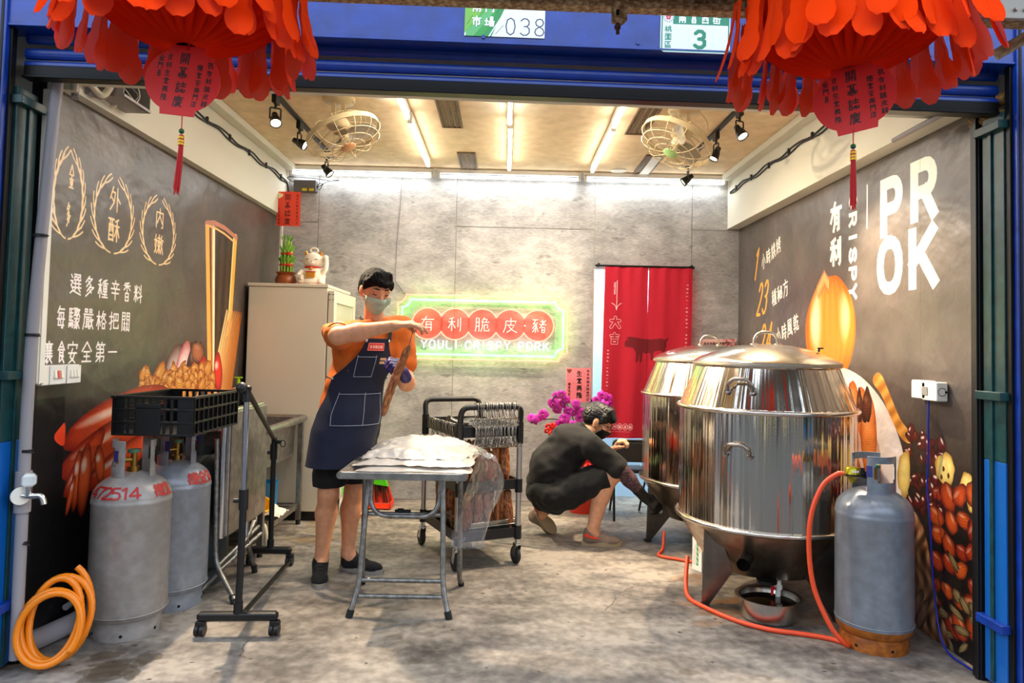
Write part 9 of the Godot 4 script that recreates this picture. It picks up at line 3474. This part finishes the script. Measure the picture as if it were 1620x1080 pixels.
	sh.ells = torso.ells.duplicate()
	sh.chain([rs, rs.lerp(el, 0.80)], [0.066, 0.066])
	sh.chain([ls, ls.lerp(le, 0.62)], [0.064, 0.064])
	var sm = MB.new()
	var adir = (el - rs).normalized()
	var cut = rs.lerp(el, 0.74)
	var bdir = (le - ls).normalized()
	sh.mesh(0.010, sm, 0.010, [Plane(Vector3(0, -1, 0), -0.80), Plane(Vector3(-0.10, 1, 0.12).normalized(), Vector3(-0.10, 1, 0.12).normalized().dot(neck + Vector3(0, 0.024, 0)))], 0.016, 7.0, 3, Vector3(1.0, 0.6, 1.0))
	put("t_shirt", sm, cloth_mat(Color(0.88, 0.42, 0.07)), t)
	# dark sleeve lining seen at the opening
	var sl = MB.new()
	sl.tube(arc(rs.lerp(el, 0.90), adir.cross(Vector3.UP).normalized() * 0.064, adir.cross(adir.cross(Vector3.UP)).normalized() * 0.064, 0, TAU * 23 / 24, 23), 0.004, 6, true)
	put("sleeve_hem", sl, cloth_mat(Color(0.66, 0.28, 0.05)), t)
	var cl = MB.new()
	cl.tube(arc(neck + Vector3(0.0, 0.010, 0.004), Vector3(0.066, 0.0, -0.01), Vector3(0.0, -0.022, 0.062), 0, TAU * 27 / 28, 27), 0.008, 7, true)
	put("collar", cl, cloth_mat(Color(0.80, 0.36, 0.06)), t)
	# black shorts
	var so = Sdf.new()
	so.k = 60.0
	so.ell(pelvis, Vector3(0.160, 0.13, 0.115), BF)
	so.chain([P.call(-0.945, 0.86, -3.93), rk + Vector3(0, 0.03, 0)], [0.095, 0.080])
	so.chain([P.call(-0.80, 0.86, -4.02), lk + Vector3(0, 0.03, 0)], [0.095, 0.080])
	var som = MB.new()
	so.mesh(0.012, som, 0.004, [Plane(Vector3(0, -1, 0), -0.515), Plane(Vector3(0, 1, 0), 0.98)], 0.014, 8.0, 9)
	put("shorts", som, cloth_mat(Color(0.030, 0.030, 0.032)), t)
	# apron draped over shirt and shorts
	var ap = Sdf.new()
	ap.k = 40.0
	ap.caps = sh.caps.slice(0, 3)
	ap.ells = sh.ells.duplicate()
	ap.cap(pelvis + Vector3(-0.005, -0.02, 0.02), P.call(-0.885, 0.60, -3.95), 0.150, 0.138)
	ap.cap(P.call(-0.93, 0.80, -3.90), P.call(-0.945, 0.60, -3.885), 0.11, 0.12)
	var span = func(v: float) -> Vector2:      # how far the apron reaches round him at height v (0 top .. 1 hem)
		if v < 0.30:
			var q = v / 0.30
			return Vector2(lerpf(-0.50, -1.38, q * q), lerpf(0.62, 1.40, q * q))
		return Vector2(lerpf(-1.38, -1.75, smoothstep(0.45, 0.9, v)), lerpf(1.40, 0.80, smoothstep(0.72, 1.0, v)))
	var apf = func(u, v):
		var yy = lerpf(1.345, 0.640, v)
		var w: Vector2 = span.call(v)
		var a = lerpf(w.x, w.y, u)
		var c: Vector3 = pelvis.lerp(chest, clampf((yy - 0.93) / 0.34, -0.9, 1.3))
		if yy < 0.93:
			c = pelvis + Vector3(-0.01, 0, 0.02) * ((0.93 - yy) / 0.3)
		c.y = yy
		var dir = F.rotated(Vector3.UP, a)
		return [c + dir * 0.42, -dir]
	var am = draped(ap, 44, 52, apf, 0.016, 0.003)
	var navy = cloth_mat(Color(0.085, 0.110, 0.215), 0.85)
	put("apron", am, navy, t)
	var on = func(u: float, v: float, off: float) -> Vector3:
		var q = apf.call(u, v)
		return ap.hit(q[0], q[1], 0.0185 + off, 0.6)
	# the same by the angle round him and the height
	var onp = func(a: float, yy: float, off: float) -> Vector3:
		var v = (1.345 - yy) / 0.705
		var w: Vector2 = span.call(v)
		return on.call((a - w.x) / (w.y - w.x), v, off)
	# stitched pockets
	var thread = mat(Color(0.78, 0.80, 0.86), 0.7)
	for e in [[-0.62, 0.06, 1.252, 1.135, false], [-0.92, 0.70, 1.048, 0.872, true]]:
		var pk = MB.new()
		var g = []
		for i in 11:
			var row = []
			for j in 11:
				row.append(onp.call(lerpf(e[0], e[1], j / 10.0), lerpf(e[2], e[3], i / 10.0), 0.003))
			g.append(row)
		pk.sheet(g)
		var po = put("pocket", pk, navy, t)
		var stm = MB.new()
		var loop = []
		for i in 13:
			loop.append(onp.call(e[0], lerpf(e[2], e[3], i / 12.0), 0.0045))
		for i in 13:
			loop.append(onp.call(lerpf(e[0], e[1], i / 12.0), e[3], 0.0045))
		for i in 13:
			loop.append(onp.call(e[1], lerpf(e[3], e[2], i / 12.0), 0.0045))
		stm.tube(loop, 0.0011, 5)
		var top = []
		for i in 13:
			top.append(onp.call(lerpf(e[0], e[1], i / 12.0), e[2] - 0.008, 0.0045))
		stm.tube(top, 0.0011, 5)
		if e[4]:
			var mid = []
			for i in 13:
				mid.append(onp.call(lerpf(e[0], e[1], 0.55), lerpf(e[2], e[3], i / 12.0), 0.0045))
			stm.tube(mid, 0.0011, 5)
		put("stitching", stm, thread, po)
		for q in [e[0], e[1]]:
			var rv = MB.new()
			rv.ball(onp.call(q, e[2] - 0.006, 0.004), Vector3.ONE * 0.0035, 8, 6)
			put("rivet", rv, M.chrome, po)
	# red logo patch with pale letters, two name tags, eyelets, straps
	var logo = Pic.new(192, 84, Color(0.86, 0.22, 0.16))
	write_on(logo, "有利脆皮豬", Vector2(34, 42), Vector2(26, 34), Vector2(31, 0), 1.8, Color(0.98, 0.88, 0.84))
	for i in 4:
		var cs = [Vector2(6, 6), Vector2(186, 6), Vector2(186, 78), Vector2(6, 78)]
		logo.line(cs[i], cs[(i + 1) % 4], 2.0, Color(0.98, 0.70, 0.64))
	var lm = mat(Color.WHITE, 0.7)
	lm.albedo_texture = logo.tex()
	var lg = MB.new()
	var gl = []
	for i in 5:
		var row = []
		for j in 9:
			row.append(onp.call(lerpf(-0.36, 0.36, j / 8.0), lerpf(1.322, 1.278, i / 4.0), 0.003))
		gl.append(row)
	lg.sheet(gl)
	put("logo_patch", lg, lm, t)
	for k in 2:
		var tg = MB.new()
		var gt = []
		for i in 3:
			var row = []
			for j in 6:
				row.append(onp.call(lerpf(0.24, 0.50, j / 5.0), lerpf(1.240, 1.226, i / 2.0) - k * 0.020, 0.004))
			gt.append(row)
		tg.sheet(gt)
		put("name_tag", tg, mat(Color(0.86, 0.70, 0.52), 0.5), t)
	for e in [[0.03, 0.02], [0.97, 0.02], [0.02, 0.315], [0.985, 0.315]]:
		var ey = MB.new()
		ey.ball(on.call(e[0], e[1], 0.002), Vector3.ONE * 0.009, 12, 8)
		put("eyelet", ey, M.chrome, t)
	for q in 2:
		var s0: Vector3 = on.call([0.04, 0.96][q], 0.015, 0.004)
		var sp: Vector3 = neck + R * [0.085, -0.075][q] + Vector3(0, 0.012, 0)
		var mid: Vector3 = sh.hit(s0.lerp(sp, 0.55) + F * 0.3 + Vector3(0, 0.1, 0), (-F + Vector3(0, -0.33, 0)).normalized(), 0.017, 0.6)
		var bk: Vector3 = neck - F * 0.075 + R * [0.05, -0.05][q] + Vector3(0, 0.02, 0)
		var st = MB.new()
		for pr in [[s0, mid], [mid, sp + F * 0.012 + Vector3(0, 0.012, 0)], [sp + F * 0.012 + Vector3(0, 0.012, 0), bk]]:
			st.bar(pr[0], pr[1], 0.024, 0.003, 0.001, F)
		put("strap", st, mat(Color(0.07, 0.07, 0.09), 0.8), t)
	var tie = MB.new()
	var tp: Vector3 = on.call(0.0, 0.315, 0.004)
	tie.bar(tp, tp + R * 0.010 - F * 0.025 + Vector3(0, 0.004, 0), 0.02, 0.003, 0.001)
	tie.bar(tp - F * 0.01, tp + R * 0.012 - F * 0.04 + Vector3(0, 0.012, 0), 0.014, 0.003, 0.001)
	put("waist_tie", tie, mat(Color(0.07, 0.07, 0.09), 0.8), t)
	# purple glove on the left hand
	var gl2 = Sdf.new()
	gl2.k = 230.0
	var gd = Vector3(-0.22, 0.66, 0.72).normalized()
	var gpalm = Vector3(-0.90, -0.36, 0.06)
	hand_shape(gl2, lw + gd * -0.005, gd, gpalm, true, [1.05, 1.15, 1.15, 1.10], 0.55, 0.9, 1.12)
	gl2.cap(lw - gd * 0.030, lw + gd * 0.02, 0.033, 0.030)
	var gm = MB.new()
	gl2.mesh(0.0042, gm)
	put("purple_glove", gm, mat(Color(0.16, 0.10, 0.34), 0.5), t)
	# shoes
	var bk2 = cloth_mat(Color(0.035, 0.033, 0.033))
	var so2 = mat(Color(0.55, 0.52, 0.48), 0.7)
	shoe(t, ra, P.call(-1.020, 0, -4.035), P.call(-0.955, 0, -3.775), Vector3.UP, bk2, so2)
	shoe(t, la, P.call(-0.925, 0, -4.135), P.call(-0.665, 0, -4.045), Vector3.UP, bk2, so2)
	# what he holds
	var grip: Vector3 = at + lw + gd * 0.062 + gpalm.normalized() * 0.030
	var ps = put("held_pork_strip", pork_mesh(0.40, 0.024, 77), pork_material(66))
	var top = Vector3(-0.498, 1.318, -3.66)
	var low = grip + (grip - top) * 2.3
	low = Vector3(-0.612, 0.985, -3.665)
	var yd = (top - low).normalized()
	var xd = yd.cross(Vector3(0, 0, 1)).normalized()
	ps.transform = Transform3D(Basis(xd, yd, xd.cross(yd)) * Basis(Vector3.UP, 0.5), top)
	tag(ps, "long roast pork strip held upright by the purple glove of the man in orange", "pork strip")
	var hk = put("meat_hook", null, mat(Color(0.45, 0.42, 0.40), 0.25, 1.0))
	var hkm = MB.new()
	hkm.tube(curve([Vector3(-0.478, 1.345, -3.585), Vector3(-0.466, 1.378, -3.545), Vector3(-0.452, 1.392, -3.535), Vector3(-0.446, 1.380, -3.535)], 5), 0.0022, 6)
	hkm.tube(curve([Vector3(-0.466, 1.378, -3.545), Vector3(-0.482, 1.340, -3.60), Vector3(-0.500, 1.300, -3.655), Vector3(-0.505, 1.285, -3.66)], 5), 0.0024, 6)
	hk.mesh = hkm.mesh()
	tag(hk, "small steel hook pinched in the fingers of the man in orange, stuck into the pork", "meat hook")

func crouching_person() -> void:
	var at = Vector3(0.50, 0, -4.85)
	var t = thing("person", "man in black T-shirt and shorts crouching by the rear oven in grey sneakers", "person", at)
	var P = func(x: float, y: float, z: float): return Vector3(x, y, z) - at
	var sk = skin(Color(0.88, 0.66, 0.52))
	var b = Sdf.new()
	b.k = 90.0
	var pelvis: Vector3 = P.call(0.330, 0.360, -4.87)
	var belly: Vector3 = P.call(0.385, 0.51, -4.87)
	var chest: Vector3 = P.call(0.485, 0.645, -4.87)
	var neck: Vector3 = P.call(0.585, 0.745, -4.86)
	var hc: Vector3 = P.call(0.664, 0.812, -4.85)
	var rs: Vector3 = P.call(0.615, 0.670, -4.71)
	var ls: Vector3 = P.call(0.570, 0.690, -5.03)
	var re: Vector3 = P.call(0.800, 0.515, -4.655)
	var rw: Vector3 = P.call(0.965, 0.330, -4.72)
	var le: Vector3 = P.call(0.72, 0.52, -5.05)
	var lw: Vector3 = P.call(0.79, 0.60, -4.97)
	var rh: Vector3 = P.call(0.385, 0.345, -4.76)
	var lh: Vector3 = P.call(0.385, 0.345, -4.98)
	var rk: Vector3 = P.call(0.735, 0.470, -4.70)
	var lk: Vector3 = P.call(0.705, 0.40, -5.05)
	var ra: Vector3 = P.call(0.622, 0.095, -4.72)
	var la: Vector3 = P.call(0.300, 0.175, -4.93)
	b.cap(neck + Vector3(-0.03, -0.04, 0), hc + Vector3(-0.02, -0.05, 0), 0.060, 0.054)
	b.ell(chest, Vector3(0.12, 0.12, 0.15))
	b.cap(chest, pelvis, 0.11, 0.12)
	b.chain([rs, re], [0.055, 0.043])
	b.chain([re, re.lerp(rw, 0.35), rw], [0.043, 0.043, 0.027])
	b.chain([ls, le], [0.052, 0.042])
	b.chain([le, lw], [0.042, 0.027])
	b.chain([rh, rk], [0.095, 0.060])
	b.chain([rk, rk.lerp(ra, 0.33) + Vector3(-0.022, 0, 0.0), ra], [0.056, 0.062, 0.036])
	b.chain([lh, lk], [0.095, 0.060])
	b.chain([lk, lk.lerp(la, 0.35) + Vector3(0, -0.02, 0), la], [0.055, 0.060, 0.036])
	b.cap(ra, ra + Vector3(0.02, -0.03, 0), 0.036)
	b.cap(la, la + Vector3(-0.01, -0.03, 0), 0.036)
	var m = MB.new()
	b.mesh(0.012, m)
	var zf = Vector3(0.86, -0.45, 0.16).normalized()
	var xl = Vector3(0, 1, 0).cross(zf).normalized()
	var HB = Basis(xl, zf.cross(xl), zf).orthonormalized()
	var h = Sdf.new()
	head_shape(h, hc, HB)
	h.mesh(0.0045, m)
	var lhand = Sdf.new()
	lhand.k = 240.0
	hand_shape(lhand, lw, Vector3(0.35, 0.6, 0.3), Vector3(0.6, -0.3, 0.2), true, [0.9, 0.95, 1.0, 1.0], 0.5, 0.7)
	lhand.mesh(0.0042, m)
	var body = put("body", m, sk, t)
	M.skin_lid = mat(Color(0.82, 0.58, 0.46), 0.5)
	face_parts(t, body, hc, HB, true)
	# hair, cropped at the back
	var hr = Sdf.new()
	hr.k = 150.0
	hr.ell(hc + HB * Vector3(0, 0.046, -0.016), Vector3(0.082, 0.086, 0.102), HB)
	hr.ell(hc + HB * Vector3(0, 0.02, -0.046), Vector3(0.074, 0.075, 0.070), HB)
	for k in 8:
		hr.cap(hc + HB * Vector3(-0.05 + k * 0.014, 0.11, 0.045), hc + HB * Vector3(-0.056 + k * 0.016, 0.070 - 0.008 * (k % 3), 0.098), 0.016, 0.008)
	hr.cap(hc + HB * Vector3(-0.073, 0.06, 0.028), hc + HB * Vector3(-0.076, 0.0, 0.022), 0.014, 0.006)
	var hm = MB.new()
	var pl = HB * Vector3(0, -0.86, 0.50).normalized()
	hr.mesh(0.005, hm, 0.003, [Plane(pl, pl.dot(hc + HB * Vector3(0, 0.018, 0.055)))], 0.005, 60.0, 7)
	put("hair", hm, tri_tex(mat(Color(0.030, 0.025, 0.025), 0.45), noise_tex(0.05, 322, Color(0.5, 0.5, 0.5), Color(1, 1, 1), 3, 128), Vector3(30, 8, 30)), t)
	# black mask and glasses
	var mm = draped(h, 20, 14, func(u, v):
		var a = (u - 0.5) * 2.0
		var p = hc + HB * Vector3(a * 0.060, lerpf(-0.020, -0.096, v), 0.03)
		var dir = HB * Vector3(a * 0.75, -0.05 - 0.25 * v, 1.0).normalized()
		return [p + dir * 0.2, -dir], 0.006, 0.0018)
	put("face_mask", mm, mat(Color(0.03, 0.03, 0.03), 0.8), t)
	var lp = MB.new()
	lp.tube(curve([hc + HB * Vector3(-0.060, -0.025, 0.062), hc + HB * Vector3(-0.076, -0.012, 0.030), hc + HB * Vector3(-0.084, 0.0, -0.006)], 5), 0.0014, 5)
	lp.tube(curve([hc + HB * Vector3(-0.058, -0.08, 0.052), hc + HB * Vector3(-0.074, -0.05, 0.025), hc + HB * Vector3(-0.084, -0.03, -0.004)], 5), 0.0014, 5)
	put("ear_loop", lp, M.black, t)
	var gs = MB.new()
	for q in [-1.0, 1.0]:
		gs.tube(arc(hc + HB * Vector3(q * 0.033, 0.006, 0.100), HB.x * 0.025, HB.y * 0.019, 0, TAU * 19 / 20, 19), 0.0020, 6, true)
		gs.tube([hc + HB * Vector3(q * 0.058, 0.012, 0.098), hc + HB * Vector3(q * 0.080, 0.010, 0.03), hc + HB * Vector3(q * 0.086, 0.010, -0.02)], 0.0020, 6)
	gs.tube([hc + HB * Vector3(-0.009, 0.012, 0.102), hc + HB * Vector3(0.009, 0.012, 0.102)], 0.0018, 6)
	var gso = put("glasses", gs, M.black, t)
	for q in [-1.0, 1.0]:
		var ln = MB.new()
		ln.ball(hc + HB * Vector3(q * 0.033, 0.006, 0.100), Vector3(0.024, 0.018, 0.0012), 16, 6, HB)
		put("lens", ln, glass(Color(0.8, 0.85, 0.9), 0.12), gso)
	# T-shirt
	var sh = Sdf.new()
	sh.k = 48.0
	sh.ell(belly, Vector3(0.155, 0.165, 0.170), Basis(Vector3(0, 0, 1), -0.5))
	sh.ell(chest, Vector3(0.150, 0.135, 0.175), Basis(Vector3(0, 0, 1), -0.7))
	sh.cap(pelvis + Vector3(-0.005, 0.03, 0), belly, 0.145, 0.15)
	sh.cap(rs, ls, 0.072)
	sh.cap(neck + Vector3(-0.03, -0.03, 0), chest, 0.065, 0.12)
	sh.chain([rs, rs.lerp(re, 0.86)], [0.074, 0.070])
	sh.chain([ls, ls.lerp(le, 0.8)], [0.070, 0.066])
	var sm = MB.new()
	sh.mesh(0.011, sm, 0.006, [Plane(Vector3(0, -1, 0), -0.375), Plane(Vector3(0.62, 0.78, 0), Vector3(0.62, 0.78, 0).dot(neck + Vector3(0.015, 0.02, 0)))], 0.020, 6.5, 13, Vector3(0.8, 1.0, 0.6))
	put("t_shirt", sm, cloth_mat(Color(0.050, 0.042, 0.038)), t)
	var cl = MB.new()
	cl.tube(arc(neck + Vector3(0.012, 0.012, 0), Vector3(-0.045, 0.042, 0), Vector3(0, 0, 0.066), 0, TAU * 27 / 28, 27), 0.007, 7, true)
	put("collar", cl, cloth_mat(Color(0.045, 0.040, 0.036)), t)
	# shorts
	var so = Sdf.new()
	so.k = 50.0
	so.ell(pelvis + Vector3(0.0, -0.035, 0), Vector3(0.155, 0.125, 0.175))
	so.chain([rh + Vector3(0, -0.03, 0.01), rh.lerp(rk, 0.92)], [0.115, 0.088])
	so.chain([lh + Vector3(0, -0.03, -0.01), lh.lerp(lk, 0.92)], [0.115, 0.085])
	var som = MB.new()
	var kd = (rk - rh).normalized()
	so.mesh(0.011, som, 0.004, [Plane(kd, kd.dot(rh.lerp(rk, 0.96))), Plane(Vector3(0, 1, 0), 0.53)], 0.018, 7.0, 15)
	put("shorts", som, cloth_mat(Color(0.032, 0.032, 0.034)), t)
	# patterned arm sleeve and black glove on the right arm
	var sv = Sdf.new()
	sv.k = 95.0
	sv.chain([rs.lerp(re, 0.80), re], [0.050, 0.048])
	sv.chain([re, re.lerp(rw, 0.35), re.lerp(rw, 0.80)], [0.048, 0.048, 0.036])
	var svm = MB.new()
	sv.mesh(0.009, svm)
	var smt = mat(Color.WHITE, 0.7)
	var f = FastNoiseLite.new()
	f.seed = 6
	f.frequency = 0.03
	var nt = NoiseTexture2D.new()
	nt.width = 256
	nt.height = 256
	nt.seamless = true
	nt.noise = f
	var gr = Gradient.new()
	gr.set_color(0, Color(0.10, 0.09, 0.11))
	gr.set_color(1, Color(0.80, 0.76, 0.72))
	gr.add_point(0.40, Color(0.16, 0.13, 0.15))
	gr.add_point(0.55, Color(0.34, 0.28, 0.30))
	gr.add_point(0.68, Color(0.45, 0.12, 0.22))
	gr.add_point(0.74, Color(0.28, 0.24, 0.27))
	nt.color_ramp = gr
	put("arm_sleeve", svm, tri_tex(smt, nt, Vector3(7, 7, 7)), t)
	var gv = Sdf.new()
	gv.k = 230.0
	var gd = Vector3(0.80, -0.58, 0.05).normalized()
	hand_shape(gv, rw + gd * 0.01, gd, Vector3(0.3, -0.6, -0.55), false, [0.55, 0.65, 0.7, 0.75], 0.5, 0.7, 1.15)
	gv.chain([re.lerp(rw, 0.74), rw, rw + gd * 0.02], [0.040, 0.033, 0.031])
	var gvm = MB.new()
	gv.mesh(0.0045, gvm)
	put("black_glove", gvm, mat(Color(0.022, 0.022, 0.024), 0.55), t)
	# sneakers
	var up = cloth_mat(Color(0.56, 0.48, 0.42))
	var sl = mat(Color(0.66, 0.58, 0.45), 0.7)
	var s1 = shoe(t, ra, P.call(0.555, 0, -4.73), P.call(0.815, 0, -4.715), Vector3.UP, up, sl)
	var s2 = shoe(t, la, P.call(0.262, 0.165, -4.905), P.call(0.300, 0.012, -4.975) + Vector3(0.10, 0, -0.02), Vector3(-0.80, 0.45, -0.1).normalized(), up, sl)
	var org = mat(Color(0.92, 0.22, 0.06), 0.6)
	var st = MB.new()
	st.box(Vector3(0.065, 0.012, 0.004), P.call(0.625, 0.062, -4.670), Basis(Vector3(0, 0, 1), -0.15), 0.001)
	st.box(Vector3(0.030, 0.024, 0.004), P.call(0.582, 0.072, -4.684), Basis(Vector3(0, 1, 0), -0.5), 0.001)
	put("orange_stripe", st, org, s1)
	var s2b = MB.new()
	s2b.tube(arc(P.call(0.283, 0.19, -4.925), Vector3(0.043, 0.0, 0), Vector3(0, 0, 0.043), -0.6, PI + 0.6, 12), 0.006, 6)
	put("orange_stripe", s2b, org, s2)
	# the pale scraper in the gloved hand
	var sp = MB.new()
	sp.box(Vector3(0.05, 0.028, 0.05), Vector3.ZERO, Basis(), 0.006)
	var spo = put("scouring_pad", sp, mat(Color(0.55, 0.68, 0.66), 0.7))
	spo.position = Vector3(1.075, 0.235, -4.765)
	spo.rotation = Vector3(0.2, 0.4, -0.7)
	tag(spo, "pale green pad in the black glove of the crouching man", "cleaning pad")
